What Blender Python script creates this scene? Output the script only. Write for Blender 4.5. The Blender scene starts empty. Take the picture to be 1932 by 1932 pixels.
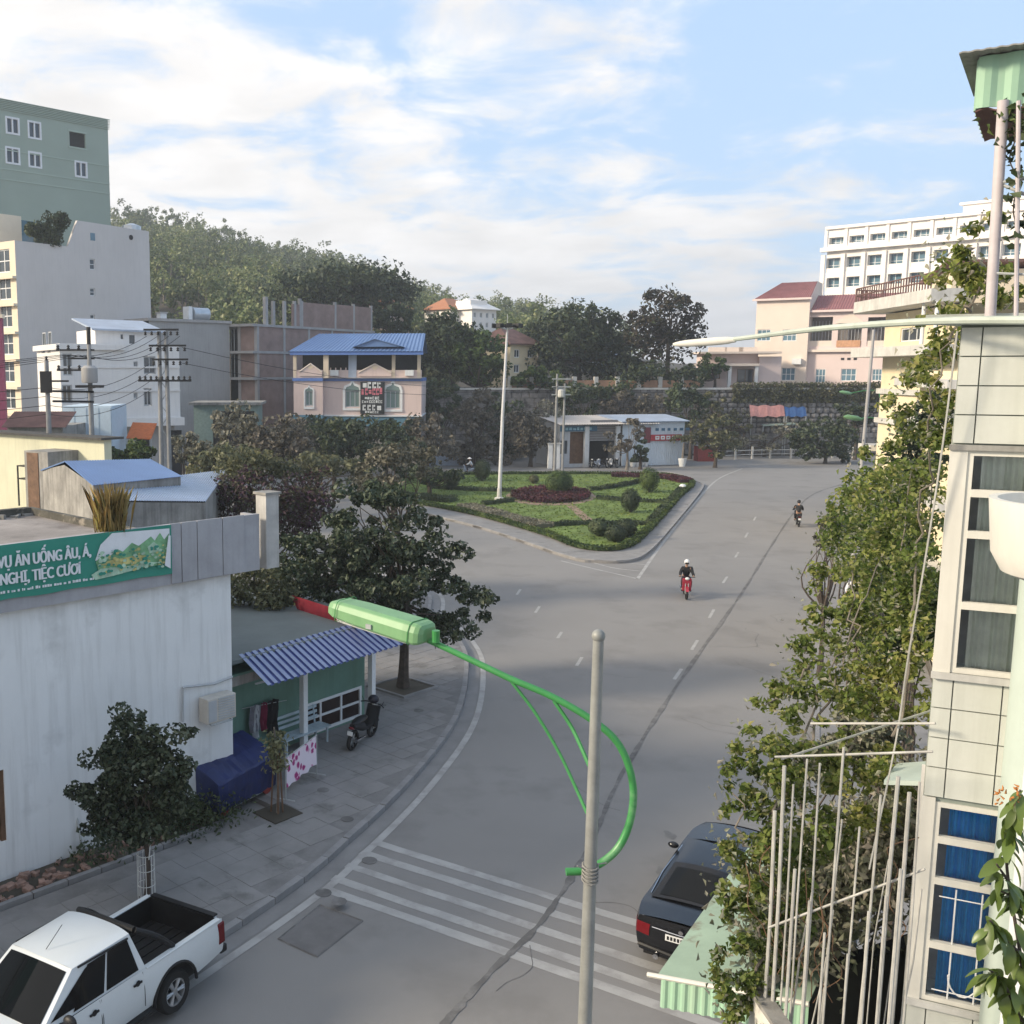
import bpy, bmesh, math, random
import numpy as np
from mathutils import Vector, Matrix
R = math.radians; PI = math.pi
random.seed(7); rng = np.random.default_rng(7)
S = bpy.context.scene; COL = S.collection

# ------------------------------------------------------------------ camera
CX, CY, F, H = 644.0, 966.0, 1932.0, 10.5          # principal point, focal length (1932 px frame), eye height
PITCH = math.atan(266 / 1932)
cd = bpy.data.cameras.new('camera'); cam = bpy.data.objects.new('camera', cd); COL.objects.link(cam)
cam.location = (0, 0, H); cam.rotation_euler = (PI / 2 - PITCH, 0, 0)
cd.sensor_width = 36; cd.lens = 36; cd.shift_x = (966 - CX) / 1932
cd.clip_start = 0.1; cd.clip_end = 3000
S.camera = cam

# ------------------------------------------------------------------ light, sky, exposure
SUN_EL, SUN_AZ = R(24), R(-100)                     # azimuth from +Y towards +X: sun low on the left
sun_dir = Vector((math.sin(SUN_AZ) * math.cos(SUN_EL), math.cos(SUN_AZ) * math.cos(SUN_EL), math.sin(SUN_EL)))
sl = bpy.data.lights.new('sun', 'SUN'); sl.energy = 3.3; sl.angle = R(10); sl.color = (1.0, .86, .66)
so = bpy.data.objects.new('sun', sl); COL.objects.link(so)
so.rotation_euler = sun_dir.to_track_quat('Z', 'Y').to_euler(); so.location = (-60, -20, 60)
W = bpy.data.worlds.new('World'); S.world = W; W.use_nodes = True
wn = W.node_tree.nodes; wl = W.node_tree.links; wn.clear()
def wnode(t, **k):
    n = wn.new(t)
    for a, b in k.items():
        setattr(n, a, b)
    return n
def wmath(op, a, b=None, c=None):
    n = wnode('ShaderNodeMath', operation=op)
    for i, v in enumerate((a, b, c)):
        if v is None: continue
        if isinstance(v, (int, float)): n.inputs[i].default_value = v
        else: wl.new(v, n.inputs[i])
    return n.outputs[0]
wout = wnode('ShaderNodeOutputWorld'); wbg = wnode('ShaderNodeBackground'); wbg.inputs[1].default_value = 0.11
sky = wnode('ShaderNodeTexSky', sky_type='NISHITA', sun_disc=False, sun_elevation=SUN_EL, sun_rotation=SUN_AZ,
            air_density=1.0, dust_density=1.0, ozone_density=2.5, altitude=0)
tc = wnode('ShaderNodeTexCoord'); sp = wnode('ShaderNodeSeparateXYZ'); wl.new(tc.outputs['Generated'], sp.inputs[0])
zz = wmath('MAXIMUM', sp.outputs[2], 0.0)
den = wmath('ADD', zz, 0.16)
cv = wnode('ShaderNodeCombineXYZ')
wl.new(wmath('DIVIDE', sp.outputs[0], den), cv.inputs[0]); wl.new(wmath('DIVIDE', sp.outputs[1], den), cv.inputs[1])
cv.inputs[2].default_value = 3.1
def wnoise(scale, detail, rough, dist, vec):
    n = wnode('ShaderNodeTexNoise'); n.inputs['Scale'].default_value = scale; n.inputs['Detail'].default_value = detail
    n.inputs['Roughness'].default_value = rough; n.inputs['Distortion'].default_value = dist; wl.new(vec, n.inputs['Vector'])
    return n.outputs['Fac']
n1 = wnoise(3.0, 10, .60, .4, cv.outputs[0]); n2 = wnoise(.62, 3, .5, .2, cv.outputs[0])
cov = wmath('ADD', wmath('MULTIPLY', n1, .85), wmath('MULTIPLY', n2, .5))
cov = wmath('ADD', cov, wmath('MULTIPLY', sp.outputs[0], -.30))          # thicker cloud on the sun's side
low = wmath('POWER', wmath('SUBTRACT', 1.0, zz), 9.0)
cov = wmath('ADD', cov, wmath('MULTIPLY', low, .33))                       # and towards the horizon
mr = wnode('ShaderNodeMapRange', interpolation_type='SMOOTHSTEP')
wl.new(cov, mr.inputs[0]); mr.inputs[1].default_value = .565; mr.inputs[2].default_value = .79
fac = mr.outputs[0]
n3 = wnoise(2.6, 6, .55, .2, cv.outputs[0])
shade = wnode('ShaderNodeMapRange'); wl.new(n3, shade.inputs[0]); shade.inputs[1].default_value = .3; shade.inputs[2].default_value = .7
shade.inputs[3].default_value = 4.8; shade.inputs[4].default_value = 6.3
cc = wnode('ShaderNodeMix', data_type='RGBA', blend_type='MULTIPLY'); cc.inputs[0].default_value = 1.0
cc.inputs[6].default_value = (1, .975, .955, 1)
cmb = wnode('ShaderNodeCombineColor')
for i in range(3): wl.new(shade.outputs[0], cmb.inputs[i])
wl.new(cmb.outputs[0], cc.inputs[7])
# pale blue between the clouds: the sky texture lifted by thin high haze
hz = wnode('ShaderNodeMix', data_type='RGBA'); hz.inputs[0].default_value = .70
wl.new(sky.outputs[0], hz.inputs[6]); hz.inputs[7].default_value = (3.1, 4.35, 6.1, 1)
mixc = wnode('ShaderNodeMix', data_type='RGBA'); wl.new(fac, mixc.inputs[0]); wl.new(hz.outputs[2], mixc.inputs[6]); wl.new(cc.outputs[2], mixc.inputs[7])
wl.new(mixc.outputs[2], wbg.inputs[0]); wl.new(wbg.outputs[0], wout.inputs[0])
S.view_settings.view_transform = 'Standard'; S.view_settings.look = 'None'
S.view_settings.exposure = 0.86; S.view_settings.gamma = 1.0; S.view_settings.use_curve_mapping = False
S.render.engine = 'CYCLES'
S.cycles.max_bounces = 6; S.cycles.transparent_max_bounces = 8; S.cycles.use_denoising = True

# ------------------------------------------------------------------ geometry helpers
SP, CP = math.sin(PITCH), math.cos(PITCH)
def ray(x, y):
    u, v = x - CX, y - CY
    return np.array((u, F * CP - v * SP, -(F * SP + v * CP)))
def G(x, y, z=0.0):                                  # point of the level z seen at (x, y)
    d = ray(x, y); return np.array((0, 0, H)) + d * ((z - H) / d[2])
def P(x, y, Y):                                      # point at distance Y seen at (x, y)
    d = ray(x, y); return np.array((0, 0, H)) + d * (Y / d[1])
def rot2(a): c, s = math.cos(a), math.sin(a); return np.array(((c, -s), (s, c)))
class Fr:                                            # a facade's frame: x along it, y into the building, z up
    def __init__(s, o, ang): s.o = np.array(o[:2], float); s.a = ang; s.m = rot2(ang)
    @staticmethod
    def ab(a, b): return Fr(a, math.atan2(b[1] - a[1], b[0] - a[0]))
    def inv(s, p): q = s.m.T @ (np.array(p[:2]) - s.o); return np.array((q[0], q[1], p[2]))
    def fw(s, p): q = s.m @ np.array(p[:2]) + s.o; return np.array((q[0], q[1], p[2]))
    def px(s, x, y, d=0.0):
        r = ray(x, y); c = s.m.T @ (-s.o); q = s.m.T @ r[:2]; t = (d - c[1]) / q[1]
        return c[0] + t * q[0], H + t * r[2]
    def pside(s, x, y, lx=0.0):                      # on the plane local x = lx: gives (local y, z)
        r = ray(x, y); c = s.m.T @ (-s.o); q = s.m.T @ r[:2]; t = (lx - c[0]) / q[0]
        return c[1] + t * q[1], H + t * r[2]
def zf(x0, y0, sc): return lambda x, y: ((x0 + x / sc) / 1.9876, (y0 + y / sc) / 1.9876)

class MB:                                            # collects shapes, then links them as ONE mesh object
    def __init__(s): s.v = []; s.f = []; s.mi = []; s.n = 0
    def add(s, vs, fs, mi=0):
        vs = np.asarray(vs, float).reshape(-1, 3); s.v.append(vs)
        s.f += [tuple(i + s.n for i in f) for f in fs]; s.mi += [mi] * len(fs); s.n += len(vs); return s
    def quad(s, a, b, c, d, mi=0): return s.add([a, b, c, d], [(0, 1, 2, 3)], mi)
    def box(s, x0, x1, y0, y1, z0, z1, mi=0, rz=0, c=None):
        v = np.array([(x, y, z) for z in (z0, z1) for y in (y0, y1) for x in (x0, x1)], float)
        if rz:
            o = np.array(c if c is not None else ((x0 + x1) / 2, (y0 + y1) / 2)); v[:, :2] = (v[:, :2] - o) @ rot2(rz).T + o
        return s.add(v, [(0, 2, 3, 1), (4, 5, 7, 6), (0, 1, 5, 4), (2, 6, 7, 3), (0, 4, 6, 2), (1, 3, 7, 5)], mi)
    def slab(s, pts, t, mi=0):                       # polygon in 3-D, thickened by t downwards
        p = np.asarray(pts, float); n = len(p); q = p - np.array((0, 0, t))
        return s.add(np.vstack((p, q)), [tuple(range(n)), tuple(range(2 * n - 1, n - 1, -1))] + [(i, i + n, (i + 1) % n + n, (i + 1) % n) for i in range(n)], mi)
    def prism(s, poly, z0, z1, mi=0):                # poly anticlockwise seen from above
        n = len(poly); v = [(x, y, z0) for x, y in poly] + [(x, y, z1) for x, y in poly]
        return s.add(v, [tuple(range(n - 1, -1, -1)), tuple(range(n, 2 * n))] + [(i, (i + 1) % n, (i + 1) % n + n, i + n) for i in range(n)], mi)
    def xprism(s, prof, y0, y1, mi=0):               # profile in x-z, anticlockwise seen from -y, pushed along y
        n = len(prof); v = [(x, y0, z) for x, z in prof] + [(x, y1, z) for x, z in prof]
        return s.add(v, [tuple(range(n)), tuple(range(2 * n - 1, n - 1, -1))] + [((i + 1) % n, i, i + n, (i + 1) % n + n) for i in range(n)], mi)
    def tube(s, pts, r, n=8, mi=0, cap=True):
        p = np.asarray(pts, float); m = len(p); rr = np.broadcast_to(np.asarray(r, float), (m,))
        t = np.gradient(p, axis=0); t /= np.linalg.norm(t, axis=1)[:, None] + 1e-12
        up = np.array((0, 0, 1.0)) if abs(t[0][2]) < .9 else np.array((1.0, 0, 0))
        a = np.cross(t[0], up); a /= np.linalg.norm(a); vs = []
        for i in range(m):
            a = a - t[i] * (a @ t[i]); a /= np.linalg.norm(a) + 1e-12; b = np.cross(t[i], a)
            for k in range(n):
                w = 2 * PI * k / n; vs.append(p[i] + rr[i] * (math.cos(w) * a + math.sin(w) * b))
        fs = [(i * n + k, i * n + (k + 1) % n, (i + 1) * n + (k + 1) % n, (i + 1) * n + k) for i in range(m - 1) for k in range(n)]
        if cap: fs += [tuple(range(n - 1, -1, -1)), tuple(range((m - 1) * n, m * n))]
        return s.add(vs, fs, mi)
    def lathe(s, prof, n=16, c=(0, 0, 0), axis='z', mi=0, cap=True):
        vs = []; c = np.array(c, float)
        for r, z in prof:
            for k in range(n):
                w = 2 * PI * k / n; q = (r * math.cos(w), r * math.sin(w), z)
                q = q if axis == 'z' else ((z, q[0], q[1]) if axis == 'x' else (q[1], z, q[0]))
                vs.append(c + np.array(q))
        m = len(prof); fs = [(i * n + k, i * n + (k + 1) % n, (i + 1) * n + (k + 1) % n, (i + 1) * n + k) for i in range(m - 1) for k in range(n)]
        if cap: fs += [tuple(range(n - 1, -1, -1)), tuple(range((m - 1) * n, m * n))]
        return s.add(vs, fs, mi)
    def ball(s, c, r, n=10, m=7, mi=0, bump=0):
        c = np.array(c, float); r = np.broadcast_to(np.asarray(r, float), (3,)); vs = []
        for i in range(m + 1):
            th = PI * i / m
            for k in range(n):
                w = 2 * PI * k / n; q = np.array((math.sin(th) * math.cos(w), math.sin(th) * math.sin(w), math.cos(th)))
                vs.append(c + r * q * (1 + bump * (random.random() - .5)))
        return s.add(vs, [(i * n + k, (i + 1) * n + k, (i + 1) * n + (k + 1) % n, i * n + (k + 1) % n) for i in range(m) for k in range(n)], mi)
    def wall(s, O, ux, nin, w, h, holes=(), depth=.12, mi=0, mir=None):   # a wall with real openings and their reveals
        O = np.array(O, float); ux = np.array(ux, float); nin = np.array(nin, float); uz = np.array((0, 0, 1.0))
        pt = lambda a, b, d=0: O + ux * a + uz * b + nin * d
        xs = sorted({0, w} | {min(max(q, 0), w) for k in holes for q in k[:2]}); zs = sorted({0, h} | {min(max(q, 0), h) for k in holes for q in k[2:4]})
        for i in range(len(xs) - 1):
            for j in range(len(zs) - 1):
                a, b, c, d = xs[i], xs[i + 1], zs[j], zs[j + 1]; mx, mz = (a + b) / 2, (c + d) / 2
                if b - a < 1e-6 or d - c < 1e-6 or any(k[0] < mx < k[1] and k[2] < mz < k[3] for k in holes): continue
                s.quad(pt(a, c), pt(b, c), pt(b, d), pt(a, d), mi)
        mir = mi if mir is None else mir
        for k in holes:
            a, b, c, d = k[:4]
            s.quad(pt(a, c), pt(a, c, depth), pt(b, c, depth), pt(b, c), mir); s.quad(pt(a, d), pt(b, d), pt(b, d, depth), pt(a, d, depth), mir)
            s.quad(pt(a, c), pt(a, d), pt(a, d, depth), pt(a, c, depth), mir); s.quad(pt(b, c), pt(b, c, depth), pt(b, d, depth), pt(b, d), mir)
        return s
    def mesh(s, name, mats, smooth=False):
        me = bpy.data.meshes.new(name)
        if s.n: me.from_pydata(np.vstack(s.v).tolist(), [], s.f)
        for m in (mats if isinstance(mats, (list, tuple)) else [mats]): me.materials.append(m)
        if any(s.mi): me.polygons.foreach_set('material_index', s.mi)
        if smooth:
            me.polygons.foreach_set('use_smooth', [True] * len(me.polygons)); me.set_sharp_from_angle(angle=R(38))
        me.update(); return me
    def build(s, name, mats, parent=None, smooth=False, loc=None, rz=0, bevel=0, **pr):
        return link(name, s.mesh(name, mats, smooth), parent, loc, rz, bevel, **pr)
def link(name, me, parent=None, loc=None, rz=0, bevel=0, **pr):
    o = bpy.data.objects.new(name, me); COL.objects.link(o)
    if parent is not None: o.parent = parent
    if loc is not None: o.location = [float(q) for q in loc]
    if rz: o.rotation_euler = (0, 0, rz)
    if bevel:
        b = o.modifiers.new('bevel', 'BEVEL'); b.width = bevel; b.segments = 2; b.limit_method = 'ANGLE'; b.angle_limit = R(40)
    for k, v in pr.items(): o[k] = v
    return o
def thing(name, label, cat, loc=(0, 0, 0), rz=0, group=None):
    o = bpy.data.objects.new(name, None); COL.objects.link(o); o.empty_display_size = .3
    o.location = [float(q) for q in loc]; o.rotation_euler = (0, 0, rz); o['label'] = label; o['category'] = cat
    if group: o['group'] = group
    return o
def frthing(name, label, cat, fr, group=None): return thing(name, label, cat, (fr.o[0], fr.o[1], 0), fr.a, group)
def copy_tree(o, parent=None, **pr):
    c = o.copy(); COL.objects.link(c); c.parent = parent
    for k, v in pr.items(): c[k] = v
    for ch in [q for q in o.children]: copy_tree(ch, c)
    return c
def spline(pts, n=8):                                # Catmull-Rom through the points
    p = np.asarray(pts, float); p = np.vstack((2 * p[0] - p[1], p, 2 * p[-1] - p[-2])); out = []
    for i in range(1, len(p) - 2):
        for t in np.linspace(0, 1, n, endpoint=False):
            a, b, c, d = p[i - 1:i + 3]
            out.append(.5 * (2 * b + (c - a) * t + (2 * a - 5 * b + 4 * c - d) * t * t + (3 * b - a - 3 * c + d) * t ** 3))
    out.append(p[-2]); return np.array(out)
def offset2(pl, d):                                  # shift a polyline to its left by d
    p = np.asarray(pl)[:, :2]; t = np.gradient(p, axis=0); t /= np.linalg.norm(t, axis=1)[:, None]
    return p + d * np.stack((-t[:, 1], t[:, 0]), 1)
def strip(mb, a, b, z, mi=0):
    for i in range(len(a) - 1): mb.quad((*a[i][:2], z), (*b[i][:2], z), (*b[i + 1][:2], z), (*a[i + 1][:2], z), mi)

# ------------------------------------------------------------------ materials
def nt(m): m.use_nodes = True; return m.node_tree.nodes, m.node_tree.links, m.node_tree.nodes['Principled BSDF']
def col(c): return (c[0], c[1], c[2], 1)
MATS = {}
def M(name, c, rough=.75, var=.18, scale=4.0, fine=40.0, bump=.0, metal=0, spec=.35, streak=0.0, scol=None, rust=None, coat=0, world=False):
    """plain surface: two noises vary the colour, optional vertical weather streaks, optional blotches of a second colour"""
    if name in MATS: return MATS[name]
    m = bpy.data.materials.new(name); N, L, b = nt(m); MATS[name] = m
    b.inputs['Roughness'].default_value = rough; b.inputs['Metallic'].default_value = metal
    b.inputs['Specular IOR Level'].default_value = spec; b.inputs['Coat Weight'].default_value = coat
    t = N.new('ShaderNodeNewGeometry' if world else 'ShaderNodeTexCoord'); src = t.outputs['Position' if world else 'Object']
    def noise(sc, det=5, vec=src):
        n = N.new('ShaderNodeTexNoise'); n.inputs['Scale'].default_value = sc; n.inputs['Detail'].default_value = det
        n.inputs['Roughness'].default_value = .62; L.new(vec, n.inputs['Vector']); return n.outputs['Fac']
    def ramp(f, lo, hi, a=.25, z=.75):
        r = N.new('ShaderNodeMapRange'); L.new(f, r.inputs[0]); r.inputs[1].default_value = a; r.inputs[2].default_value = z
        r.inputs[3].default_value = lo; r.inputs[4].default_value = hi; return r.outputs[0]
    def mix(f, a, c2, bt='MIX'):
        x = N.new('ShaderNodeMix'); x.data_type = 'RGBA'; x.blend_type = bt
        if isinstance(f, float): x.inputs[0].default_value = f
        else: L.new(f, x.inputs[0])
        for i, q in ((6, a), (7, c2)):
            if isinstance(q, tuple): x.inputs[i].default_value = col(q)
            else: L.new(q, x.inputs[i])
        return x.outputs[2]
    dark = tuple(q * (1 - var * 1.6) for q in c); light = tuple(min(q * (1 + var), 1) for q in c)
    cur = mix(ramp(noise(scale), 0., 1.), dark, light)
    g = N.new('ShaderNodeMath'); g.operation = 'MULTIPLY_ADD'; L.new(noise(fine, 3), g.inputs[0]); g.inputs[1].default_value = var * .9; g.inputs[2].default_value = 1 - var * .45
    cb = N.new('ShaderNodeCombineColor')
    for i in range(3): L.new(g.outputs[0], cb.inputs[i])
    cur = mix(1.0, cur, cb.outputs[0], 'MULTIPLY')
    if streak:
        mp = N.new('ShaderNodeMapping'); mp.inputs['Scale'].default_value = (5, 5, .35); L.new(src, mp.inputs['Vector'])
        f = ramp(noise(1.0, 6, mp.outputs[0]), 0., streak, .48, .74); cur = mix(f, cur, scol or tuple(q * .35 for q in c))
    if rust:
        rc, amt, rs = rust; cur = mix(ramp(noise(rs, 7), 0., 1., .62 - amt, .70 - amt * .6), cur, rc)
    L.new(cur, b.inputs['Base Color'])
    if bump:
        bp = N.new('ShaderNodeBump'); bp.inputs['Strength'].default_value = bump; bp.inputs['Distance'].default_value = .02
        L.new(noise(fine, 6), bp.inputs['Height']); L.new(bp.outputs[0], b.inputs['Normal'])
    return m
def leafmat(name, cols, trans=.3, rough=.5, spec=.3, patch=.55, pamt=.35):
    m = bpy.data.materials.new(name); N, L, b = nt(m); MATS[name] = m
    g = N.new('ShaderNodeNewGeometry'); r = N.new('ShaderNodeValToRGB'); L.new(g.outputs['Random Per Island'], r.inputs[0])
    el = r.color_ramp.elements
    while len(el) < len(cols): el.new(.5)
    for i, c in enumerate(cols): el[i].position = i / (len(cols) - 1); el[i].color = col(c)
    oi = N.new('ShaderNodeObjectInfo'); hsv = N.new('ShaderNodeHueSaturation'); mm = N.new('ShaderNodeMapRange')
    L.new(oi.outputs['Random'], mm.inputs[0]); mm.inputs[3].default_value = .8; mm.inputs[4].default_value = 1.2
    pn = N.new('ShaderNodeTexNoise'); pn.inputs['Scale'].default_value = patch; pn.inputs['Detail'].default_value = 2; L.new(g.outputs['Position'], pn.inputs['Vector'])
    pm = N.new('ShaderNodeMapRange'); L.new(pn.outputs['Fac'], pm.inputs[0]); pm.inputs[1].default_value = .35; pm.inputs[2].default_value = .65; pm.inputs[3].default_value = 1 - pamt; pm.inputs[4].default_value = 1 + pamt
    pv = N.new('ShaderNodeMath'); pv.operation = 'MULTIPLY'; L.new(mm.outputs[0], pv.inputs[0]); L.new(pm.outputs[0], pv.inputs[1]); mm = pv
    ph = N.new('ShaderNodeMapRange'); L.new(pn.outputs['Fac'], ph.inputs[0]); ph.inputs[1].default_value = .3; ph.inputs[2].default_value = .7; ph.inputs[3].default_value = .52; ph.inputs[4].default_value = .475; L.new(ph.outputs[0], hsv.inputs['Hue'])
    L.new(r.outputs[0], hsv.inputs['Color']); L.new(mm.outputs[0], hsv.inputs['Value'])
    L.new(hsv.outputs[0], b.inputs['Base Color']); b.inputs['Roughness'].default_value = rough; b.inputs['Specular IOR Level'].default_value = spec
    tr = N.new('ShaderNodeBsdfTranslucent'); L.new(hsv.outputs[0], tr.inputs[0]); ms = N.new('ShaderNodeMixShader'); ms.inputs[0].default_value = trans
    L.new(b.outputs[0], ms.inputs[1]); L.new(tr.outputs[0], ms.inputs[2]); L.new(ms.outputs[0], N['Material Output'].inputs[0])
    return m
def glassmat(name, c, rough=.06, spec=.6):
    return M(name, c, rough=rough, var=.12, scale=.8, spec=spec)

# ------------------------------------------------------------------ leaves and trees
def leaf_arrays(cen, size, nrm=None, aspect=.55, up=.35, seed=0, fold=.18):
    """one folded leaf of six corners (two quads) at each centre"""
    g = np.random.default_rng(seed); n = len(cen); d = g.normal(size=(n, 3))
    if nrm is not None: d = d * .75 + nrm * 1.0
    d[:, 2] += up; d /= np.linalg.norm(d, axis=1)[:, None]
    a = np.cross(d, g.normal(size=(n, 3))); a /= np.linalg.norm(a, axis=1)[:, None]; b = np.cross(d, a)
    L = (size * g.uniform(.6, 1.35, n))[:, None]; w = L * aspect * .5
    base = cen - a * L * .5; tip = cen + a * L * .5 - d * L * .12
    l1 = cen - a * L * .16 + b * w + d * L * fold; l2 = cen - a * L * .16 - b * w + d * L * fold
    return np.stack((base, l1, tip, l2), 1).reshape(-1, 3)
def leaf_mesh(name, V, mat):
    n = len(V) // 4; me = bpy.data.meshes.new(name); me.vertices.add(len(V)); me.vertices.foreach_set('co', V.astype(np.float32).ravel())
    T = np.arange(n)[:, None] * 4; idx = np.concatenate((T + np.array((0, 1, 2)), T + np.array((0, 2, 3))), 1).astype(np.int32).ravel()
    me.loops.add(len(idx)); me.loops.foreach_set('vertex_index', idx)
    me.polygons.add(2 * n); me.polygons.foreach_set('loop_start', np.arange(0, 6 * n, 3, dtype=np.int32))
    me.materials.append(mat); me.update(calc_edges=True); return me
def crown_points(ells, nclump, nleaf, cr, seed, hollow=.55, low=-1.0):
    """clumps spread in a set of ellipsoids (cx,cy,cz,rx,ry,rz); leaves on the clumps' shells"""
    g = np.random.default_rng(seed); E = np.array(ells, float); vol = E[:, 3] * E[:, 4] * E[:, 5]; vol = vol / vol.sum()
    k = g.choice(len(E), nclump, p=vol); q = g.normal(size=(nclump, 3)); q /= np.linalg.norm(q, axis=1)[:, None]
    rad = g.uniform(hollow ** 3, 1, nclump) ** (1 / 3); C = E[k, :3] + q * rad[:, None] * E[k, 3:]
    j = g.integers(0, nclump, nleaf); u = g.normal(size=(nleaf, 3)); u /= np.linalg.norm(u, axis=1)[:, None]
    u[:, 2] = np.where(u[:, 2] < low, -u[:, 2], u[:, 2])
    rr = cr * g.uniform(.45, 1.45, nclump)[j] * g.uniform(.35, 1.0, nleaf) ** .5
    return C[j] + u * rr[:, None] * np.array((1, 1, .7)), u, C
def tree(name, label, base, ells, nclump, nleaf, cr, leaf, lmat, bark, trunk_r, trunk_top, group=None, seed=1, cat='tree', nlimb=14, aspect=.55, hollow=.5, lean=(0, 0), up=.35, cname='crown', ghost=0):
    t = thing(name, label, cat, base, 0, group)
    c, u, C = crown_points(ells, nclump, nleaf, cr, seed, hollow)
    V = leaf_arrays(c, leaf, u, aspect, up, seed + 1)
    o = link(cname, leaf_mesh(cname, V, lmat), t); o['kind'] = 'stuff'
    mb = MB(); g = np.random.default_rng(seed + 5); lean = np.array((*lean, 0.0))
    top = np.array((0, 0, trunk_top)) + lean
    tp = spline([(0, 0, -.1), np.array((.04, .02, trunk_top * .5)) + lean * .4, top], 5)
    mb.tube(tp, np.linspace(trunk_r, trunk_r * .7, len(tp)) * (1 + .5 * np.exp(-np.linspace(0, 9, len(tp)))), 8)
    for i in g.choice(len(C), min(nlimb, len(C)), replace=False):
        e = top + (C[i] - top) * .86; m = (top * .55 + e * .45) + g.normal(size=3) * .12 * np.linalg.norm(e - top); m[2] = max(m[2], trunk_top * .8)
        pl = spline([top * .97, m, e], 4); mb.tube(pl, np.linspace(trunk_r * .42, trunk_r * .06, len(pl)), 5)
    mb.build('trunk', bark, t, smooth=True)
    return t

# ------------------------------------------------------------------ windows
WCACHE = {}
def win(parent, x, y, z, w, h, fm, gm, nx=2, nz=1, fw=.07, rz=0, d=.07, name='window', mw=None, pd=.05):
    """a window set into its opening: frame with mullions, one pane child behind them; (x, y, z) is its middle"""
    key = (round(w, 2), round(h, 2), nx, nz, fw, d, fm.name, gm.name)
    if key not in WCACHE:
        mb = MB(); a, b = w / 2, h / 2; mw_ = mw or fw * .8
        mb.box(-a, a, 0, d, b - fw, b).box(-a, a, 0, d, -b, -b + fw).box(-a, -a + fw, 0, d, -b + fw, b - fw).box(a - fw, a, 0, d, -b + fw, b - fw)
        for i in range(1, nx): q = -a + w * i / nx; mb.box(q - mw_ / 2, q + mw_ / 2, .012, d - .01, -b + fw, b - fw)
        for i in range(1, nz): q = -b + h * i / nz; mb.box(-a + fw, a - fw, .016, d - .014, q - mw_ / 2, q + mw_ / 2)
        g = MB(); g.quad((-a + fw, pd, -b + fw), (a - fw, pd, -b + fw), (a - fw, pd, b - fw), (-a + fw, pd, b - fw))
        WCACHE[key] = (mb.mesh('window', fm), g.mesh('pane', gm))
    o = link(name, WCACHE[key][0], parent, (x, y, z), rz); link('pane', WCACHE[key][1], o); return o
def text_mesh(body, size, bold=0.0, depth=.01, squeeze=1.0):
    cu = bpy.data.curves.new('lettering', 'FONT'); cu.body = body; cu.size = size; cu.offset = bold; cu.extrude = depth; cu.align_x = 'CENTER'; cu.align_y = 'CENTER'
    cu.resolution_u = 3
    o = bpy.data.objects.new('lettering', cu); COL.objects.link(o); dg = bpy.context.evaluated_depsgraph_get()
    me = bpy.data.meshes.new_from_object(o.evaluated_get(dg)); bpy.data.objects.remove(o); bpy.data.curves.remove(cu)
    me.transform(Matrix.Diagonal((squeeze, 1, 1, 1))); me.transform(Matrix.Rotation(PI / 2, 4, 'X')); me.name = 'lettering'; return me
def lettering(body, size, mat, parent, loc, rz=0, bold=.0, width=None, depth=.006):
    me = text_mesh(body, size, bold, depth)
    if width:
        xs = [v.co.x for v in me.vertices]; k = width / (max(xs) - min(xs)); me.transform(Matrix.Diagonal((k, 1, 1, 1)))
    me.materials.clear(); me.materials.append(mat); return link('lettering', me, parent, loc, rz)

# ------------------------------------------------------------------ palette
m_asphalt = M('asphalt', (.23, .221, .213), .85, .06, .22, 70, .35, rust=((.195, .187, .18), .10, .35), world=True)
m_seam = M('asphalt_seam', (.135, .13, .126), .9, .2, 1.2, 30, .4, rust=((.19, .183, .178), .15, 2.2), world=True)
m_patch = M('asphalt_patch', (.165, .158, .155), .9, .15, 2, 50, .3)
m_paint = M('worn_road_paint', (.38, .372, .36), .75, .10, 2, 40, .1, rust=((.29, .28, .27), .15, 1.6), world=True)
m_slab = M('paving_slab', (.235, .227, .222), .85, .13, 1.1, 40, .25, rust=((.15, .145, .14), .05, .9), world=True)
m_grout = M('paving_joint', (.085, .082, .08), .95, .2)
m_kerb = M('kerb_concrete', (.25, .245, .245), .8, .18, 1.5, 30, .2)
m_gutter = M('gutter_concrete', (.215, .21, .208), .8, .15, .8, 40, .1, world=True)
m_earth = M('dry_earth', (.13, .105, .08), .95, .35, 1.1, 12, .5, world=True)
m_bank = M('bank_earth', (.09, .078, .06), .95, .4, .25, 3, .5, world=True)
m_grass = M('lawn_grass', (.125, .18, .04), .9, .3, .6, 25, .5, world=True)
m_white = M('white_paint', (.72, .73, .73), .6, .08, 2, 20, 0, streak=.15)
m_bark = M('bark', (.085, .068, .055), .95, .35, 6, 30, .6)
m_barkpale = M('pale_bark', (.19, .165, .14), .9, .3, 6, 30, .5)
m_black = M('black_plastic', (.012, .012, .013), .5, .2)
m_steel = M('galvanised_steel', (.42, .44, .44), .45, .15, 6, 60, 0, metal=.3, streak=.3, scol=(.2, .2, .19))
lf_dark = leafmat('leaf_dark', [(.026, .042, .02), (.045, .068, .03), (.085, .11, .055)], .22)
lf_mid = leafmat('leaf_mid', [(.035, .065, .018), (.065, .11, .028), (.12, .165, .05)], .28)
lf_street = leafmat('leaf_street', [(.018, .032, .016), (.03, .048, .024), (.055, .075, .04), (.13, .15, .10)], .18, pamt=.25)
lf_olive = leafmat('leaf_olive', [(.07, .08, .04), (.12, .13, .065), (.20, .20, .11)], .3)
lf_grey = leafmat('leaf_greygreen', [(.10, .10, .07), (.17, .165, .12), (.30, .285, .22)], .25)
lf_sun = leafmat('leaf_yellowgreen', [(.075, .12, .022), (.155, .21, .042), (.26, .31, .085), (.36, .35, .13)], .48, pamt=.2)
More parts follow.
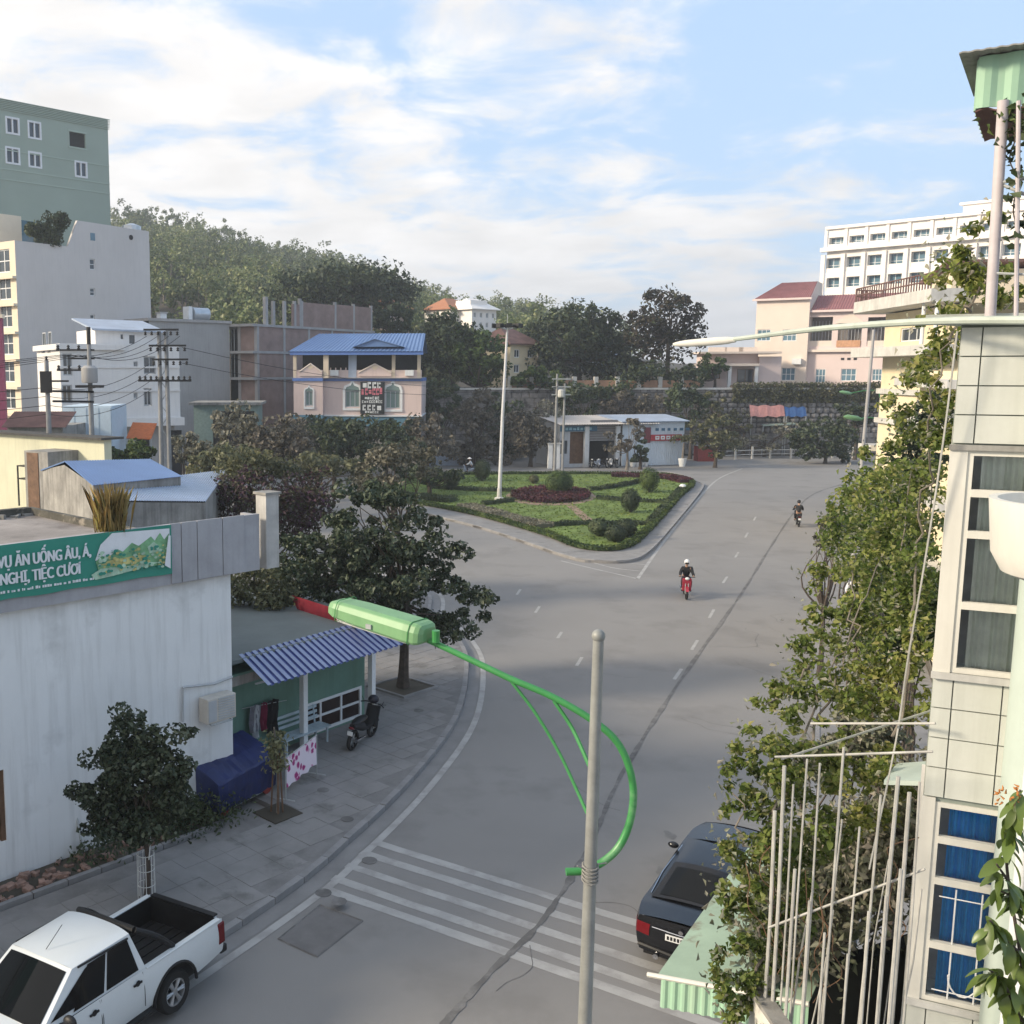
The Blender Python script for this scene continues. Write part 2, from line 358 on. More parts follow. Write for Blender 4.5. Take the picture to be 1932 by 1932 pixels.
lf_dull = leafmat('leaf_dull_vine', [(.15, .17, .11), (.23, .24, .17), (.32, .29, .24)], .35)
lf_red = leafmat('leaf_red', [(.05, .016, .022), (.085, .025, .035), (.06, .03, .02)], .2)
lf_bougain = leafmat('leaf_bougainvillea', [(.045, .03, .03), (.07, .028, .05), (.06, .06, .03), (.035, .045, .018)], .2)
lf_hill = leafmat('leaf_hill', [(.045, .07, .028), (.085, .12, .042), (.135, .165, .068), (.19, .20, .10)], .28, patch=.05, pamt=.5)
lf_straw = leafmat('leaf_straw', [(.42, .30, .10), (.55, .42, .17), (.36, .34, .11)], .5)
lf_brown = leafmat('leaf_brown', [(.085, .08, .06), (.135, .122, .095), (.20, .18, .145)], .25)

# ------------------------------------------------------------------ ground and road
mb = MB()
gx = np.concatenate((np.linspace(-900, -60, 8), np.linspace(100, 900, 8))); 
mb.quad((-1500, -100, -.12), (1500, -100, -.12), (1500, 2200, -.12), (-1500, 2200, -.12)); mb.build('ground', m_bank, kind='structure')
MB().quad((-70, -6, 0), (130, -6, 0), (130, 128, 0), (-70, 128, 0)).build('road', m_asphalt, kind='structure')

def gpts(*xy): return np.array([G(x, y)[:2] for x, y in xy])
KL = spline(np.vstack((np.array([(-13.5, 2.0), (-9.5, 8.0)]), gpts((453, 1752), (664, 1588), (793, 1459), (865, 1357), (884, 1268), (872, 1218), (820, 1165), (700, 1085)), np.array([(-22, 70.0)]))), 8)
SHOP_A = G(0, 1674); SHOP_ANG = math.atan2(.689, .725); shop = Fr(SHOP_A, SHOP_ANG)
SHOP_L = shop.px(438, 1300)[0]; SHOP_H = 5.8
KR = spline(np.array([(-4.5, -3.0), (1.75, 7.3), (4.4, 11.6), (7.25, 16.2), (12.0, 25.0), (18.3, 38.5), (26.5, 55.5), (34.5, 72), (44, 90), (60, 112), (78, 128)]), 8)

def inside(pt, poly):
    x, y = pt; c = False; j = len(poly) - 1
    for i in range(len(poly)):
        a, b = poly[i], poly[j]
        if (a[1] > y) != (b[1] > y) and x < (b[0] - a[0]) * (y - a[1]) / (b[1] - a[1]) + a[0]: c = not c
        j = i
    return c
def resample(pl, step):
    p = np.asarray(pl)[:, :2]; d = np.r_[0, np.cumsum(np.linalg.norm(np.diff(p, axis=0), axis=1))]
    s = np.arange(0, d[-1], step); return np.stack((np.interp(s, d, p[:, 0]), np.interp(s, d, p[:, 1])), 1)
def kerb(pl, name, side, step=1.0, w=.16, h=.14, limit=110):
    """kerb stones laid along the line, each a part, with narrow joints"""
    r = resample(pl, step); par = None; mb = MB()
    base = MB(); a, b = offset2(r, 0), offset2(r, side * w); strip(base, a, b, .02) if side > 0 else strip(base, b, a, .02)
    par = base.build(name, m_grout, kind='structure'); far = MB(); n = 0
    order = sorted(range(len(r) - 1), key=lambda i: np.hypot(*r[i]) if r[i][1] > 5 else 999)
    for i in order:
        d = r[i + 1] - r[i]; L = np.hypot(*d); ang = math.atan2(d[1], d[0])
        q = (0.01, L - .012, 0, side * w) if side > 0 else (0.01, L - .012, side * w, 0)
        if n < limit and 5 < r[i][1] < 75:
            k = MB().box(*q, .0, h + random.uniform(-.008, .008)).build('kerb_stone', m_kerb, par, loc=(r[i][0], r[i][1], 0), rz=ang); n += 1
        else:
            far.box(*q, .0, h, rz=0); v = far.v[-1]; v[:, :2] = v[:, :2] @ rot2(ang).T + r[i]
    if far.n: far.build('kerb_run', m_kerb, par, kind='stuff')
    return par
kerb(KL, 'kerb', 1); kerb(KR, 'kerb', -1)
# gutter strip and white edge line along the left kerb
g = MB(); strip(g, offset2(KL, -.38), offset2(KL, -.01), .006); g.build('gutter', m_gutter, kind='structure')
g = MB(); strip(g, offset2(KL, -.60), offset2(KL, -.42), .008); g.build('edge_line', m_paint, kind='structure')

# ------------------------------------------------------------------ left pavement with its slabs
pave_in = np.array([shop.fw((x, y, 0))[:2] for x, y in ((-14, -1.15), (SHOP_L + .4, -1.15), (SHOP_L + .4, 14), (SHOP_L + 8, 30))])
KLr = [p for p in KL if p[1] < 62]
poly = [tuple(p) for p in offset2(np.array(KLr), .16)] + [tuple(p) for p in pave_in[::-1]]
m_slabbase = M('paving_base', (.20, .193, .19), .9, .2, 1.6, 40, .2, world=True); mb = MB(); mb.prism(poly[::-1] if sum((poly[i - 1][0] * poly[i][1] - poly[i][0] * poly[i - 1][1]) for i in range(len(poly))) < 0 else poly, -.05, .129)
pavement = mb.build('pavement', m_slabbase, kind='structure')
slabs = []; SZ = .52
for i in range(-32, 40):
    for j in range(-24, 34):
        lx, ly = SHOP_L - 4 + i * SZ, j * SZ - .1
        cs = [shop.fw((lx + a, ly + b, 0)) for a, b in ((0, 0), (SZ, 0), (SZ, SZ), (0, SZ))]; c = sum(cs) / 4
        if all(inside(q[:2], poly) for q in cs) and c[1] > 6 and c[1] < 46 and c[0] > -16: slabs.append((np.hypot(c[0], c[1]), c))
slabs.sort(key=lambda t: t[0]); sm = [MB().box(-SZ / 2 + .004, SZ / 2 - .004, -SZ / 2 + .004, SZ / 2 - .004, 0, .035).mesh('paving_slab', m_slab) for _ in range(1)]
rest = MB()
for k, (d, c) in enumerate(slabs):
    if k < 300: link('paving_slab', sm[0], pavement, (c[0], c[1], .10 + random.uniform(-.004, .005)), SHOP_ANG + random.uniform(-.01, .01))
    else:
        rest.box(-SZ / 2 + .008, SZ / 2 - .008, -SZ / 2 + .008, SZ / 2 - .008, .1, .135 + random.uniform(-.004, .005)); v = rest.v[-1]; v[:, :2] = v[:, :2] @ rot2(SHOP_ANG).T + c[:2]
if rest.n: rest.build('paving_field', m_slab, pavement, kind='stuff')
# right pavement
mb = MB(); a, b = offset2(KR, -.16), offset2(KR, -3.6)
for i in range(len(a) - 1): mb.slab([(*a[i], .12), (*b[i], .12), (*b[i + 1], .12), (*a[i + 1], .12)][::1], .12)
mb.build('pavement', m_slab, kind='structure')

# ------------------------------------------------------------------ road markings and repairs
def sheet(name, pts, z, mat, jitter=0, **k):
    return MB().add([(p[0], p[1], z) for p in pts], [tuple(range(len(pts)))]).build(name, mat, kind='structure', **k)
EA = np.array(G(605, 1674)[:2]); ED = np.array(G(1094, 1846)[:2]) - EA; ED /= np.linalg.norm(ED)
def zf3(x, y): return ((900 + x / 1.288) / 1.9876, (2900 + y / 1.288) / 1.9876)
for (x0, y0) in ((400, 553), (430, 498), (505, 440), (585, 380), (650, 332)):
    p = G(*zf3(x0, y0))[:2]; L = 9.2 if y0 < 540 else 9.2; n = np.array((-ED[1], ED[0])) * .12
    m = 14; top = [p + ED * (L * i / m) + n * (1 + random.uniform(-.12, .12)) for i in range(m + 1)]; bot = [p + ED * (L * i / m) - n * (1 + random.uniform(-.12, .12)) for i in range(m + 1)]
    mb = MB()
    for i in range(m): mb.quad((*bot[i], .004), (*bot[i + 1], .004), (*top[i + 1], .004), (*top[i], .004))
    mb.build('rumble_stripe', m_paint, kind='structure')
# dark seam running down the road
sm_pts = spline(gpts((760, 2010), (838, 1932), (930, 1830), (1025, 1735), (1110, 1600), (1180, 1450), (1290, 1275), (1400, 1118), (1455, 1030), (1500, 965), (1540, 930), (1620, 905)), 14)
mb = MB(); w0 = [.042 + .025 * math.sin(i * .9) * random.random() + random.uniform(0, .035) for i in range(len(sm_pts))]
a = np.array([p for p in offset2(sm_pts, 1)]) - sm_pts[:, :2]
L_ = sm_pts[:, :2] + a * np.array(w0)[:, None]; R_ = sm_pts[:, :2] - a * np.array([q * random.uniform(.6, 1.2) for q in w0])[:, None]
strip(mb, R_, L_, .010); mb.build('road_seam', m_seam, kind='structure')
q = gpts((525, 1772), (604, 1708), (684, 1738), (598, 1806)); sheet('road_patch', q, .005, m_patch)
mb = MB()
for i in range(4): mb.tube([(*q[i], .005), (*q[(i + 1) % 4], .005)], .02, 4)
mb.build('patch_edge', m_seam, kind='structure')
def dash(x0, y0, x1, y1, w=.12):
    a, b = G(x0, y0)[:2], G(x1, y1)[:2]; d = b - a; n = np.array((-d[1], d[0])) / np.linalg.norm(d) * w / 2
    sheet('lane_dash', [a - n, b - n, b + n, a + n], .004, m_paint)
for k in ((1272, 1282, 1286, 1262), (1305, 1226, 1316, 1208), (1338, 1166, 1347, 1150), (1364, 1100, 1372, 1088), (1387, 1052, 1393, 1042), (1406, 1014, 1411, 1005), (1422, 982, 1426, 975),
          (1088, 1256, 1098, 1240), (1052, 1204, 1060, 1192), (1010, 1156, 1018, 1144), (975, 1122, 982, 1112)): dash(*k)
def line(pts, w=.15, z=.004, name='road_line'):
    p = spline(gpts(*pts), 6); mb = MB(); strip(mb, offset2(p, -w / 2), offset2(p, w / 2), z); mb.build(name, m_paint, kind='structure')
line(((1400, 884), (1352, 906), (1300, 962), (1250, 1025), (1203, 1092)), .17); line(((1058, 1058), (1120, 1073), (1203, 1092)), .13)
line(((1120, 1062), (1160, 1072), (1212, 1078)), .11, .005); line(((1180, 1062), (1200, 1064), (1224, 1066)), .10, .006)

# ------------------------------------------------------------------ garden island
def zi(x, y): return ((1500 + x / 1.61) / 1.9876, (1600 + y / 1.61) / 1.9876)
def ip(*xy): return np.array([G(*zi(x, y))[:2] for x, y in xy])
outer = spline(ip((-260, 440), (30, 505), (500, 622), (1000, 792), (1180, 822), (1380, 822), (1500, 770), (1640, 620), (1830, 380), (1800, 340), (1640, 285), (1250, 272), (700, 276), (200, 286), (-260, 330), (-330, 390), (-260, 440)), 6)
inner = spline(ip((-200, 430), (60, 470), (430, 540), (850, 660), (1100, 750), (1340, 752), (1480, 660), (1680, 440), (1762, 350), (1600, 306), (1250, 298), (700, 298), (250, 306), (-180, 340), (-240, 385), (-200, 430)), 6)
def ccw(p): a = sum(p[i - 1][0] * p[i][1] - p[i][0] * p[i - 1][1] for i in range(len(p))); return p if a > 0 else p[::-1]
MB().prism([tuple(q) for q in ccw(outer[:-1])], -.03, .13).build('traffic_island', m_slab, kind='structure')
kerb(outer, 'island_kerb', 1 if (ccw(outer[:-1]) is not None and np.allclose(ccw(outer[:-1])[0], outer[0])) else -1, 1.2, .16, .17, 60)
lawn = MB().prism([tuple(q) for q in ccw(inner[:-1])], .12, .19).build('lawn', m_grass, kind='structure')
# blades on the lawn
inn = [tuple(q) for q in inner[:-1]]; xs = np.array(inn); pts = []
while len(pts) < 9000:
    q = (random.uniform(xs[:, 0].min(), xs[:, 0].max()), random.uniform(xs[:, 1].min(), xs[:, 1].max()))
    if inside(q, inn): pts.append((*q, .20))
lf_lawn = leafmat('leaf_lawn', [(.10, .165, .032), (.13, .195, .042), (.165, .21, .06)], .3)
o = link('grass', leaf_mesh('grass', leaf_arrays(np.array(pts), .22, None, .4, 1.2, 3), lf_lawn), None, label='short green grass on the traffic island', kind='stuff')
def hedge(name, label, cat, path, w, h, leaf, mat, z0=.19, dens=260, group=None, seed=0, taper=0):
    """a clipped hedge: leaves over a box that follows the line"""
    p = resample(path, .25); g = np.random.default_rng(seed); L = len(p) * .25; n = int(L * (w + 2 * h) * dens)
    i = g.integers(0, len(p), n); o = offset2(p, 1) - p; s = g.uniform(-1, 1, n); t = g.uniform(0, 1, n); e = g.random(n)
    s = np.where(e < .45, np.sign(s), s); t = np.where(e >= .45, 1.0, t); k = 1 + .12 * np.sin(p[i][:, 0] * 3) + .1 * g.normal(size=n)
    c = np.c_[p[i] + o[i] * (s * w / 2)[:, None] + g.normal(size=(n, 2)) * .04, z0 + t * h * k]
    me = leaf_mesh(name, leaf_arrays(c, leaf, None, .6, .5, seed + 2), mat)
    core = MB(); a, b = offset2(p, -w * .42), offset2(p, w * .42)
    for q in range(len(p) - 1): core.slab([(*a[q], z0 + h * .85), (*a[q + 1], z0 + h * .85), (*b[q + 1], z0 + h * .85), (*b[q], z0 + h * .85)], h * .85)
    t = thing(name, label, cat, (0, 0, 0), 0, group); link('foliage', me, t, kind='stuff'); core.build('stems', mat, t)
    return t
hedge('hedge', 'yellow green clipped border hedge running round the whole island', 'hedge', inner, .42, .24, .12, lf_mid, dens=190, seed=11)
for k, (lab, pts, w, h) in enumerate((
        ('low dark hedge from the mast foot to the back left edge of the island', ((170, 385), (420, 400), (690, 405)), .5, .32),
        ('low hedge from the red flower bed towards the round shrub at the right tip', ((1140, 402), (1300, 380), (1450, 350)), .5, .32),
        ('low hedge line between the two right hand lawns below the egg shaped shrub', ((1190, 452), (1400, 466), (1610, 475)), .5, .28),
        ('long low hedge across the front lawn above the three small bushes', ((880, 618), (1150, 608), (1500, 610)), .5, .28),
        ('short low hedge beside the mast lamp foot', ((500, 488), (580, 478), (690, 465)), .5, .28),
        ('broad band of dark grey green plants along the left front of the island', ((400, 500), (600, 560), (870, 630)), 1.9, .3),
        ('low hedge along the right front just inside the border hedge', ((1500, 610), (1600, 500), (1690, 400)), .45, .3),
        ('low hedge on the left back lawn behind the trees', ((-150, 400), (20, 440), (330, 470)), 1.6, .4))):
    hedge('hedge', lab, 'hedge', spline(ip(*pts), 6), w * .8, h, .12, lf_dark if k != 5 else lf_grey, dens=190, group='low hedges on the island', seed=30 + k)
hedge('flower_border', 'dark red border plants along the back right edge of the island', 'flower bed', spline(ip((1280, 312), (1500, 318), (1640, 330), (1730, 352)), 6), 1.3, .35, .18, lf_red, dens=120, seed=50)
# oval red bed
c0 = ip((910, 432))[0]; ex = ip((1150, 432))[0] - c0; ey = ip((910, 478))[0] - c0
t = thing('flower_bed', 'oval bed of dark red plants in the middle of the island', 'flower bed', (c0[0], c0[1], .19))
a = rng.uniform(0, 2 * PI, 5200); r = np.sqrt(rng.uniform(0, 1, 5200)); c = np.c_[(np.cos(a) * r)[:, None] * ex + (np.sin(a) * r)[:, None] * ey, rng.uniform(.05, .42, 5200)]
link('foliage', leaf_mesh('foliage', leaf_arrays(c, .26, None, .5, .6, 5), lf_red), t, kind='stuff')
sheet('bed_path', [c0 + math.cos(w) * ex * 1.13 + math.sin(w) * ey * 1.25 for w in np.linspace(0, 2 * PI, 40)[:-1]], .196, M('terracotta_earth', (.27, .19, .14), .9, .25, 2, 20))
sheet('bed_soil', [c0 + math.cos(w) * ex * 1.0 + math.sin(w) * ey * 1.0 for w in np.linspace(0, 2 * PI, 40)[:-1]], .202, m_bank)
q = spline(ip((1030, 490), (1070, 525), (1110, 560), (1165, 600)), 5); mb = MB(); strip(mb, offset2(q, -.35), offset2(q, .35), .197); mb.build('worn_path', MATS['terracotta_earth'], kind='structure')
def shrub(name, label, x, y, w, h, mat, seed, n=900, group='shrubs on the island', cat='shrub', leaf=.15):
    b = G(*zi(x, y)); t = thing(name, label, cat, (b[0], b[1], .19), 0, group); g = np.random.default_rng(seed)
    u = g.normal(size=(n, 3)); u /= np.linalg.norm(u, axis=1)[:, None]; rr = g.uniform(.75, 1.05, n) ** .8
    c = u * rr[:, None] * np.array((w / 2, w / 2, h / 2)) + np.array((0, 0, h * .52))
    link('foliage', leaf_mesh('foliage', leaf_arrays(c, leaf, u, .6, .2, seed), mat), t, kind='stuff')
    MB().ball((0, 0, h * .5), (w * .36, w * .36, h * .38), 10, 7).build('inner_growth', mat, t, smooth=True)
    MB().tube([(0, 0, -.05), (.02, 0, h * .4)], .07, 6).build('stem', m_bark, t)
shrub('round_shrub', 'large ball shaped green shrub behind the red flower bed', 960, 425, 2.3, 2.0, lf_mid, 61, 2000, leaf=.17)
shrub('round_shrub', 'upright dark shrub at the back left of the lawn near the mast', 495, 338, 1.6, 2.0, lf_dark, 62, 1200)
shrub('round_shrub', 'egg shaped shrub at the right tip of the island', 1502, 408, 1.7, 2.1, lf_mid, 63, 1300)
shrub('round_shrub', 'egg shaped shrub in the middle of the right lawn', 1388, 532, 1.35, 1.75, lf_dark, 64, 1200)
shrub('round_shrub', 'leftmost of the three small round bushes at the front of the island', 1203, 678, 1.4, 1.1, lf_dark, 65)
shrub('round_shrub', 'front one of the three small round bushes at the front of the island', 1300, 715, 1.3, 1.05, lf_dark, 66)
shrub('round_shrub', 'rightmost of the three small round bushes at the front of the island', 1365, 685, 1.3, 1.15, lf_dark, 67)
shrub('round_shrub', 'small low bush on the back lawn left of the ball shaped shrub', 808, 355, .9, .8, lf_olive, 68, 500)
shrub('round_shrub', 'small dark bush on the left lawn seen just past the tree', 310, 392, 1.4, 1.5, lf_dark, 69, 800)
b = G(*zi(1705, 392)); t = thing('white_boulder', 'white painted stone at the right tip of the island', 'stone', (b[0], b[1], .19))
MB().ball((0, 0, .2), (.33, .27, .28), 9, 6, bump=.2).build('stone', m_white, t, smooth=True)
# hairline cracks and faint spills on the asphalt
g = np.random.default_rng(17); mb = MB()
for k in range(26):
    y = g.uniform(7, 60); x = y * .48 + g.uniform(-6, 2.5) if y > 15 else g.uniform(-4, 3); p = np.array((x, y)); a = g.uniform(0, 6.3); pts = [p]
    for i in range(int(g.integers(5, 12))): a += g.normal() * .5; pts.append(pts[-1] + .35 * np.array((math.cos(a), math.sin(a))))
    q = spline(np.array(pts), 3); strip(mb, offset2(q, -.008), offset2(q, .008), .0035 + .0001 * k)
mb.build('road_crack', m_seam, kind='structure')
m_spill = M('oil_spill', (.165, .158, .15), .6, .2, 3, 20, 0, world=True); mb = MB()
for k in range(16):
    y = g.uniform(9, 45); x = y * .48 + g.uniform(-6, 2); r = g.uniform(.06, .22); mb.add([(x + r * (1 + .3 * math.sin(3 * w + k)) * math.cos(w), y + 1.6 * r * (1 + .25 * math.cos(2 * w + k)) * math.sin(w), .0022 + .0001 * k) for w in np.linspace(0, 2 * PI, 15)[:-1]], [tuple(range(14))])
mb.build('road_spill', m_spill, kind='structure')

# ------------------------------------------------------------------ building materials
m_shopwhite = M('limewash_white', (.73, .74, .74), .85, .05, .5, 14, .12, streak=.45, scol=(.43, .43, .42), rust=((.55, .555, .55), .07, .45))
m_parapet = M('grey_parapet', (.36, .36, .38), .8, .12, 1.2, 20, .1, streak=.3, scol=(.2, .2, .2))
m_roofdeck = M('roof_deck', (.30, .27, .25), .9, .3, .45, 10, .2, rust=((.15, .13, .12), .07, .6))
m_dirtyconc = M('stained_concrete', (.30, .29, .27), .9, .3, 1.0, 12, .3, streak=.6, scol=(.07, .065, .06))
m_greenpaint = M('green_wall_paint', (.13, .24, .19), .75, .12, 1, 20, .1, streak=.25)
m_feltroof = M('felt_roof', (.15, .17, .165), .9, .15, .5, 15, .2)
m_blueroof = M('blue_metal_roof', (.11, .19, .37), .5, .1, .5, 20, 0)
m_bluegrey = M('bluegrey_roof', (.36, .42, .52), .55, .12, .6, 20, 0, streak=.2)
m_pink = M('pink_render', (.64, .51, .47), .8, .06, .4, 12, 0, streak=.15)
m_cream = M('cream_render', (.66, .55, .42), .8, .06, .4, 12, 0)
m_trimblue = M('blue_trim', (.10, .19, .47), .6, .1)
m_creamshade = M('cream_shade_tone', (.58, .545, .52), .85, .05, .25, 8, 0, streak=.12)  # cream tower's side wall: its shade painted in as a greyer cream
m_creamlit = M('cream_lit_tone', (.72, .62, .48), .8, .06, .5, 12)  # lit copy of the tower's cream, sunlight painted into the colour
m_seagreen = M('seagreen_render', (.31, .37, .315), .85, .05, .2, 8, 0)
m_seagreen_l = M('seagreen_band', (.36, .43, .37), .85, .05, .2, 8, 0)
m_housewhite = M('house_white', (.68, .67, .66), .8, .06, .5, 12, 0, streak=.25, scol=(.4, .42, .45))
m_plaster = M('grey_plaster', (.36, .355, .35), .9, .1, .3, 8, 0, streak=.25)
m_brick = M('raw_brickwork', (.29, .205, .18), .9, .2, .7, 30, 0)
m_conc = M('raw_concrete', (.36, .35, .345), .9, .15, .8, 14, 0)
m_wallyellow = M('pale_yellow_wall', (.62, .61, .45), .8, .07, .4, 12, 0, streak=.2)
m_hotel = M('hotel_white', (.84, .80, .76), .8, .04, .3, 10, 0)
m_peach = M('peach_render', (.71, .61, .53), .8, .05, .3, 10, 0)
m_peachpink = M('pink_peach_render', (.68, .56, .53), .8, .05, .3, 10, 0)
m_redroof = M('red_roof_tiles', (.27, .115, .115), .8, .15, .8, 12, 0)
m_redrust = M('rust_roof', (.16, .09, .08), .9, .3, 1, 15)
m_yellow = M('yellow_render', (.72, .62, .43), .8, .08, .6, 12, 0)
m_ledge = M('pale_ledge', (.56, .55, .52), .8, .15, 1, 12, 0, streak=.4, scol=(.25, .25, .24))
m_glass = glassmat('window_glass', (.05, .065, .08))
m_glassblue = glassmat('tinted_glass', (.10, .19, .25))
m_glassgreen = glassmat('green_glass', (.16, .23, .22), .15)
m_dark = M('dark_opening', (.022, .022, .024), .9, .2)  # near-black, stands in for shade inside openings and under the planted ledge
m_frame = M('window_frame_white', (.7, .71, .72), .5, .06)
m_framegrey = M('window_frame_grey', (.4, .42, .44), .5, .06)
m_tank = M('steel_tank', (.5, .53, .56), .3, .1, 2, 20, 0, metal=.6)
m_wood = M('brown_wood', (.15, .085, .05), .7, .3, 3, 30)

def corrugated(mb, p00, p10, p11, p01, n, amp=.03, sub=4, mi=0, t=.012):
    """sheet between four corners, waves counted along p00-p10"""
    p00, p10, p11, p01 = [np.array(q, float) for q in (p00, p10, p11, p01)]
    nr = np.cross(p10 - p00, p01 - p00); nr /= np.linalg.norm(nr); k = n * sub; vs = []
    prof = (0, 1, 1, 0) if sub == 4 else None
    for i in range(k + 1):
        s = i / k; o = nr * amp * (prof[i % 4] if prof else math.sin(2 * PI * s * n))
        vs += [p00 + (p10 - p00) * s + o, p01 + (p11 - p01) * s + o]
    top = len(vs); vs += [q - nr * t for q in vs]
    fs = [(2 * i, 2 * i + 2, 2 * i + 3, 2 * i + 1) for i in range(k)] + [(top + 2 * i, top + 2 * i + 1, top + 2 * i + 3, top + 2 * i + 2) for i in range(k)]
    fs += [(2 * i, top + 2 * i, top + 2 * i + 2, 2 * i + 2) for i in range(k)] + [(2 * i + 1, 2 * i + 3, top + 2 * i + 3, top + 2 * i + 1) for i in range(k)]
    return mb.add(vs, fs, mi)
def openings(fr, rects, d=0.0, ox=0.0, oz=0.0):
    """pixel boxes on a facade plane -> (x0, x1, z0, z1) in its frame"""
    out = []
    for x0, y0, x1, y1 in rects:
        a = fr.px(x0, (y0 + y1) / 2, d)[0]; b = fr.px(x1, (y0 + y1) / 2, d)[0]; zt = fr.px((x0 + x1) / 2, y0, d)[1]; zb = fr.px((x0 + x1) / 2, y1, d)[1]
        out.append((a - ox, b - ox, zb - oz, zt - oz))
    return out
def fit_windows(parent, holes, fm, gm, nx=2, nz=1, y=.06, fw=.07, ox=0, oz=0, rz=0, name='window', d=.07):
    for a, b, c, e in holes:
        win(parent, (a + b) / 2 + ox, y, (c + e) / 2 + oz, round(b - a - .01, 1), round(e - c - .01, 1), fm, gm, nx, nz, fw, rz, d, name)

# ------------------------------------------------------------------ white restaurant with the green banner
t = frthing('restaurant_building', 'long white windowless building with a flat roof and banner along the left pavement', 'building', shop)
L = SHOP_L; X0 = -9.0; D = shop.inv(G(0, 940, 6.6))[1]
door = openings(shop, [(-70, 1462, 11, 1600)])[0]
mb = MB(); mb.wall((X0, 0, -.1), (1, 0, 0), (0, 1, 0), L - X0, SHOP_H + .1, [(door[0] - X0, door[1] - X0, door[2] + .1, door[3] + .1)], .15)
mb.wall((L, 0, -.1), (0, 1, 0), (-1, 0, 0), D, SHOP_H + .1).wall((X0, D, -.1), (1, 0, 0), (0, -1, 0), L - X0, SHOP_H + .1).wall((X0, 0, -.1), (0, 1, 0), (1, 0, 0), D, SHOP_H + .1)
mb.build('wall', m_shopwhite, t)
dm = MB(); a, b, c, e = door; dm.box(a, b, .1, .14, c, e); dm.box(b - .1, b, .04, .1, c, e).box(a, b - .1, .04, .1, e - .1, e); dr = dm.build('door', m_wood, t)
MB().box(b - .55, b - .15, .02, .04, c + .3, e - .8).build('pane', M('amber_panel', (.30, .17, .07), .5), dr)
XR = shop.px(493, 1030, -.25)[0]
MB().box(X0, XR, -.1, D + .25, SHOP_H, SHOP_H + .18).build('roof_slab', m_roofdeck, t)
PH = shop.px(0, 1029, -.18)[1]
mb = MB(); mb.box(X0, XR, -.18, -.06, SHOP_H - .05, PH); mb.box(XR - .12, XR, -.06, .4, SHOP_H + .18, PH - .02)
mb.build('parapet', m_parapet, t)
mb = MB(); mb.box(XR - .3, XR - .125, -.055, D + .25, SHOP_H + .18, SHOP_H + .40).box(X0, XR - .3, D + .0, D + .25, SHOP_H + .18, SHOP_H + .42); mb.build('mossy_kerb', M('mossy_concrete', (.10, .095, .08), .95, .4, 1.5, 16, .3, rust=((.27, .24, .2), .06, 2)), t)
mb = MB()
for k in range(60):
    mb.box(0, .25 + random.random() * .5, 0, .06 + random.random() * .2, 0, .04 + random.random() * .1, rz=random.random() * 3); v = mb.v[-1]
    x = random.uniform(X0, XR - .6); v += np.array((x, random.choice((D - .15, .15 + random.random() * .3)), SHOP_H + .18))
mb.build('rubble', m_dirtyconc, t, kind='stuff')
for x0, x1 in ((342, 372), (372, 420), (420, 461)):                     # grey panels right of the banner
    a, b = shop.px(x0, 1040, -.2)[0], shop.px(x1, 1040, -.2)[0]
    MB().box(a + .012, b - .012, -.215, -.185, SHOP_H - .03, PH + .02).build('panel', m_parapet, t)
a = shop.px(322, 1040, -.2)[0]; b = shop.px(342, 1040, -.2)[0]; MB().box(a + .012, b - .012, -.215, -.185, SHOP_H - .03, PH + .02).build('panel', m_parapet, t)
# chimney post at the roof corner
cx, cz = shop.px(507, 1000, .1); ch = frthing('roof_post', 'square whitewashed concrete post with dark cap at the roof corner of the restaurant', 'post', shop)
zt = shop.px(507, 932, .1)[1]
MB().box(cx - .20, cx + .20, -.05, .34, SHOP_H - .1, zt).build('shaft', M('dirty_limewash', (.46, .45, .43), .85, .2, 1.2, 14, .1, streak=.5), ch); MB().box(cx - .25, cx + .25, -.1, .39, zt, zt + .06).build('cap', m_dirtyconc, ch)
# banner
bx0, bx1 = X0 + 2.2, shop.px(321.5, 1040, -.2)[0]; bz0, bz1 = shop.px(0, 1131, -.2)[1], PH + .01
bn = frthing('banner', 'green and white catering banner stretched along the roof edge of the white restaurant', 'banner', shop)
m_bangreen = M('banner_green', (.035, .25, .185), .6, .08, 1.5, 20); m_banwhite = M('banner_white', (.72, .74, .76), .6, .05)
sheet_y = -.24; sp_x = shop.px(196, 1050, sheet_y)[0]
n = 40; vs = []; fs = []
for i in range(n + 1):
    x = bx0 + (bx1 - bx0) * i / n
    for z in (bz0 - .03 * abs(math.sin(i * .6)), bz1): vs.append((x, sheet_y + .012 * math.sin(i * 1.7), z))
fs = [(2 * i, 2 * i + 2, 2 * i + 3, 2 * i + 1) for i in range(n)]
MB().add(vs, fs).build('cloth', m_bangreen, bn, smooth=True)
def flat(name, pts, mat, off): MB().add([(x, sheet_y - off, z) for x, z in pts], [tuple(range(len(pts)))]).build(name, mat, bn)
def bp(x, y): q = shop.px(x, y, sheet_y - .03); return q
flat('print', [bp(*q) for q in ((180, 1058), (190, 1028), (212, 1006), (320, 997), (321, 1040), (250, 1050))], m_banwhite, .02)
g2 = M('banner_leaf_green', (.20, .42, .22), .6, .35, 3, 12); g3 = M('banner_pale_green', (.42, .6, .45), .6, .3, 4, 14); g4 = M('banner_yellow', (.55, .5, .2), .6, .35, 4, 14)
flat('print', [bp(*q) for q in ((181, 1060), (192, 1049), (205, 1052), (222, 1036), (232, 1041), (249, 1024), (262, 1030), (285, 1012), (292, 1020), (302, 1005), (310, 1018), (319, 1006), (320, 1062), (258, 1074), (188, 1083))], g2, .026)
flat('print', [bp(*q) for q in ((190, 1066), (205, 1058), (236, 1052), (262, 1047), (285, 1049), (262, 1060), (222, 1068))], g4, .03)
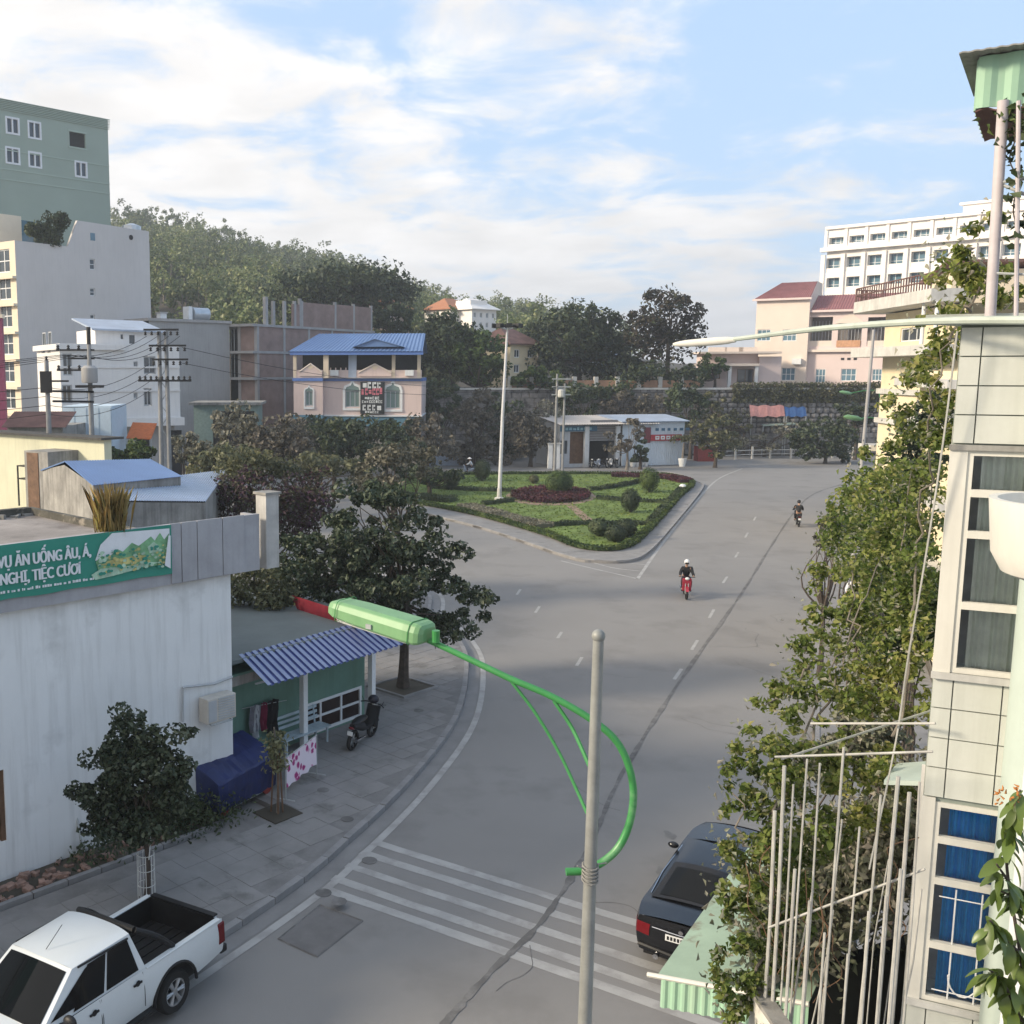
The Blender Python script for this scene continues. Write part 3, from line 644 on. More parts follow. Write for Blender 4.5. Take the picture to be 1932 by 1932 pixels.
flat('print', [bp(*q) for q in ((172, 1085), (190, 1073), (240, 1068), (280, 1060), (300, 1061), (258, 1074), (215, 1086), (180, 1094))], g3, .034)
flat('print', [bp(*q) for q in ((278, 1032), (290, 1022), (300, 1030), (298, 1041), (282, 1044))], g3, .036)
mbp = MB()
for k in range(150):
    x, y = random.uniform(185, 316), 0; y = random.uniform(1042, 1085) - (x - 185) * .12; q = bp(x, y); s = random.uniform(.008, .04)
    m = 8; mbp.add([(q[0] + s * 1.5 * math.cos(w), sheet_y - .04 - k * .0002, q[1] + s * math.sin(w)) for w in np.linspace(0, 2 * PI, m + 1)[:-1]], [tuple(range(m))], random.choice((0, 1, 2)))
mbp.build('print', [g3, m_bangreen, g4], bn, kind='stuff')
flat('print', [bp(*q) for q in ((309, 1066), (316, 1010), (320, 1010), (320, 1072))], m_banwhite, .07)
# lettering (cut off by the frame on the left as in the photograph)
def letter_line(body, x_end, ymid, px_h, x_px_end):
    xe = shop.px(x_px_end, ymid, sheet_y - .05)
    hgt = abs(shop.px(60, 0, sheet_y)[1] - shop.px(60, px_h, sheet_y)[1])
    me = text_mesh(body, hgt * 1.36, .0, .004); xs = [v.co.x for v in me.vertices]
    me.transform(Matrix.Translation((-max(xs), 0, 0))); me.transform(Matrix.Diagonal((.665, 1, 1, 1)))
    me.materials.clear(); me.materials.append(m_banwhite)
    for k in range(3): link('lettering', me, bn, (xe[0] - .013 * k, sheet_y - .05 - .0015 * k, xe[1]))                     # three strokes side by side: heavy lettering
letter_line('PHỤC VỤ ĂN UỐNG ÂU, Á,', 0, 1040, 25, 172)
letter_line('HỘI NGHỊ, TIỆC CƯO\u031b\u0301I', 0, 1073, 25, 153)
mb = MB(); x = bx0 + .1; xe_ = shop.px(176, 1100, sheet_y)[0]
while x < xe_: w = random.uniform(.02, .06); mb.box(x, x + w, sheet_y - .03, sheet_y - .024, bz0 + .12, bz0 + random.uniform(.155, .18)); x += w + random.choice((.012, .012, .05))
mb.build('small_print', m_banwhite, bn, kind='stuff')

# air conditioner, pipes and low white annex on the wall's end
ac = frthing('air_conditioner', 'small beige outdoor air conditioner on the white wall beside the green shop', 'air conditioner', shop)
m_ac = M('beige_enamel', (.5, .47, .42), .5, .1); ax, az = shop.px(413, 1335, -.3)
MB().box(ax - .42, ax + .42, -.42, -.08, az - .3, az + .3).build('casing', m_ac, ac, bevel=.02)
gr = MB()
for k in range(9): z = az - .24 + k * .06; gr.box(ax - .1, ax + .36, -.435, -.42, z, z + .03)
gr.build('grille', m_framegrey, ac, kind='stuff'); MB().box(ax - .38, ax - .16, -.43, -.42, az - .25, az + .25).build('fan_cover', m_framegrey, ac)
MB().tube([(ax - .3, -.06, az - .3), (ax - .3, -.4, az - .34), (ax + .3, -.4, az - .34), (ax + .3, -.06, az - .3)], .02, 6).build('bracket', m_steel, ac)
pp = frthing('drain_pipe', 'thin grey pipe bent round the white wall above the air conditioner', 'pipe', shop)
q = [shop.px(x, y, -.06) for x, y in ((438, 1277), (405, 1290), (345, 1297), (345, 1362))]
MB().tube([(a, -.06, b) for a, b in q], .03, 6).build('pipe', m_framegrey, pp)

# ------------------------------------------------------------------ green shop with the blue awning
c2 = np.array(G(701, 1364, .13)[:2]); gs = Fr(c2, math.atan2(.738, .674)); c1x = gs.px(573, 1340, 0)[0]
gsh = frthing('green_shop', 'small green shop with two white columns and a flat grey roof', 'building', gs)
gx0 = gs.inv(np.r_[shop.fw((L + .03, 0, 0))[:2], 0])[0] - .3; gz = 3.2; WD = .5; gx1 = .25
wl_ = openings(gs, [(600, 1322, 666, 1378)], WD)[0]; wz = (.2, 1.15); wxa, wxb = -2.55, .1
mb = MB(); mb.wall((gx0, WD, 0), (1, 0, 0), (0, 1, 0), gx1 - gx0, gz, [(wxa - gx0, wxb - gx0, wz[0], wz[1])], .1).wall((gx1, WD, 0), (0, 1, 0), (-1, 0, 0), 4.6, gz); mb.build('wall', m_greenpaint, gsh)
win(gsh, (wxa + wxb) / 2, WD - .02, (wz[0] + wz[1]) / 2, wxb - wxa, wz[1] - wz[0], m_frame, M('dark_brown_pane', (.03, .018, .016), .2), 3, 2, .08)
for x in (c1x, 0): MB().box(x - .085, x + .085, -.085, .085, 0, 2.55).build('column', m_white, gsh, bevel=.01)
MB().box(gx0, gx1 + .1, -.12, .12, 2.55, 2.8).build('beam', m_dirtyconc, gsh)
MB().box(gx0, gx1 + .35, -.3, 5.9, gz, gz + .1).build('roof', m_feltroof, gsh); MB().box(gx0, gx1 + .1, -.12, WD, 2.8, 2.86).build('ceiling', m_greenpaint, gsh)
aw = frthing('awning', 'corrugated blue and white striped metal awning over the green shop front', 'awning', gs)
az0 = gs.px(449, 1241, -.1); az1 = gs.px(504, 1296, -1.3); az2 = gs.px(763, 1216, -1.3)
zt_, zb_ = gz + .12, az1[1]
m_aw = M('awning_bluewhite', (.25, .29, .42), .5, .12, 1.5, 20, 0, streak=.2, scol=(.35, .35, .4)); m_awb = M('awning_stripe', (.09, .12, .31), .5, .12)
mb = MB(); xa0, xb0 = az0[0], az2[0] + .15; n = 24
for i in range(n):
    s0, s1, s2 = i / n, (i + .55) / n, (i + 1) / n; f = lambda s, top: np.array((xa0 + (xb0 - xa0) * s + (.0 if top else (az1[0] - az0[0]) * (1 - s)), -.1 if top else -1.3, zt_ if top else zb_))
    up = np.array((0, -.03, .045))
    mb.quad(f(s0, 0) + up, f(s1, 0) + up, f(s1, 1) + up, f(s0, 1) + up, 0); mb.quad(f(s1, 0), f(s2, 0), f(s2, 1), f(s1, 1), 1)
    mb.quad(f(s1, 0) + up, f(s1, 0), f(s1, 1), f(s1, 1) + up, 1); mb.quad(f(s2, 0), f(s2, 0) + up, f(s2, 1) + up, f(s2, 1), 1)
mb.build('sheet', [m_aw, m_awb], aw)
for x in (xa0 + .6, (xa0 + xb0) / 2, xb0 - .4): MB().tube([(x, -.1, 2.45), (x + .02, -1.1, zb_ + .05)], .03, 6).build('strut', m_white, aw)
rb = frthing('red_awning', 'dark red canvas edge on the shop roof under the big tree', 'awning', gs)
p0, p1 = gs.inv(G(548, 1134, gz + .3)), gs.inv(G(700, 1180, gz + .3))
MB().slab([(p0[0], p0[1], gz + .5), (p1[0], p1[1], gz + .46), (p1[0] - .05, p1[1] - .5, gz + .13), (p0[0] - .05, p0[1] - .35, gz + .13)][::-1], .03).build('canvas', M('red_canvas', (.25, .02, .035), .8), rb)

# ------------------------------------------------------------------ pale yellow house on the left and low blue roofs
yb = P(197, 860, 54)[:2]; ya = yb + np.array((-.80, .60)) * -22 * -1
yh = Fr.ab(ya, yb); yl = np.hypot(*(yb - ya)); yz = H + 54 * (ray(197, 830)[2] / ray(197, 830)[1])
t = frthing('yellow_house', 'long pale yellow house wall with a dark roof edge behind the restaurant roof', 'building', yh)
mb = MB(); mb.wall((0, 0, 0), (1, 0, 0), (0, 1, 0), yl, yz).wall((yl, 0, 0), (0, 1, 0), (-1, 0, 0), .5, yz); mb.build('wall', m_wallyellow, t)
MB().box(-.5, yl + .2, -.35, 1.2, yz, yz + .12).build('roof', M('dark_roof_edge', (.07, .068, .065), .9, .25), t)
sx = yh.px(92, 880, -1.2); sh = frthing('service_shaft', 'tall brown boarded shaft standing against the pale yellow wall', 'shaft', yh)
MB().box(sx[0] - 1.0, sx[0] + 1.0, -2.0, -.01, 0, yh.px(92, 850, -1.2)[1]).build('casing', m_dirtyconc, sh); MB().box(sx[0] - .75, sx[0] + .2, -2.04, -2.0, .2, yh.px(92, 853, -1.2)[1]).build('door', m_wood, sh)
rk = frthing('metal_rack', 'black metal frame rack in front of the pale yellow wall', 'rack', yh); a = yh.px(41, 903, -.8); b = yh.px(62, 879, -.8)
mb = MB()
for x in (a[0], b[0]):
    for y in (-1.1, -.5): mb.box(x, x + .07, y, y + .07, a[1] - 1.5, b[1])
mb.build('post', m_black, rk, kind='stuff')
for z in (a[1], b[1] - .06): MB().box(a[0], b[0] + .07, -1.1, -.43, z, z + .06).build('shelf', m_black, rk)
E0, E1, R0, R1 = P(175, 916, 37), P(345, 899, 42), P(121, 870, 40), P(284, 866, 45)
B0 = R0 + (R0 - E0); B0[2] = E0[2]; B1 = R1 + (R1 - E1); B1[2] = E1[2]
hb = thing('gabled_house', 'low house with a bright blue metal roof and a weathered gable end', 'house', (E0[0], E0[1], 0)); off = np.array((E0[0], E0[1], 0))
q = [p - off for p in (E0, E1, R1, R0, B0, B1)]
mb = MB(); fl = lambda p: np.array((p[0], p[1], 0)); i1, i2, i3, i4 = [q[k] * .97 + np.mean(q, 0) * .03 for k in (0, 1, 4, 5)]
mb.quad(fl(i1), fl(i2), i2, i1).quad(fl(i4), fl(i3), i3, i4); mb.add([fl(i3), fl(i1), i1, q[3] - np.array((0, 0, .15)), i3], [(0, 1, 2, 3, 4)]); mb.add([fl(i2), fl(i4), i4, q[2] - np.array((0, 0, .15)), i2], [(0, 1, 2, 3, 4)])
mb.build('wall', m_dirtyconc, hb)
mb = MB(); corrugated(mb, q[0], q[1], q[2], q[3], 34, .02); mb.slab([q[3], q[2], q[5], q[4]], .05); mb.build('roof', m_blueroof, hb)
BL, BR, TR, TL = P(172, 944, 35.2), P(388, 946, 39.5), P(430, 886, 49), P(200, 913, 39.5)
ax_ = thing('annex_building', 'low annex under a wide grey blue corrugated roof beside the blue roofed house', 'building', (BL[0], BL[1], 0)); off = np.array((BL[0], BL[1], 0))
q = [p - off for p in (BL, BR, TR, TL)]; mb = MB(); corrugated(mb, *q, 44, .02); mb.build('roof', m_bluegrey, ax_)
mb = MB()
for k in range(4): a, b = q[k] * .98 + np.mean(q, 0) * .02, q[(k + 1) % 4] * .98 + np.mean(q, 0) * .02; mb.quad(fl(a), fl(b), b - np.array((0, 0, .06)), a - np.array((0, 0, .06)))
mb.build('wall', m_dirtyconc, ax_)
# rusty tiled roof and pale blue container further left
def simple_box(name, label, cat, x0, x1, ytop, Y, depth, mat, ang=0.0, z0=0, part='wall'):
    a, b = P(x0, ytop, Y), P(x1, ytop, Y); fr = Fr.ab(a[:2], b[:2]); t = frthing(name, label, cat, fr); Lx = np.hypot(*(b - a)[:2])
    MB().box(0, Lx, 0, depth, z0, a[2]).build(part, mat, t); return t, fr, Lx, a[2]
t, fr, Lx, z = simple_box('tiled_shed', 'shed under a rusty dark red roof behind the pale yellow house', 'shed', 14, 118, 806, 66, 8, m_dirtyconc)
mb = MB(); corrugated(mb, (-.3, -.4, z), (Lx + .3, -.4, z), (Lx + .3, 2.5, z + .9), (-.3, 2.5, z + .9), 40, .03); mb.build('roof', m_redrust, t)
t, fr, Lx, z = simple_box('container_shed', 'pale blue panelled container shed between the two plain utility poles', 'shed', 118, 210, 766, 72, 5, M('pale_blue_panel', (.52, .62, .70), .6, .06))
for k in range(4): MB().box(Lx * k / 4 + .05, Lx * (k + 1) / 4 - .05, -.06, -.01, z - 3.4, z - .1).build('panel', MATS['pale_blue_panel'], t)

# ------------------------------------------------------------------ white terraced house
C = P(114, 700, 86)[:2]; wf = Fr(C, math.atan2(.47, .88)); wt = frthing('white_house', 'four storey white house with a roof hut behind the utility poles', 'house', wf)
wz = wf.px(114, 648)[1]; wxr = wf.px(339, 720)[0]; wxm = wf.px(236, 700)[0]
z2 = zf(0, 1100, 2.0125)
hl = openings(wf, [(*z2(475, 455), *z2(545, 620)), (*z2(470, 690), *z2(545, 830)), (*z2(1008, 515), *z2(1040, 560)), (*z2(1008, 750), *z2(1040, 795)), (*z2(1085, 475), *z2(1175, 610)), (*z2(1085, 715), *z2(1145, 850)), (*z2(660, 740), *z2(712, 840))])
zb = wf.px(200, 790)[1]
hl = [(a, b, c - zb, e - zb) for a, b, c, e in hl]
mb = MB(); mb.wall((0, 0, zb), (1, 0, 0), (0, 1, 0), wxr, wz - zb, hl, .3).wall((wxr, 0, zb), (0, 1, 0), (-1, 0, 0), 9, wz - zb)
lh = [(2.0, 3.4, 2.2, 4.0), (2.0, 3.4, 5.6, 7.4), (4.4, 5.6, 2.2, 4.0), (4.4, 5.6, 5.6, 7.4)]
mb.wall((0, 9, zb), (0, -1, 0), (1, 0, 0), 9, wz - zb, [(a, b, c, min(e, wz - zb - .4)) for a, b, c, e in lh], .3); mb.quad((0, 0, wz), (wxr, 0, wz), (wxr, 9, wz), (0, 9, wz)); mb.build('wall', m_housewhite, wt)
fit_windows(wt, hl, m_framegrey, m_glass, 2, 1, .12, .1, oz=zb)
for a, b, c, e in lh: win(wt, .12, 9 - (a + b) / 2, zb + (c + e) / 2, b - a, e - c, m_framegrey, m_glass, 2, 1, .1, rz=-PI / 2)
MB().box(-.35, wxm, -.35, 9, wz - .5, wz - .05).build('cornice', m_housewhite, wt)
MB().box(-.3, wxr + .2, -.5, 9, zb - .7, zb).build('slab', m_housewhite, wt); mb = MB(); mb.box(.2, wxr - .3, .8, 8.6, 0, zb - .7); mb.build('ground_floor', m_plaster, wt)
for k in range(4): MB().box(.5 + k * 3.0, 1.7 + k * 3.0, .74, .8, .4, zb - 1.2).build('shutter', m_dark, wt)
for z in (zb + (wz - zb) * .36, zb + (wz - zb) * .68): MB().box(-.08, wxr, -.1, -.004, z, z + .15).build('band', m_housewhite, wt)
hx0, hx1 = wf.px(180, 640, 1.5)[0], wf.px(301, 640, 1.5)[0]; hz = wf.px(240, 622, 1.5)[1]
hh = openings(wf, [(*z2(910, 310), *z2(930, 345)), (*z2(975, 315), *z2(1018, 385))], 1.5)
mb = MB(); mb.wall((hx0, 1.5, wz), (1, 0, 0), (0, 1, 0), hx1 - hx0, hz - wz, [(a - hx0, b - hx0, max(c - wz, .1), min(e - wz, hz - wz - .1)) for a, b, c, e in hh], .2).wall((hx0, 8, wz), (0, -1, 0), (1, 0, 0), 6.5, hz - wz).wall((hx1, 1.5, wz), (0, 1, 0), (-1, 0, 0), 6.5, hz - wz); mb.build('roof_hut', m_housewhite, wt)
for a, b, c, e in hh: MB().quad((a, 1.65, max(c, wz + .1)), (b, 1.65, max(c, wz + .1)), (b, 1.65, e), (a, 1.65, e)).build('pane', m_glass, wt)
mb = MB(); mb.slab([(hx0 - .4, 1.0, hz + .05), (hx1 + .5, 1.0, hz - .1), (hx1 + .5, 8, hz + 1.1), (hx0 - .4, 8, hz + 1.2)], .15); mb.build('roof', m_bluegrey, wt)
ot = thing('orange_tarp', 'orange tarpaulin canopy in front of the white house', 'tarp', P(255, 835, 74) * np.array((1, 1, 0)))
a, b = P(238, 826, 74), P(285, 828, 74); o_ = np.array(ot.location); MB().slab([a - o_, b - o_, b - o_ + np.array((0, 2.5, 1.0)), a - o_ + np.array((0, 2.5, 1.0))], .06).build('sheet', M('orange_cloth', (.45, .12, .035), .8), ot)
for q in (a, b): MB().tube([(q - o_) * np.array((1, 1, 0)), q - o_], .05, 6).build('pole', m_steel, ot)

# ------------------------------------------------------------------ cream tower
C = P(38, 700, 105)[:2]; ct = Fr(C, math.atan2(.786, .62)); tt = frthing('cream_tower', 'tall narrow cream apartment block with a blank side wall and planted roof', 'apartment block', ct)
ctl = ct.px(285, 600)[0]; pr = [ct.px(x, y) for x, y in ((40, 448), (75, 455), (128, 470), (146, 419), (285, 437))]
prof = [(0, 0), (ctl, 0), (ctl, pr[4][1]), (pr[3][0], pr[4][1] + .1), (pr[2][0], pr[1][1] - .2), (0, pr[1][1])]
zt1 = zf(0, 300, 2.0125); hs = []
for (x0, y0, x1, y1) in ((682, 1155, 716, 1212), (678, 1350, 718, 1432), (680, 1570, 718, 1630), (682, 1770, 716, 1828)): hs.append(openings(ct, [(*zt1(x0, y0), *zt1(x1, y1))])[0])
mb = MB(); zc = pr[1][1] - .2
mb.wall((0, 0, 0), (1, 0, 0), (0, 1, 0), ctl, zc, [h for h in hs if h[3] < zc] , .3)
mb.xprism([(pr[2][0], zc), (ctl, zc), (ctl, pr[4][1]), (pr[3][0], pr[4][1] + .1)], 0, .3)
mb.wall((ctl, 0, 0), (0, 1, 0), (-1, 0, 0), 9, pr[4][1]); mb.quad((0, 0, zc), (ctl, 0, zc), (ctl, 9, zc), (0, 9, zc)); mb.build('wall', m_creamshade, tt)
for h in hs:
    if h[3] < zc: win(tt, (h[0] + h[1]) / 2, .1, (h[2] + h[3]) / 2, h[1] - h[0] - .01, h[3] - h[2] - .01, m_frame, m_glass, 1, 2, .08)
    else: MB().box(h[0], h[1], -.03, -.004, h[2], h[3]).build('window', m_glassblue, tt)
q = ct.px(*zt1(988, 1188)); MB().lathe([(.28, -.05), (.28, -.004)], 10, (q[0], 0, q[1]), 'y').build('vent', m_dark, tt)
# lit front: local x = 0 plane, going into +y
fh = []
nfl = 7
mb = MB(); fz = [ct.pside(20, y, 0) for y in (488, 540, 593, 645, 697, 748)]
for _, z in fz: fh.append((1.0, 3.2, z - 1.3, z + 1.0)); fh.append((4.8, 7.0, z - 1.3, z + 1.0))
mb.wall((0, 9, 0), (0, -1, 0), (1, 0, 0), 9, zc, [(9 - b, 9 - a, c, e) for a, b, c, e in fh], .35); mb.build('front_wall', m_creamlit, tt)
for a, b, c, e in fh: win(tt, .15, (a + b) / 2, (c + e) / 2, b - a, e - c, m_frame, m_glass, 2, 2, .12, rz=-PI / 2)
for _, z in fz: MB().box(-.5, -.004, -.1, 9, z - 2.0, z - 1.75).build('ledge', m_creamlit, tt)
for (x0, y0, x1, y1, mname, lab) in ((10, 408, 40, 450, 'cream_lit_tone', 0), (40, 415, 76, 446, 'tinted_glass', 1)):
    a, b = ct.px(max(x0, 38), y0, 4), ct.px(x1, y0, 4); MB().box(a[0] - (3 if lab == 0 else 0), b[0], 4, 6, zc, a[1]).build('roof_hut', MATS[mname], tt)
q = ct.px(248, 425, 3); MB().lathe([(1.1, 0), (1.1, 1.9), (.3, 2.2)], 14, (q[0], 3, zc + 1.6)).build('water_tank', m_tank, tt)
MB().box(q[0] - 1.6, q[0] + 1.6, 1.8, 4.2, zc, zc + 1.6).build('tank_base', m_dirtyconc, tt)
g = np.random.default_rng(4); cc = []
for x, y, rx, ry in ((82, 437, 20, 20), (105, 425, 25, 25), (122, 415, 16, 16), (105, 448, 20, 18), (66, 432, 12, 12)):
    q = ct.px(x, y, -.2); k = 420; u = g.normal(size=(k, 3)); u /= np.linalg.norm(u, axis=1)[:, None]; cc.append(np.array((q[0], .3, q[1])) + u * np.array((rx, 14, ry)) * .055 * g.uniform(.4, 1.1, k)[:, None])
rp = frthing('roof_creeper', 'dark green creeper spilling over the roof edge of the cream tower', 'plant', ct)
link('foliage', leaf_mesh('foliage', leaf_arrays(np.vstack(cc), .42, None, .6, .2, 8), lf_dark), rp, kind='stuff')
MB().tube([(ct.px(85, 445, .2)[0], .4, zc), (ct.px(110, 430, .2)[0], .3, zc + 1.4), (ct.px(120, 420, .2)[0], .3, zc + 2)], .12, 6).build('stem', m_bark, rp)
# narrow red tower at the frame's left edge
t, fr, Lx, z = simple_box('red_tower', 'narrow dark magenta painted wall at the left edge of the street', 'building', -60, 3, 600, 84, .4, M('magenta_paint', (.22, .05, .10), .7, .1))
MB().box(-.2, Lx + .1, -.1, .5, z, z + .3).build('cornice', m_creamlit, t)

# ------------------------------------------------------------------ sea green tower
C = P(207, 400, 135)[:2]; d_ = np.array((.71, .70)); gt = Fr(C - d_ * 34, math.atan2(d_[1], d_[0])); tg = frthing('seagreen_tower', 'tall sea green tower block with white framed windows behind the cream tower', 'tower block', gt)
gxr = 34.0; gzt = gt.px(205, 226)[1]; gzl = gzt
z1 = zt1
rects = [(*z1(*a), *z1(*b)) for a, b in (((-130, 270), (-40, 380)), ((48, 290), (140, 402)), ((216, 322), (304, 436)), ((525, 398), (645, 508)), ((-130, 500), (-35, 610)), ((48, 515), (143, 628)), ((220, 550), (308, 656)), ((570, 622), (652, 728)))]
gh = openings(gt, rects)
mb = MB(); mb.wall((0, 0, 0), (1, 0, 0), (0, 1, 0), gxr, gzt, gh, .3).wall((gxr, 0, 0), (0, 1, 0), (-1, 0, 0), 14, gzt); mb.quad((0, 0, gzt), (gxr, 0, gzt), (gxr, 14, gzt), (0, 14, gzt)); mb.build('wall', m_seagreen, tg)
for k, h in enumerate(gh):
    if k == 3: MB().quad((h[0], .28, h[2]), (h[1], .28, h[2]), (h[1], .28, h[3]), (h[0], .28, h[3])).build('louvre_opening', m_dark, tg)
    else: win(tg, (h[0] + h[1]) / 2, -.06, (h[2] + h[3]) / 2, round(h[1] - h[0] + .3, 1), round(h[3] - h[2] + .3, 1), m_frame, m_glass, 2, 1, .22, d=.3, pd=.2)
a = gh[3]; mb = MB(); mb.box(a[0] - .2, a[1] + .2, -.05, -.004, a[3], a[3] + .2).box(a[0] - .2, a[1] + .2, -.05, -.004, a[2] - .2, a[2]); mb.build('surround', m_seagreen_l, tg)
zc0 = gt.px(200, 238)[1]
for k in range(7):
    z = zc0 - .35 + (gzt - zc0 + .5) * k / 7; MB().box(-.1, gxr + .15 + .02 * k, -.12 - .02 * (k % 2), -.004, z, z + (gzt - zc0) / 7 * .62).build('cornice_band', m_seagreen_l, tg)
for y in (298, 333, 352): z = gt.px(100, y)[1]; MB().box(0, gxr, -.05, -.004, z, z + .14).build('band', m_seagreen_l, tg)

# ------------------------------------------------------------------ grey plastered block with water tanks
gb = Fr.ab(P(283, 700, 112)[:2], P(434, 700, 119)[:2]); t = frthing('plaster_block', 'plain grey plastered block with a steel water tank on its flat roof', 'building', gb)
gl = gb.px(434, 700)[0]; z = gb.px(360, 608)[1]; mb = MB(); mb.wall((0, 0, 0), (1, 0, 0), (0, 1, 0), gl, z).wall((gl, 0, 0), (0, 1, 0), (-1, 0, 0), 9, z).quad((0, 0, z), (gl, 0, z), (gl, 9, z), (0, 9, z)); mb.build('wall', m_plaster, t)
MB().box(-.2, gl + .2, -.2, 9, z, z + .3).build('roof_edge', m_conc, t); wt_ = frthing('water_tank', 'shiny cylindrical water tank on the grey plastered block', 'tank', gb)
a, b = gb.px(362, 600, 3), gb.px(391, 600, 3); MB().lathe([(.2, a[0] - .15), (.75, a[0]), (.75, b[0]), (.2, b[0] + .15)], 14, (0, 3, z + 1.1), 'x').build('drum', m_tank, wt_, smooth=True)
MB().box(a[0] - .8, a[0] - .3, 2.4, 3.6, z + .3, z + 1.9).build('pump_box', m_white, wt_); MB().box(a[0] + .2, b[0] - .2, 2.6, 3.4, z + .3, z + .5).build('stand', m_steel, wt_)
c = frthing('chimney', 'small square white chimney on the grey block roof', 'chimney', gb); q = gb.px(305, 595, 2); MB().box(q[0] - .4, q[0] + .4, 1.6, 2.4, z + .3, q[1] + .2).build('stack', m_white, c); MB().box(q[0] - .5, q[0] + .5, 1.5, 2.5, q[1] + .2, q[1] + .35).build('cap', m_conc, c)
# low green shed in front of it
t, fr, Lx, z = simple_box('green_shed', 'low faded green shed below the unfinished brick building', 'shed', 365, 486, 764, 100, 6, M('faded_green', (.22, .29, .26), .8, .15))
MB().box(-.4, Lx + .4, -.5, 6.3, z, z + .25).build('roof', m_dirtyconc, t); MB().box(Lx * .3, Lx * .95, -.05, -.005, 0, z - .6).build('shutter', m_dark, t)

# ------------------------------------------------------------------ unfinished brick building
C = P(485, 700, 118)[:2]; bf = Fr(C, math.atan2(.835, .55)); t = frthing('unfinished_building', 'unfinished concrete frame building with raw brick infill and bare columns on top', 'building', bf)
bl = bf.px(704, 640)[0]; fz = [bf.px(485, y)[1] for y in (768, 712, 662, 611)]; fz[0] = min(fz[0], 6.9); fy = 8.0
for z in fz[1:]: MB().box(-.9, bl + .2, -.15, fy + .6, z - .28, z).build('floor_slab', m_conc, t)
for k, (za, zb_) in enumerate(zip([0] + fz[1:-1], [fz[1] - .28] + [q - .28 for q in fz[2:]])):
    for i in range(5):
        x = bl * i / 5; MB().box(x + .42, bl * (i + 1) / 5 - .02, 0, .2, za + (.0), zb_).build('brick_infill', m_brick, t)
        MB().box(x, x + .4, -.05, .35, za, zb_).build('column', m_conc, t)
    for j in (.35, .6, .98): MB().box(0.02, .4, fy * j - .4, fy * j, za, zb_).build('column', m_conc, t)
    MB().box(.05, .25, .35, fy * .35 - .42, za, zb_).build('brick_infill', m_brick, t)
    MB().box(5, 5.2, .3, fy, za, zb_).build('back_wall', m_dark, t)
mb = MB()
for k, za in enumerate([fz[1], fz[2]]):
    for y in np.arange(fy * .4, fy, .45): mb.tube([(-.1, y, za), (-.1, y, za + 2.7)], .05, 5)
mb.build('scaffold_pole', m_steel, t, kind='stuff')
zc = fz[3]
for x in (516, 537, 556, 569): q = bf.px(x, 575, .1); MB().box(q[0] - .2, q[0] + .2, 0, .3, zc, bf.px(x, 568 if x > 510 else 560, .1)[1]).build('column', m_conc, t)
q = bf.px(502, 560, .1); MB().box(q[0] - .25, q[0] + .25, 0, .4, zc, q[1]).build('column', m_conc, t)
xs = [bf.px(x, 600, .1)[0] for x in (549, 566, 632, 667, 700)]
for i in range(4): MB().box(xs[i] + .2, xs[i + 1] - .2, .02, .2, zc, bf.px((566, 600, 650, 690)[i], (575, 573, 576, 580)[i], .1)[1]).build('brick_infill', m_brick, t)
for x in xs[1:]: MB().box(x - .2, x + .2, 0, .3, zc, zc + 3.3).build('column', m_conc, t)

# ------------------------------------------------------------------ pink house with the blue roof
z3 = zf(780, 1000, 2.0125)
hf = Fr.ab(P(611, 700, 111)[:2], P(795, 700, 109.6)[:2]); t = frthing('blue_roofed_house', 'pink two storey corner house with blue hipped roof and open upper gallery', 'house', hf)
hx = hf.px(795, 760)[0]; bx = hf.px(554, 740, -.8)[0]
zbase = hf.px(700, 783)[1]; zband = hf.px(700, 719)[1]; zeave = hf.px(700, 668)[1]; z0h = 2.0
arch = openings(hf, [(*z3(1035, 935), *z3(1145, 1060)), (*z3(1340, 935), *z3(1450, 1070))]); 
mb = MB(); mb.wall((0, 0, zbase), (1, 0, 0), (0, 1, 0), hx, zband - zbase, [(a, b, c - zbase, e - zbase) for a, b, c, e in arch], .25).wall((hx, 0, 0), (0, 1, 0), (-1, 0, 0), 9, zband)
wb = openings(hf, [(*z3(733, 940), *z3(793, 1050))], -.8)[0]
mb.wall((bx, -.8, zbase), (1, 0, 0), (0, 1, 0), -bx, zband - zbase, [(wb[0] - bx, wb[1] - bx, wb[2] - zbase, wb[3] - zbase)], .25)
mb.wall((0, -.8, zbase), (0, 1, 0), (-1, 0, 0), .8, zband - zbase).wall((bx, -.8, 0), (0, 1, 0), (1, 0, 0), 9, zband); mb.build('wall', m_pink, t)
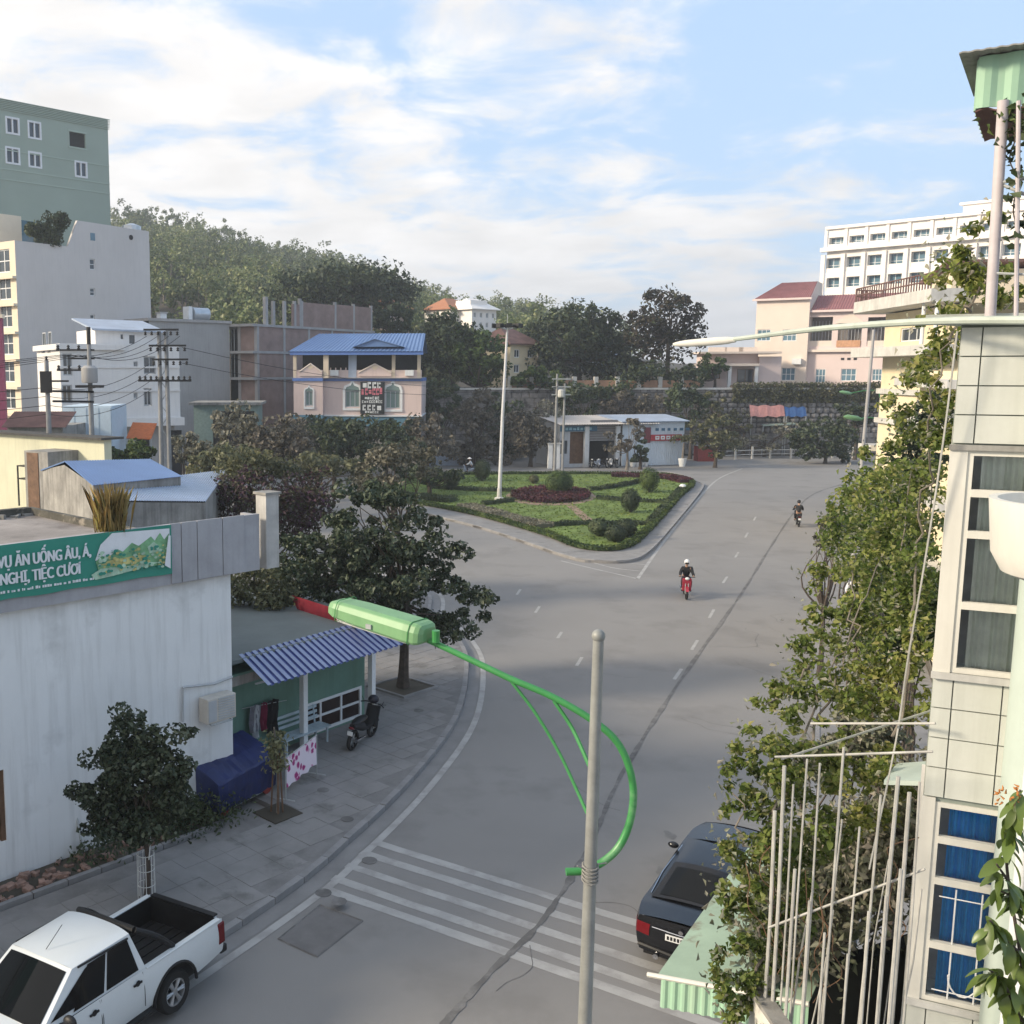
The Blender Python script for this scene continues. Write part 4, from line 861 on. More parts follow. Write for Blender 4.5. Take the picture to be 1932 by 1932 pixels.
def archwin(h, nx, y):
    a, b, c, e = h; w = b - a; cxm = (a + b) / 2; zsp = e
    o = win(t, cxm, y + .08, (c + e) / 2, w - .01, e - c - .01, m_framegrey, m_glassgreen, nx, 1, .1)
    # pointed head: white surround and a green fan
    pts = [(cxm - w / 2, zsp), (cxm - w * .42, zsp + w * .22), (cxm - w * .12, zsp + w * .34), (cxm, zsp + w * .55), (cxm + w * .12, zsp + w * .34), (cxm + w * .42, zsp + w * .22), (cxm + w / 2, zsp)]
    out = [(cxm + (x - cxm) * 1.32, zsp + (z - zsp) * 1.45 + (.0 if 0 < i < 6 else 0)) for i, (x, z) in enumerate(pts)]
    mb = MB(); k = len(pts)
    for i in range(k - 1): mb.xprism([pts[i], pts[i + 1], out[i + 1], out[i]][::-1], y - .08, y - .004)
    for s in (-1, 1): xa, xb = sorted((cxm + s * w / 2, cxm + s * w * .66)); mb.box(xa, xb, y - .08, y - .004, c - .1, zsp)
    mb.box(cxm - w * .66, cxm + w * .66, y - .12, y - .004, c - .35, c - .1); o2 = mb.build('surround', m_white, o); o2.matrix_parent_inverse = Matrix.Translation(-o.location)
    f = MB(); f.xprism(pts[::-1], y - .04, y - .006); f2 = f.build('fanlight', m_glassgreen, o); f2.matrix_parent_inverse = Matrix.Translation(-o.location)
for h in arch: archwin(h, 3, 0)
archwin(wb, 2, -.8)
MB().box(bx - .1, 0, -.95, 8, zbase - .45, zbase).build('plinth', M('teal_plinth', (.10, .22, .30), .7), t); MB().box(0, hx + .1, -.2, 8, zbase - .15, zbase).build('ledge', m_white, t); MB().box(0.02, hx, -.06, 8, zbase - 1.2, zbase - .15).build('plinth', MATS['teal_plinth'], t)
MB().box(bx, hx, .2, 8.5, 0, zbase - 1.2).build('ground_floor', m_dirtyconc, t)
MB().box(bx - .1, .0, -.95, 8, zband, zband + .32).build('band', m_trimblue, t); MB().box(0, hx + .1, -.15, 8, zband, zband + .32).build('band', m_trimblue, t)
zb2 = zband + .32
for a, b, y in ((bx, 0, -.8), (0.02, hx, 0)): MB().box(a, b, y, y + .2, zb2, zb2 + .85).build('balustrade', m_pink, t)
def ped(xa, xb, xm, y, yb_, yt): # pediment
    za, zt = hf.px(xm, yb_, y)[1], hf.px(xm, yt, y)[1]; a, b = hf.px(xa, yb_, y)[0], hf.px(xb, yb_, y)[0]; c = (a + b) / 2
    MB().xprism([(a, zb2 + .2), (b, zb2 + .2), (b, za), (c, zt), (a, za)][::1], y - .15, y - .01).build('pediment', m_pink, t)
    mb = MB()
    for p, q in (((a, za), (c, zt)), ((c, zt), (b, za))): mb.tube([(p[0], y - .16, p[1]), (q[0], y - .16, q[1])], .09, 6)
    mb.build('coping', m_peach, t); MB().add([(c, y - .17, za + .25), (c + .45, y - .17, za + .6), (c, y - .17, za + .95), (c - .45, y - .17, za + .6)], [(0, 1, 2, 3)]).build('ornament', m_cream, t)
ped(*[z3(q, 0)[0] for q in (690, 862, 778)], -.8, z3(0, 795)[1], z3(0, 733)[1]); ped(*[z3(q, 0)[0] for q in (1135, 1385, 1260)], 0, z3(0, 800)[1], z3(0, 735)[1])
for x, y, m, w in ((655, -.8, m_cream, .35), (890, -.8, m_cream, .55), (1090, 0, m_bluegrey, .85), (1400, 0, m_cream, .35), (1592, 0, m_cream, .35)):
    q = hf.px(z3(x, 0)[0], z3(0, 750)[1], y)[0]; MB().box(q - w / 2, q + w / 2, y - .05, y + .35, zb2 + .0, zeave).build('column', m, t)
MB().box(bx + .3, hx - .2, 3.2, 3.4, zb2, zeave).build('gallery_wall', m_dark, t); MB().box(bx, hx, -.5, 8, zb2 - .02, zb2 + .05).build('gallery_floor', m_conc, t)
MB().box(bx - .3, hx + .2, -1.2, -.9, zeave - .1, zeave + .3).build('fascia', m_trimblue, t)
r0, r1 = hf.px(*z3(835, 508), 3.6), hf.px(*z3(1585, 540), 3.6); zr = r0[1]; ze = zeave + .25; xa, xb = bx - .5, hx + .15
mb = MB(); corrugated(mb, (xa, -1.3, ze), (xb, -1.3, ze), (xb, 3.6, zr), (r0[0], 3.6, zr), 34, .05); mb.slab([(r0[0], 3.6, zr), (xb, 3.6, zr), (xb, 8.6, ze), (xa, 8.6, ze)], .06); mb.slab([(xa, 8.6, ze), (xa, -1.3, ze), (r0[0], 3.6, zr)], .06); mb.build('roof', m_blueroof, t)
ga, gb_, gc = hf.px(*z3(1090, 605), -1.0), hf.px(*z3(1480, 612), -1.0), hf.px(*z3(1262, 515), -.6); zg0 = ga[1]; zg = gc[1] - .4
mb = MB(); mb.slab([(ga[0], -1.1, zg0), (gc[0], -1.1, zg), (gc[0], 3.2, zg), (ga[0], 2.0, zg0)][::-1], .06).slab([(gc[0], -1.1, zg), (gb_[0], -1.1, zg0), (gb_[0], 2.0, zg0), (gc[0], 3.2, zg)][::-1], .06); mb.xprism([(ga[0] + .2, zg0), (gb_[0] - .2, zg0), (gc[0], zg - .1)], -.95, -.8); mb.build('roof_gable', m_blueroof, t)
for k, x in enumerate(np.linspace(hf.px(*z3(925, 800), 0)[0], hf.px(*z3(1040, 800), 0)[0], 4)): MB().box(x - .06, x + .06, .02, .1, zb2 + .85, zb2 + 1.1).build('baluster', m_pink, t)
for px_ in (955, 1520): q = hf.px(*z3(px_, 808), -.1); MB().box(q[0] - .45, q[0] + .45, -.4, -.02, zb2 + .25, zb2 + .85).build('air_conditioner', m_white, t)
# sign on the pink house
sg = frthing('shop_sign', 'tall black sign board with red and white lettering on the pink house', 'sign', hf)
a, b = hf.px(*z3(1150, 985), -.3), hf.px(*z3(1332, 985), -.3); st, sb = hf.px(*z3(1240, 870), -.3)[1], hf.px(*z3(1240, 1112), -.3)[1]; sw = b[0] - a[0]
MB().box(a[0], b[0], -.35, -.17, sb, st).build('board', M('sign_black', (.02, .024, .028), .5, .1), sg)
m_sred = M('sign_red', (.55, .16, .2), .6, .1); m_swht = M('sign_white', (.6, .62, .62), .6)
def marks(fz_, hh, m, wd, n, seed):                                   # the sign's writing is too small to read: rows of letter-sized strokes
    g = random.Random(seed); mb = MB(); x = (a[0] + b[0]) / 2 - sw * wd / 2; zc = sb + (st - sb) * fz_; step = sw * wd / n
    for i in range(n):
        w = step * g.uniform(.55, .85)
        if g.random() < .6: mb.box(x, x + w * .35, -.365, -.352, zc - hh, zc + hh).box(x + w * .45, x + w, -.365, -.352, zc + hh * .3, zc + hh).box(x + w * .45, x + w, -.365, -.352, zc - hh, zc - hh * .4)
        else: mb.box(x, x + w, -.365, -.352, zc - hh * g.uniform(.6, 1), zc + hh * g.uniform(.5, 1.2))
        x += step
    mb.build('lettering', m, sg, kind='stuff')
for k, q in enumerate(((.90, .33, m_swht, .8, 4), (.70, .36, m_sred, .9, 6), (.50, .16, m_swht, .62, 6), (.385, .15, m_swht, .86, 9), (.20, .3, m_swht, .8, 4), (.06, .12, m_swht, .6, 6))): marks(*q, k)

# ------------------------------------------------------------------ hill and embankment
def prof(x): return np.interp(x, (-900, -200, 0, 210, 300, 440, 520, 600, 700, 790, 870, 1000, 1070, 1130, 1250, 1500, 2200, 3200), (490, 430, 440, 458, 466, 488, 514, 534, 558, 600, 622, 630, 650, 680, 692, 700, 704, 705))
xs = np.linspace(-900, 3000, 70); ys = np.r_[np.linspace(150, 400, 16), np.linspace(440, 900, 6)]; hv = []
def hill_z(X, Y):
    px = CX + F * X / max(Y, 1); crest = max(8, H + 400 * (708 - prof(px)) / 1952); t = min(max((Y - 150) / 250, 0), 1)
    z = 7 + (crest - 7) * (t ** .85); return z if Y <= 400 else z - (Y - 400) * .05
for Y in ys:
    for x in xs: X = (x - CX) / F * Y; hv.append((X, Y, hill_z(X, Y) + (random.uniform(-1, 1) if Y > 150 else -7.5 * (x < 830))))
n = len(xs); MB().add(hv, [(j * n + i, j * n + i + 1, (j + 1) * n + i + 1, (j + 1) * n + i) for j in range(len(ys) - 1) for i in range(n - 1)]).build('hill', m_bank, smooth=True, kind='structure')
g = np.random.default_rng(21); cc = []; uu = []; sz = []
tr_base = []
for k in range(900):
    x = g.uniform(-150, 1180); Y = 165 + 240 * g.random() ** .8; X = (x - CX) / F * Y; z = hill_z(X, Y)
    if z < 10 or (x > 1080 and g.random() < .6) or (835 < x < 950 and Y < 215): continue
    hgt = g.uniform(5, 10); r = hgt * g.uniform(.35, .6); m = 300; u = g.normal(size=(m, 3)); u /= np.linalg.norm(u, axis=1)[:, None]
    nc = 9; cl = g.normal(size=(nc, 3)) * np.array((r * .55, r * .55, hgt * .22)); j = g.integers(0, nc, m)
    c = np.array((X, Y, z + hgt * .68)) + cl[j] + u * r * .42 * g.uniform(.4, 1, m)[:, None]; cc.append(c); uu.append(u); tr_base.append((X, Y, z, hgt))
for k in range(46):                                                     # taller open crowns on the ridge line
    x = g.uniform(100, 900); Y = g.uniform(390, 402); X = (x - CX) / F * Y; z = hill_z(X, Y); h = g.uniform(6, 11.5); m = 220; u = g.normal(size=(m, 3)); u /= np.linalg.norm(u, axis=1)[:, None]
    cl = g.normal(size=(6, 3)) * np.array((h * .16, h * .16, h * .13)); cc.append(np.array((X, Y, z + h * .85)) + cl[g.integers(0, 6, m)] + u * h * .11 * g.uniform(.3, 1, m)[:, None]); uu.append(u); tr_base.append((X, Y, z, h * 1.15))
V = leaf_arrays(np.vstack(cc), .78, np.vstack(uu), .7, .35, 22)
fo = link('forest', leaf_mesh('forest', V, lf_hill), None, kind='stuff', label='wooded hillside of pale green trees behind the houses')
mb = MB()
for X, Y, z, h in tr_base: mb.tube([(X, Y, z - .5), (X + .2, Y, z + h * .7)], (.22, .1), 4)
mb.build('forest_trunks', m_barkpale, None, kind='stuff', label='thin pale trunks of the hillside wood')

# embankment behind the far road: stone wall, terrace wall, hedge
ew = Fr.ab(P(800, 730, 127)[:2], P(1700, 730, 131)[:2]); el = ew.px(1700, 730)[0]; ez = 8.2
MB().box(-20, el + 30, .35, 40, -.1, ez - .2).build('embankment', m_bank, loc=(*ew.o, 0), rz=ew.a, kind='structure')
t = frthing('retaining_wall', 'rough grey stone retaining wall below the peach coloured building', 'wall', ew)
MB().box(0, el + 20, .12, .4, 0, ez).build('core', M('mortar_dark', (.10, .095, .09), .95, .3), t); MB().box(-.1, el + 20, -.25, .5, ez, ez + .22).build('coping', m_ledge, t)
m_stone = M('wall_stone', (.24, .225, .215), .9, .3, 1.3, 14, .4, rust=((.09, .085, .08), .08, 1.2), world=True)
s0 = ew.px(1325, 780)[0]; sp = []; z = .15
while z < ez - .3:
    x = random.uniform(0, .6); h = random.uniform(.5, .75)
    while x < el: w = random.uniform(.6, 1.25); sp.append((x, z, w, h)); x += w + .06
    z += h + .06
sm_ = []
for k in range(6):
    mb = MB(); mb.ball((0, 0, 0), (.62, .3, .62), 7, 4, bump=.22); v = mb.v[-1]; v[:, 0] = np.clip(v[:, 0], -.5, .5); v[:, 2] = np.clip(v[:, 2], -.5, .5); sm_.append(mb.mesh('stone', m_stone))
cand = [q for q in sp if q[0] > s0 and q[1] > 2.2]; random.shuffle(cand); chosen = set(cand[:290]); rest = MB()
for q in sp:
    x, z, w, h = q
    if q in chosen: o = link('stone', random.choice(sm_), t, (x + w / 2, .06, z + h / 2)); o.scale = (w, 1, h)
    else: rest.box(x, x + w, -.06 - random.random() * .14, .14, z, z + h)
rest.build('stones', m_stone, t, kind='stuff')
t = frthing('terrace_wall', 'weathered orange and white parapet wall along the top of the embankment', 'wall', ew)
a, b = ew.px(960, 735)[0], ew.px(1325, 735)[0]
for k in range(9):
    x = a + (b - a) * k / 9; MB().box(x, x + .5, .5, 1.0, ez + .2, ez + 1.6).build('pillar', m_ledge, t)
    MB().box(x + .52, a + (b - a) * (k + 1) / 9 - .02, .65, .85, ez + .2, ez + 1.15).build('panel', M('orange_wash', (.38, .22, .14), .85, .25, 1, 10), t)

# ------------------------------------------------------------------ peach building with red roofs
z5 = zf(2500, 700, 1.4418)
pk = Fr.ab(P(1420, 720, 150)[:2], P(1523, 720, 146)[:2]); t = frthing('peach_building', 'peach coloured public building with dark red tiled roofs on top of the stone wall', 'building', pk)
pz = ez; pw = pk.px(*z5(765, 800))[0]; pe = pk.px(*z5(600, 608))[1]; pr_ = pk.px(*z5(700, 518), 4.5)[1]
up = openings(pk, [(*z5(490, 772), *z5(562, 835)), (*z5(628, 772), *z5(702, 835)), (*z5(620, 980), *z5(695, 1048))]); of = [(a, b, c - pz, e - pz) for a, b, c, e in up]
mb = MB(); mb.wall((0, 0, pz), (1, 0, 0), (0, 1, 0), pw, pe - pz, of, .2).wall((0, 10, pz), (0, -1, 0), (1, 0, 0), 10, pe - pz).wall((pw, 0, pz), (0, 1, 0), (-1, 0, 0), 10, pe - pz)
mb.add([(pw, 0, pe), (pw, 10, pe), (pw, 10, pr_ + .1), (pw, 4.5, pr_ + .1)], [(0, 1, 2, 3)]); mb.build('wall', m_peach, t); fit_windows(t, of, m_frame, m_glassblue, 3, 2, .08, .09, oz=pz)
mb = MB(); corrugated(mb, (-.4, -.5, pe), (pw + .1, -.5, pe), (pw + .1, 4.5, pr_), (-.4 + 2.8, 4.5, pr_), 26, .06); mb.slab([(-.4, -.5, pe), (2.4, 4.5, pr_), (2.4, 10, pr_), (-.4, 10, pe)], .1); mb.build('roof', m_redroof, t)
MB().box(-.5, pw + .25, -.6, -.45, pe - .2, pe + .08).build('gutter', m_peachpink, t)
D2 = 1.0; w2 = pk.px(*z5(1420, 900), D2)[0]; pe2 = pk.px(*z5(900, 668), D2)[1]; pr2 = pk.px(*z5(1000, 582), 5.5)[1]
lo = openings(pk, [(*z5(805, 985), *z5(858, 1060)), (*z5(942, 985), *z5(1025, 1050)), (*z5(1110, 985), *z5(1165, 1050))], D2)
zg1, zg2 = pk.px(*z5(900, 880), D2)[1], pk.px(*z5(900, 702), D2)[1]
lg = openings(pk, [(*z5(768, 705), *z5(895, 862)), (*z5(925, 738), *z5(1055, 862)), (*z5(1085, 705), *z5(1212, 862))], D2)
ho = [(a - pw, b - pw, c - pz, e - pz) for a, b, c, e in lo] + [(a - pw, b - pw, c - pz, e - pz) for a, b, c, e in lg]
mb = MB(); mb.wall((pw, D2, pz), (1, 0, 0), (0, 1, 0), w2 - pw, pe2 - pz, ho, .25); mb.wall((w2, D2, pz), (0, 1, 0), (-1, 0, 0), 9, pe2 - pz); mb.build('wall', m_peachpink, t)
fit_windows(t, [h for h in ho[:3]], m_frame, m_glassblue, 3, 2, D2 + .08, .09, ox=pw, oz=pz)
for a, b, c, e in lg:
    MB().box(a - .3, b + .3, D2 + 2.0, D2 + 2.2, c - .2, e + .3).build('recess_wall', M('grey_shade_wall', (.20, .18, .17), .9, .15), t); MB().box(a, b, D2 + .28, D2 + 2, c - .15, c).build('recess_floor', m_ledge, t)  # back wall's dark grey stands in for the shade inside the recess
    mb = MB()
    for x in np.arange(a + .3, b, .42): mb.box(x, x + .06, D2 + 1.2, D2 + 1.26, c, e - .5)
    mb.build('grille', m_framegrey, t, kind='stuff'); MB().box(a, b, D2 + .1, D2 + .2, c, c + .75).build('balustrade', m_peach, t)
a, b, c, e = lg[1]; MB().xprism([(a - .3, e), (b + .3, e), ((a + b) / 2, e + 1.5)], D2 - .1, D2 + .02).build('pediment', m_peach, t)
MB().box((a + b) / 2 - 1.6, (a + b) / 2 + 1.4, D2 - .12, D2 - .01, c - .1, c + .8).build('name_board', M('orange_board', (.55, .30, .17), .6), t)
for k in range(3): MB().box((a + b) / 2 - .9 + k * .8, (a + b) / 2 - .5 + k * .8, D2 - .05, D2 - .004, pk.px(*z5(990, 937), D2)[1], pk.px(*z5(990, 925), D2)[1]).build('vent', m_dark, t)
MB().box(pw, w2, D2 - .5, D2 - .01, zg1 - .35, zg1).build('ledge', m_peach, t)
mb = MB(); corrugated(mb, (pw + .1, D2 - .6, pe2), (w2 + .5, D2 - .6, pe2), (w2 + .5, 6, pr2), (pw + .1, 6, pr2), 44, .06); mb.build('roof', m_redroof, t); MB().box(pw, w2 + .5, D2 - .7, D2 - .55, pe2 - .25, pe2 + .05).build('gutter', m_peachpink, t)
ac = pk.px(*z5(705, 945), 0); MB().box(ac[0] - .6, ac[0] + .6, -.6, -.03, ac[1] - .4, ac[1] + .4).build('air_conditioner', m_white, t)
# porch pavilion
pv = Fr.ab(P(1418 - 98, 720, 141)[:2], P(1500, 720, 139)[:2]); t = frthing('porch_pavilion', 'low peach pavilion with a flat porch roof on white columns on the embankment', 'pavilion', pv)
A = lambda x, y, d=0: pv.px(*z5(x, y), d)
x0, x1, x2 = A(200, 1000, 2)[0], A(490, 1000, 2)[0], A(610, 1000, 2)[0]; zr_, zp = A(300, 962)[1], A(400, 903, 2)[1]
wn_ = openings(pv, [(*z5(245, 985), *z5(290, 1040)), (*z5(380, 985), *z5(470, 1060))], 2)
mb = MB(); mb.wall((x0, 2, pz), (1, 0, 0), (0, 1, 0), x1 - x0, zp - pz, [(a - x0, b - x0, max(c - pz, 0), e - pz) for a, b, c, e in wn_], .2).wall((x1, 1.2, pz), (1, 0, 0), (0, 1, 0), x2 - x1, zp - .4 - pz).wall((x2, 1.2, pz), (0, 1, 0), (-1, 0, 0), 6, zp - .4 - pz).wall((x0, 8, pz), (0, -1, 0), (1, 0, 0), 6, zp - pz).wall((x1, 1.2, pz), (0, 1, 0), (1, 0, 0), .8, zp - .4 - pz); mb.build('wall', m_peachpink, t)
for a, b, c, e in wn_: win(t, (a + b) / 2, 2.08, (max(c, pz) + e) / 2, b - a - .02, e - max(c, pz) - .02, m_wood, m_glass, 2, 1, .1)
MB().box(x0 - .8, x2 - .3, 0, 8, zp - .02, zp + .25).build('roof', m_peach, t)
MB().box(A(165, 960)[0], A(500, 960)[0], -.2, 2.2, zr_ - .2, zr_ + .15).build('porch_roof', m_peach, t)
for x in (185, 342, 487): q = A(x, 1000)[0]; MB().box(q - .22, q + .22, 0, .44, pz, zr_ - .2).build('column', m_white, t)
for x in (275, 365, 440): q = A(x, 885, 3)[0]; MB().box(q - 1.2, q + 1.2, 3, 3.2, zp + .25, A(x, 868, 3)[1]).build('roof_parapet', m_peach, t)
hd = frthing('wall_hedge', 'dark trimmed hedge growing along the top of the stone wall', 'hedge', ew); gg = np.random.default_rng(9)
a, b = ew.px(1380, 735)[0], ew.px(1690, 735)[0]; m = 9000; c = np.c_[gg.uniform(a, b, m), gg.uniform(-.5, .6, m), ez - 1.6 + 2.2 * gg.random(m) * (1 + .15 * np.sin(gg.uniform(a, b, m)))]
link('foliage', leaf_mesh('foliage', leaf_arrays(c, .38, None, .6, .2, 10), lf_olive), hd, kind='stuff'); MB().box(a, b, -.2, .5, ez + .22, ez + .5).build('stems', m_bark, hd)

# ------------------------------------------------------------------ white hotel
C = P(1553, 600, 190)[:2]; hf2 = Fr(C, math.atan2(-.743, .67)); t = frthing('white_hotel', 'large white hotel block with three rows of recessed balconies above the red roofs', 'hotel', hf2)
hl_ = hf2.px(1960, 600)[0]; hz_ = hf2.px(*z5(850, 236))[1]
rows = [((915, 1028, 1143, 1255, 1378, 1503, 1630), (300, 292, 284, 272, 258, 244, 228), 62, 42), ((905, 1018, 1133, 1250, 1370, 1494), (425, 415, 408, 400, 390, 380), 70, 62), ((908, 1013, 1128, 1243, 1362, 1480), (530, 523, 518, 508, 500, 492), 70, 58)]
hh = []
for (xs_, ys_, w, h) in rows:
    for x, y in zip(xs_, ys_): hh.append(openings(hf2, [(*z5(x - w * .68, y - h * .66), *z5(x + w * .68, y + h * .64))])[0])
# align rows so that the grid is regular
for i in (0, 7, 13):
    sub = hh[i:i + (7 if i == 0 else 6)]; zc_ = np.mean([q[2] for q in sub]); zt_ = np.mean([q[3] for q in sub]); ww = np.mean([q[1] - q[0] for q in sub])
    c0_ = np.polyfit(range(len(sub)), [(q[0] + q[1]) / 2 for q in sub], 1)
    for k in range(len(sub)): m_ = np.polyval(c0_, k); hh[i + k] = (m_ - ww / 2, m_ + ww / 2, zc_, zt_)
step = c0_[0]; extra = []
for i, cnt in ((0, 7), (7, 6), (13, 6)):
    for k in range(cnt, 10): q = hh[i]; w = q[1] - q[0]; m_ = (q[0] + q[1]) / 2 + step * k; extra.append((m_ - w / 2, m_ + w / 2, q[2], q[3]))
hh += [q for q in extra if q[1] < hl_ - .5]
mb = MB(); mb.wall((0, 0, pz), (1, 0, 0), (0, 1, 0), hl_, hz_ - pz, [(a, b, c - pz, e - pz) for a, b, c, e in hh], 1.0).wall((0, 14, pz), (0, -1, 0), (1, 0, 0), 14, hz_ - pz).quad((0, 0, hz_), (hl_, 0, hz_), (hl_, 14, hz_), (0, 14, hz_)); mb.build('wall', m_hotel, t)
for k, (a, b, c, e) in enumerate(hh):
    win(t, (a + b) / 2, .9, (c + e) / 2, round(b - a + .1, 1), round(e - c + .1, 1), m_frame, m_glassblue, 3, 2, .12)
    MB().box(a + .02, b - .02, .05, .2, c, c + (e - c) * .3).build('balustrade', m_hotel, t)
for x in np.arange(hh[7][0] - .5, hl_, step): MB().box(x - .35, x + .35, -.35, -.004, pz, hh[7][3] + .6).build('pilaster', m_hotel, t)
zc_ = hf2.px(*z5(850, 345))[1]; MB().box(-.9, hl_, -1.0, -.004, zc_ - .35, zc_ + .35).build('cornice', m_hotel, t); MB().box(-.4, hl_, -.5, .3, hz_, hz_ + .5).build('parapet', m_hotel, t)
for x in np.arange(hh[0][0] - .5, hl_, step): MB().box(x - .25, x + .25, -.25, -.004, zc_ + .35, hz_).build('pilaster', m_hotel, t)
q = hf2.px(*z5(1605, 100), 2); MB().box(q[0], hl_, 2, 12, hz_, q[1]).build('penthouse', m_hotel, t); MB().box(q[0] - .5, hl_, 1.6, 12, q[1], q[1] + .4).build('penthouse_roof', m_hotel, t)

# ------------------------------------------------------------------ roadside workshop and container shop
z4 = zf(1500, 1000, 1.61)
sf = Fr.ab(np.array(G(*z4(960, 1212))[:2]), np.array(G(*z4(1800, 1182))[:2]) + np.array((0, -2.0))); t = frthing('workshop', 'low roadside workshop with a blue sign and a dark open garage door', 'workshop', sf)
A = lambda x, y, d=0: sf.px(*z4(x, y), d)
zt_ = A(1100, 948)[1]; xr = A(1320, 1000)[0]
hs = openings(sf, [(*z4(1025, 998), *z4(1115, 1190)), (*z4(1142, 1050), *z4(1305, 1200)), (*z4(968, 1050), *z4(1010, 1130))]); hs = [(a, b, max(c, .02), e) for a, b, c, e in hs]
mb = MB(); mb.wall((0, 0, 0), (1, 0, 0), (0, 1, 0), xr, zt_, hs, .25).wall((0, 6, 0), (0, -1, 0), (1, 0, 0), 6, zt_).wall((xr, 0, 0), (0, 1, 0), (-1, 0, 0), 6, zt_); mb.build('wall', M('dusty_white', (.48, .50, .53), .85, .12, .6, 10, 0, streak=.3), t)
MB().box(hs[1][0] - .2, hs[1][1] + .2, 2.2, 2.3, 0, zt_ - .3).build('garage_back', m_dark, t); MB().box(hs[0][0], hs[0][1], .3, .36, 0, hs[0][3]).build('door', m_wood, t)
MB().box(hs[2][0], hs[2][1], .1, .14, hs[2][2], hs[2][3]).build('pane', m_glass, t)
mb = MB(); a, b = hs[1][0], hs[1][1]
for k in range(8): z = hs[1][3] + .08 + k * .28; mb.box(a, b, -.1, -.004, z, z + .24)
mb.build('roller_shutter', M('dull_shutter', (.22, .21, .21), .7, .15), t)
mb = MB(); zb_ = A(1200, 897, 5)[1]; corrugated(mb, (-.5, -1.2, zt_ - .05), (xr + 4.5, -1.2, zt_ - .05), (xr + 4.5, 5, zb_), (-.5, 5, zb_), 40, .05); mb.build('roof', M('pale_sheet_roof', (.43, .41, .40), .7, .12, .6, 10), t)
q0, q1 = A(968, 985, -.2), A(1190, 960, -.2); bs = MB().box(q0[0], q1[0], -.25, -.12, q0[1] - .2, q1[1]).build('sign_board', M('sign_blue', (.06, .15, .24), .6), t)
g5 = random.Random(3); x = q0[0] + .6; mb = MB()
while x < q1[0] - .6: w = g5.uniform(.25, .4); mb.box(x, x + w, -.29, -.26, q0[1] - .2 + (q1[1] - q0[1] + .2) * .25, q0[1] - .2 + (q1[1] - q0[1] + .2) * g5.uniform(.6, .8)); x += w + .14
mb.build('lettering', M('sign_cyan', (.30, .52, .62), .6), t, kind='stuff')
for x in (1125, 1312): q = A(x, 1000, -.15)[0]; MB().box(q - .25, q + .25, -.4, -.01, 0, zt_ - .3).build('pillar', m_white, t)
ct_ = frthing('container_shop', 'white corrugated container shop with a red and white lettered board', 'shop', sf); xa, xb = A(1335, 1000, -.2)[0], A(1720, 1000, -.6)[0]; zc_ = A(1700, 935, -.6)[1]; cb = A(1795, 1000, 5)[0]
mb = MB(); corrugated(mb, (xa, -.5, .05), (xb, -.5, .05), (xb, -.5, zc_), (xa, -.5, zc_), 30, .05); corrugated(mb, (xb, -.5, .05), (xb + .5, 5, .05), (xb + .5, 5, zc_), (xb, -.5, zc_), 14, .05); mb.build('wall', M('container_white', (.58, .65, .72), .6, .06, 1, 12, 0, streak=.2), ct_)
MB().slab([(xa - .3, -.9, zc_ + .1), (xb + .4, -.9, zc_ + .1), (xb + .9, 5.2, zc_ + .6), (xa - .3, 5.2, zc_ + .6)], .1).build('roof', m_bluegrey, ct_)
a, b = A(1515, 1052, -.7), A(1702, 1012, -.7); MB().box(a[0], b[0], -.72, -.6, a[1], b[1]).build('board', M('board_red', (.42, .04, .05), .6), ct_)
x = a[0] + .5; mb = MB()
while x < b[0] - .6: hb = b[1] - a[1]; mb.box(x, x + .5, -.76, -.73, a[1] + hb * .2, b[1] - hb * .2).box(x + .14, x + .36, -.765, -.755, a[1] + hb * .42, b[1] - hb * .42, 1); x += .68
mb.build('lettering', [m_white, MATS['board_red']], ct_, kind='stuff')
MB().box(a[0] - .8, a[0], -.62, -.55, a[1] - .2, A(1530, 970, -.7)[1]).build('side_panel', M('dark_red_panel', (.2, .05, .06), .7), ct_)
mb = MB(); x = a[0] + .6
for k in range(6): mb.box(x + k * .75, x + k * .75 + random.uniform(.3, .5), -.58, -.565, zc_ - 1.0, zc_ - .7)
mb.build('lettering', MATS['sign_blue'], ct_, kind='stuff')
def far_box(name, label, cat, x0, x1, yb, yt, mat, depth=2, part='wall', dy=0):
    a, b = G(x0, yb), G(x1, yb); fr = Fr.ab(a[:2] + np.array((0, dy)), b[:2] + np.array((0, dy))); t = frthing(name, label, cat, fr); L = fr.px(x1, yb)[0]; z = fr.px((x0 + x1) / 2, yt)[1]
    MB().box(0, L, 0, depth, 0, z).build(part, mat, t); return t, fr, L, z
t, fr, Lk, z = far_box('kiosk', 'small kiosk with a tan panel under the trees left of the mast lamp', 'kiosk', 808, 868, 878, 836, M('tan_panel', (.36, .25, .15), .8, .15))
MB().box(-.4, Lk + .4, -.6, 2.4, z, z + .2).build('roof', m_dirtyconc, t); MB().box(.1, Lk - .1, -.1, -.01, 0, 1.1).build('counter', m_bluegrey, t)
for k, x in enumerate((1038, 1052)):
    t, fr, L, z = far_box('gate_post', ('left' if k == 0 else 'right') + ' one of two white painted gate posts beside the workshop', 'post', x - 4, x + 4, 884, 838, m_white, .5, 'shaft'); t['group'] = 'white gate posts'
    MB().box(-.1, L + .1, -.1, .6, z, z + .12).build('cap', m_ledge, t)
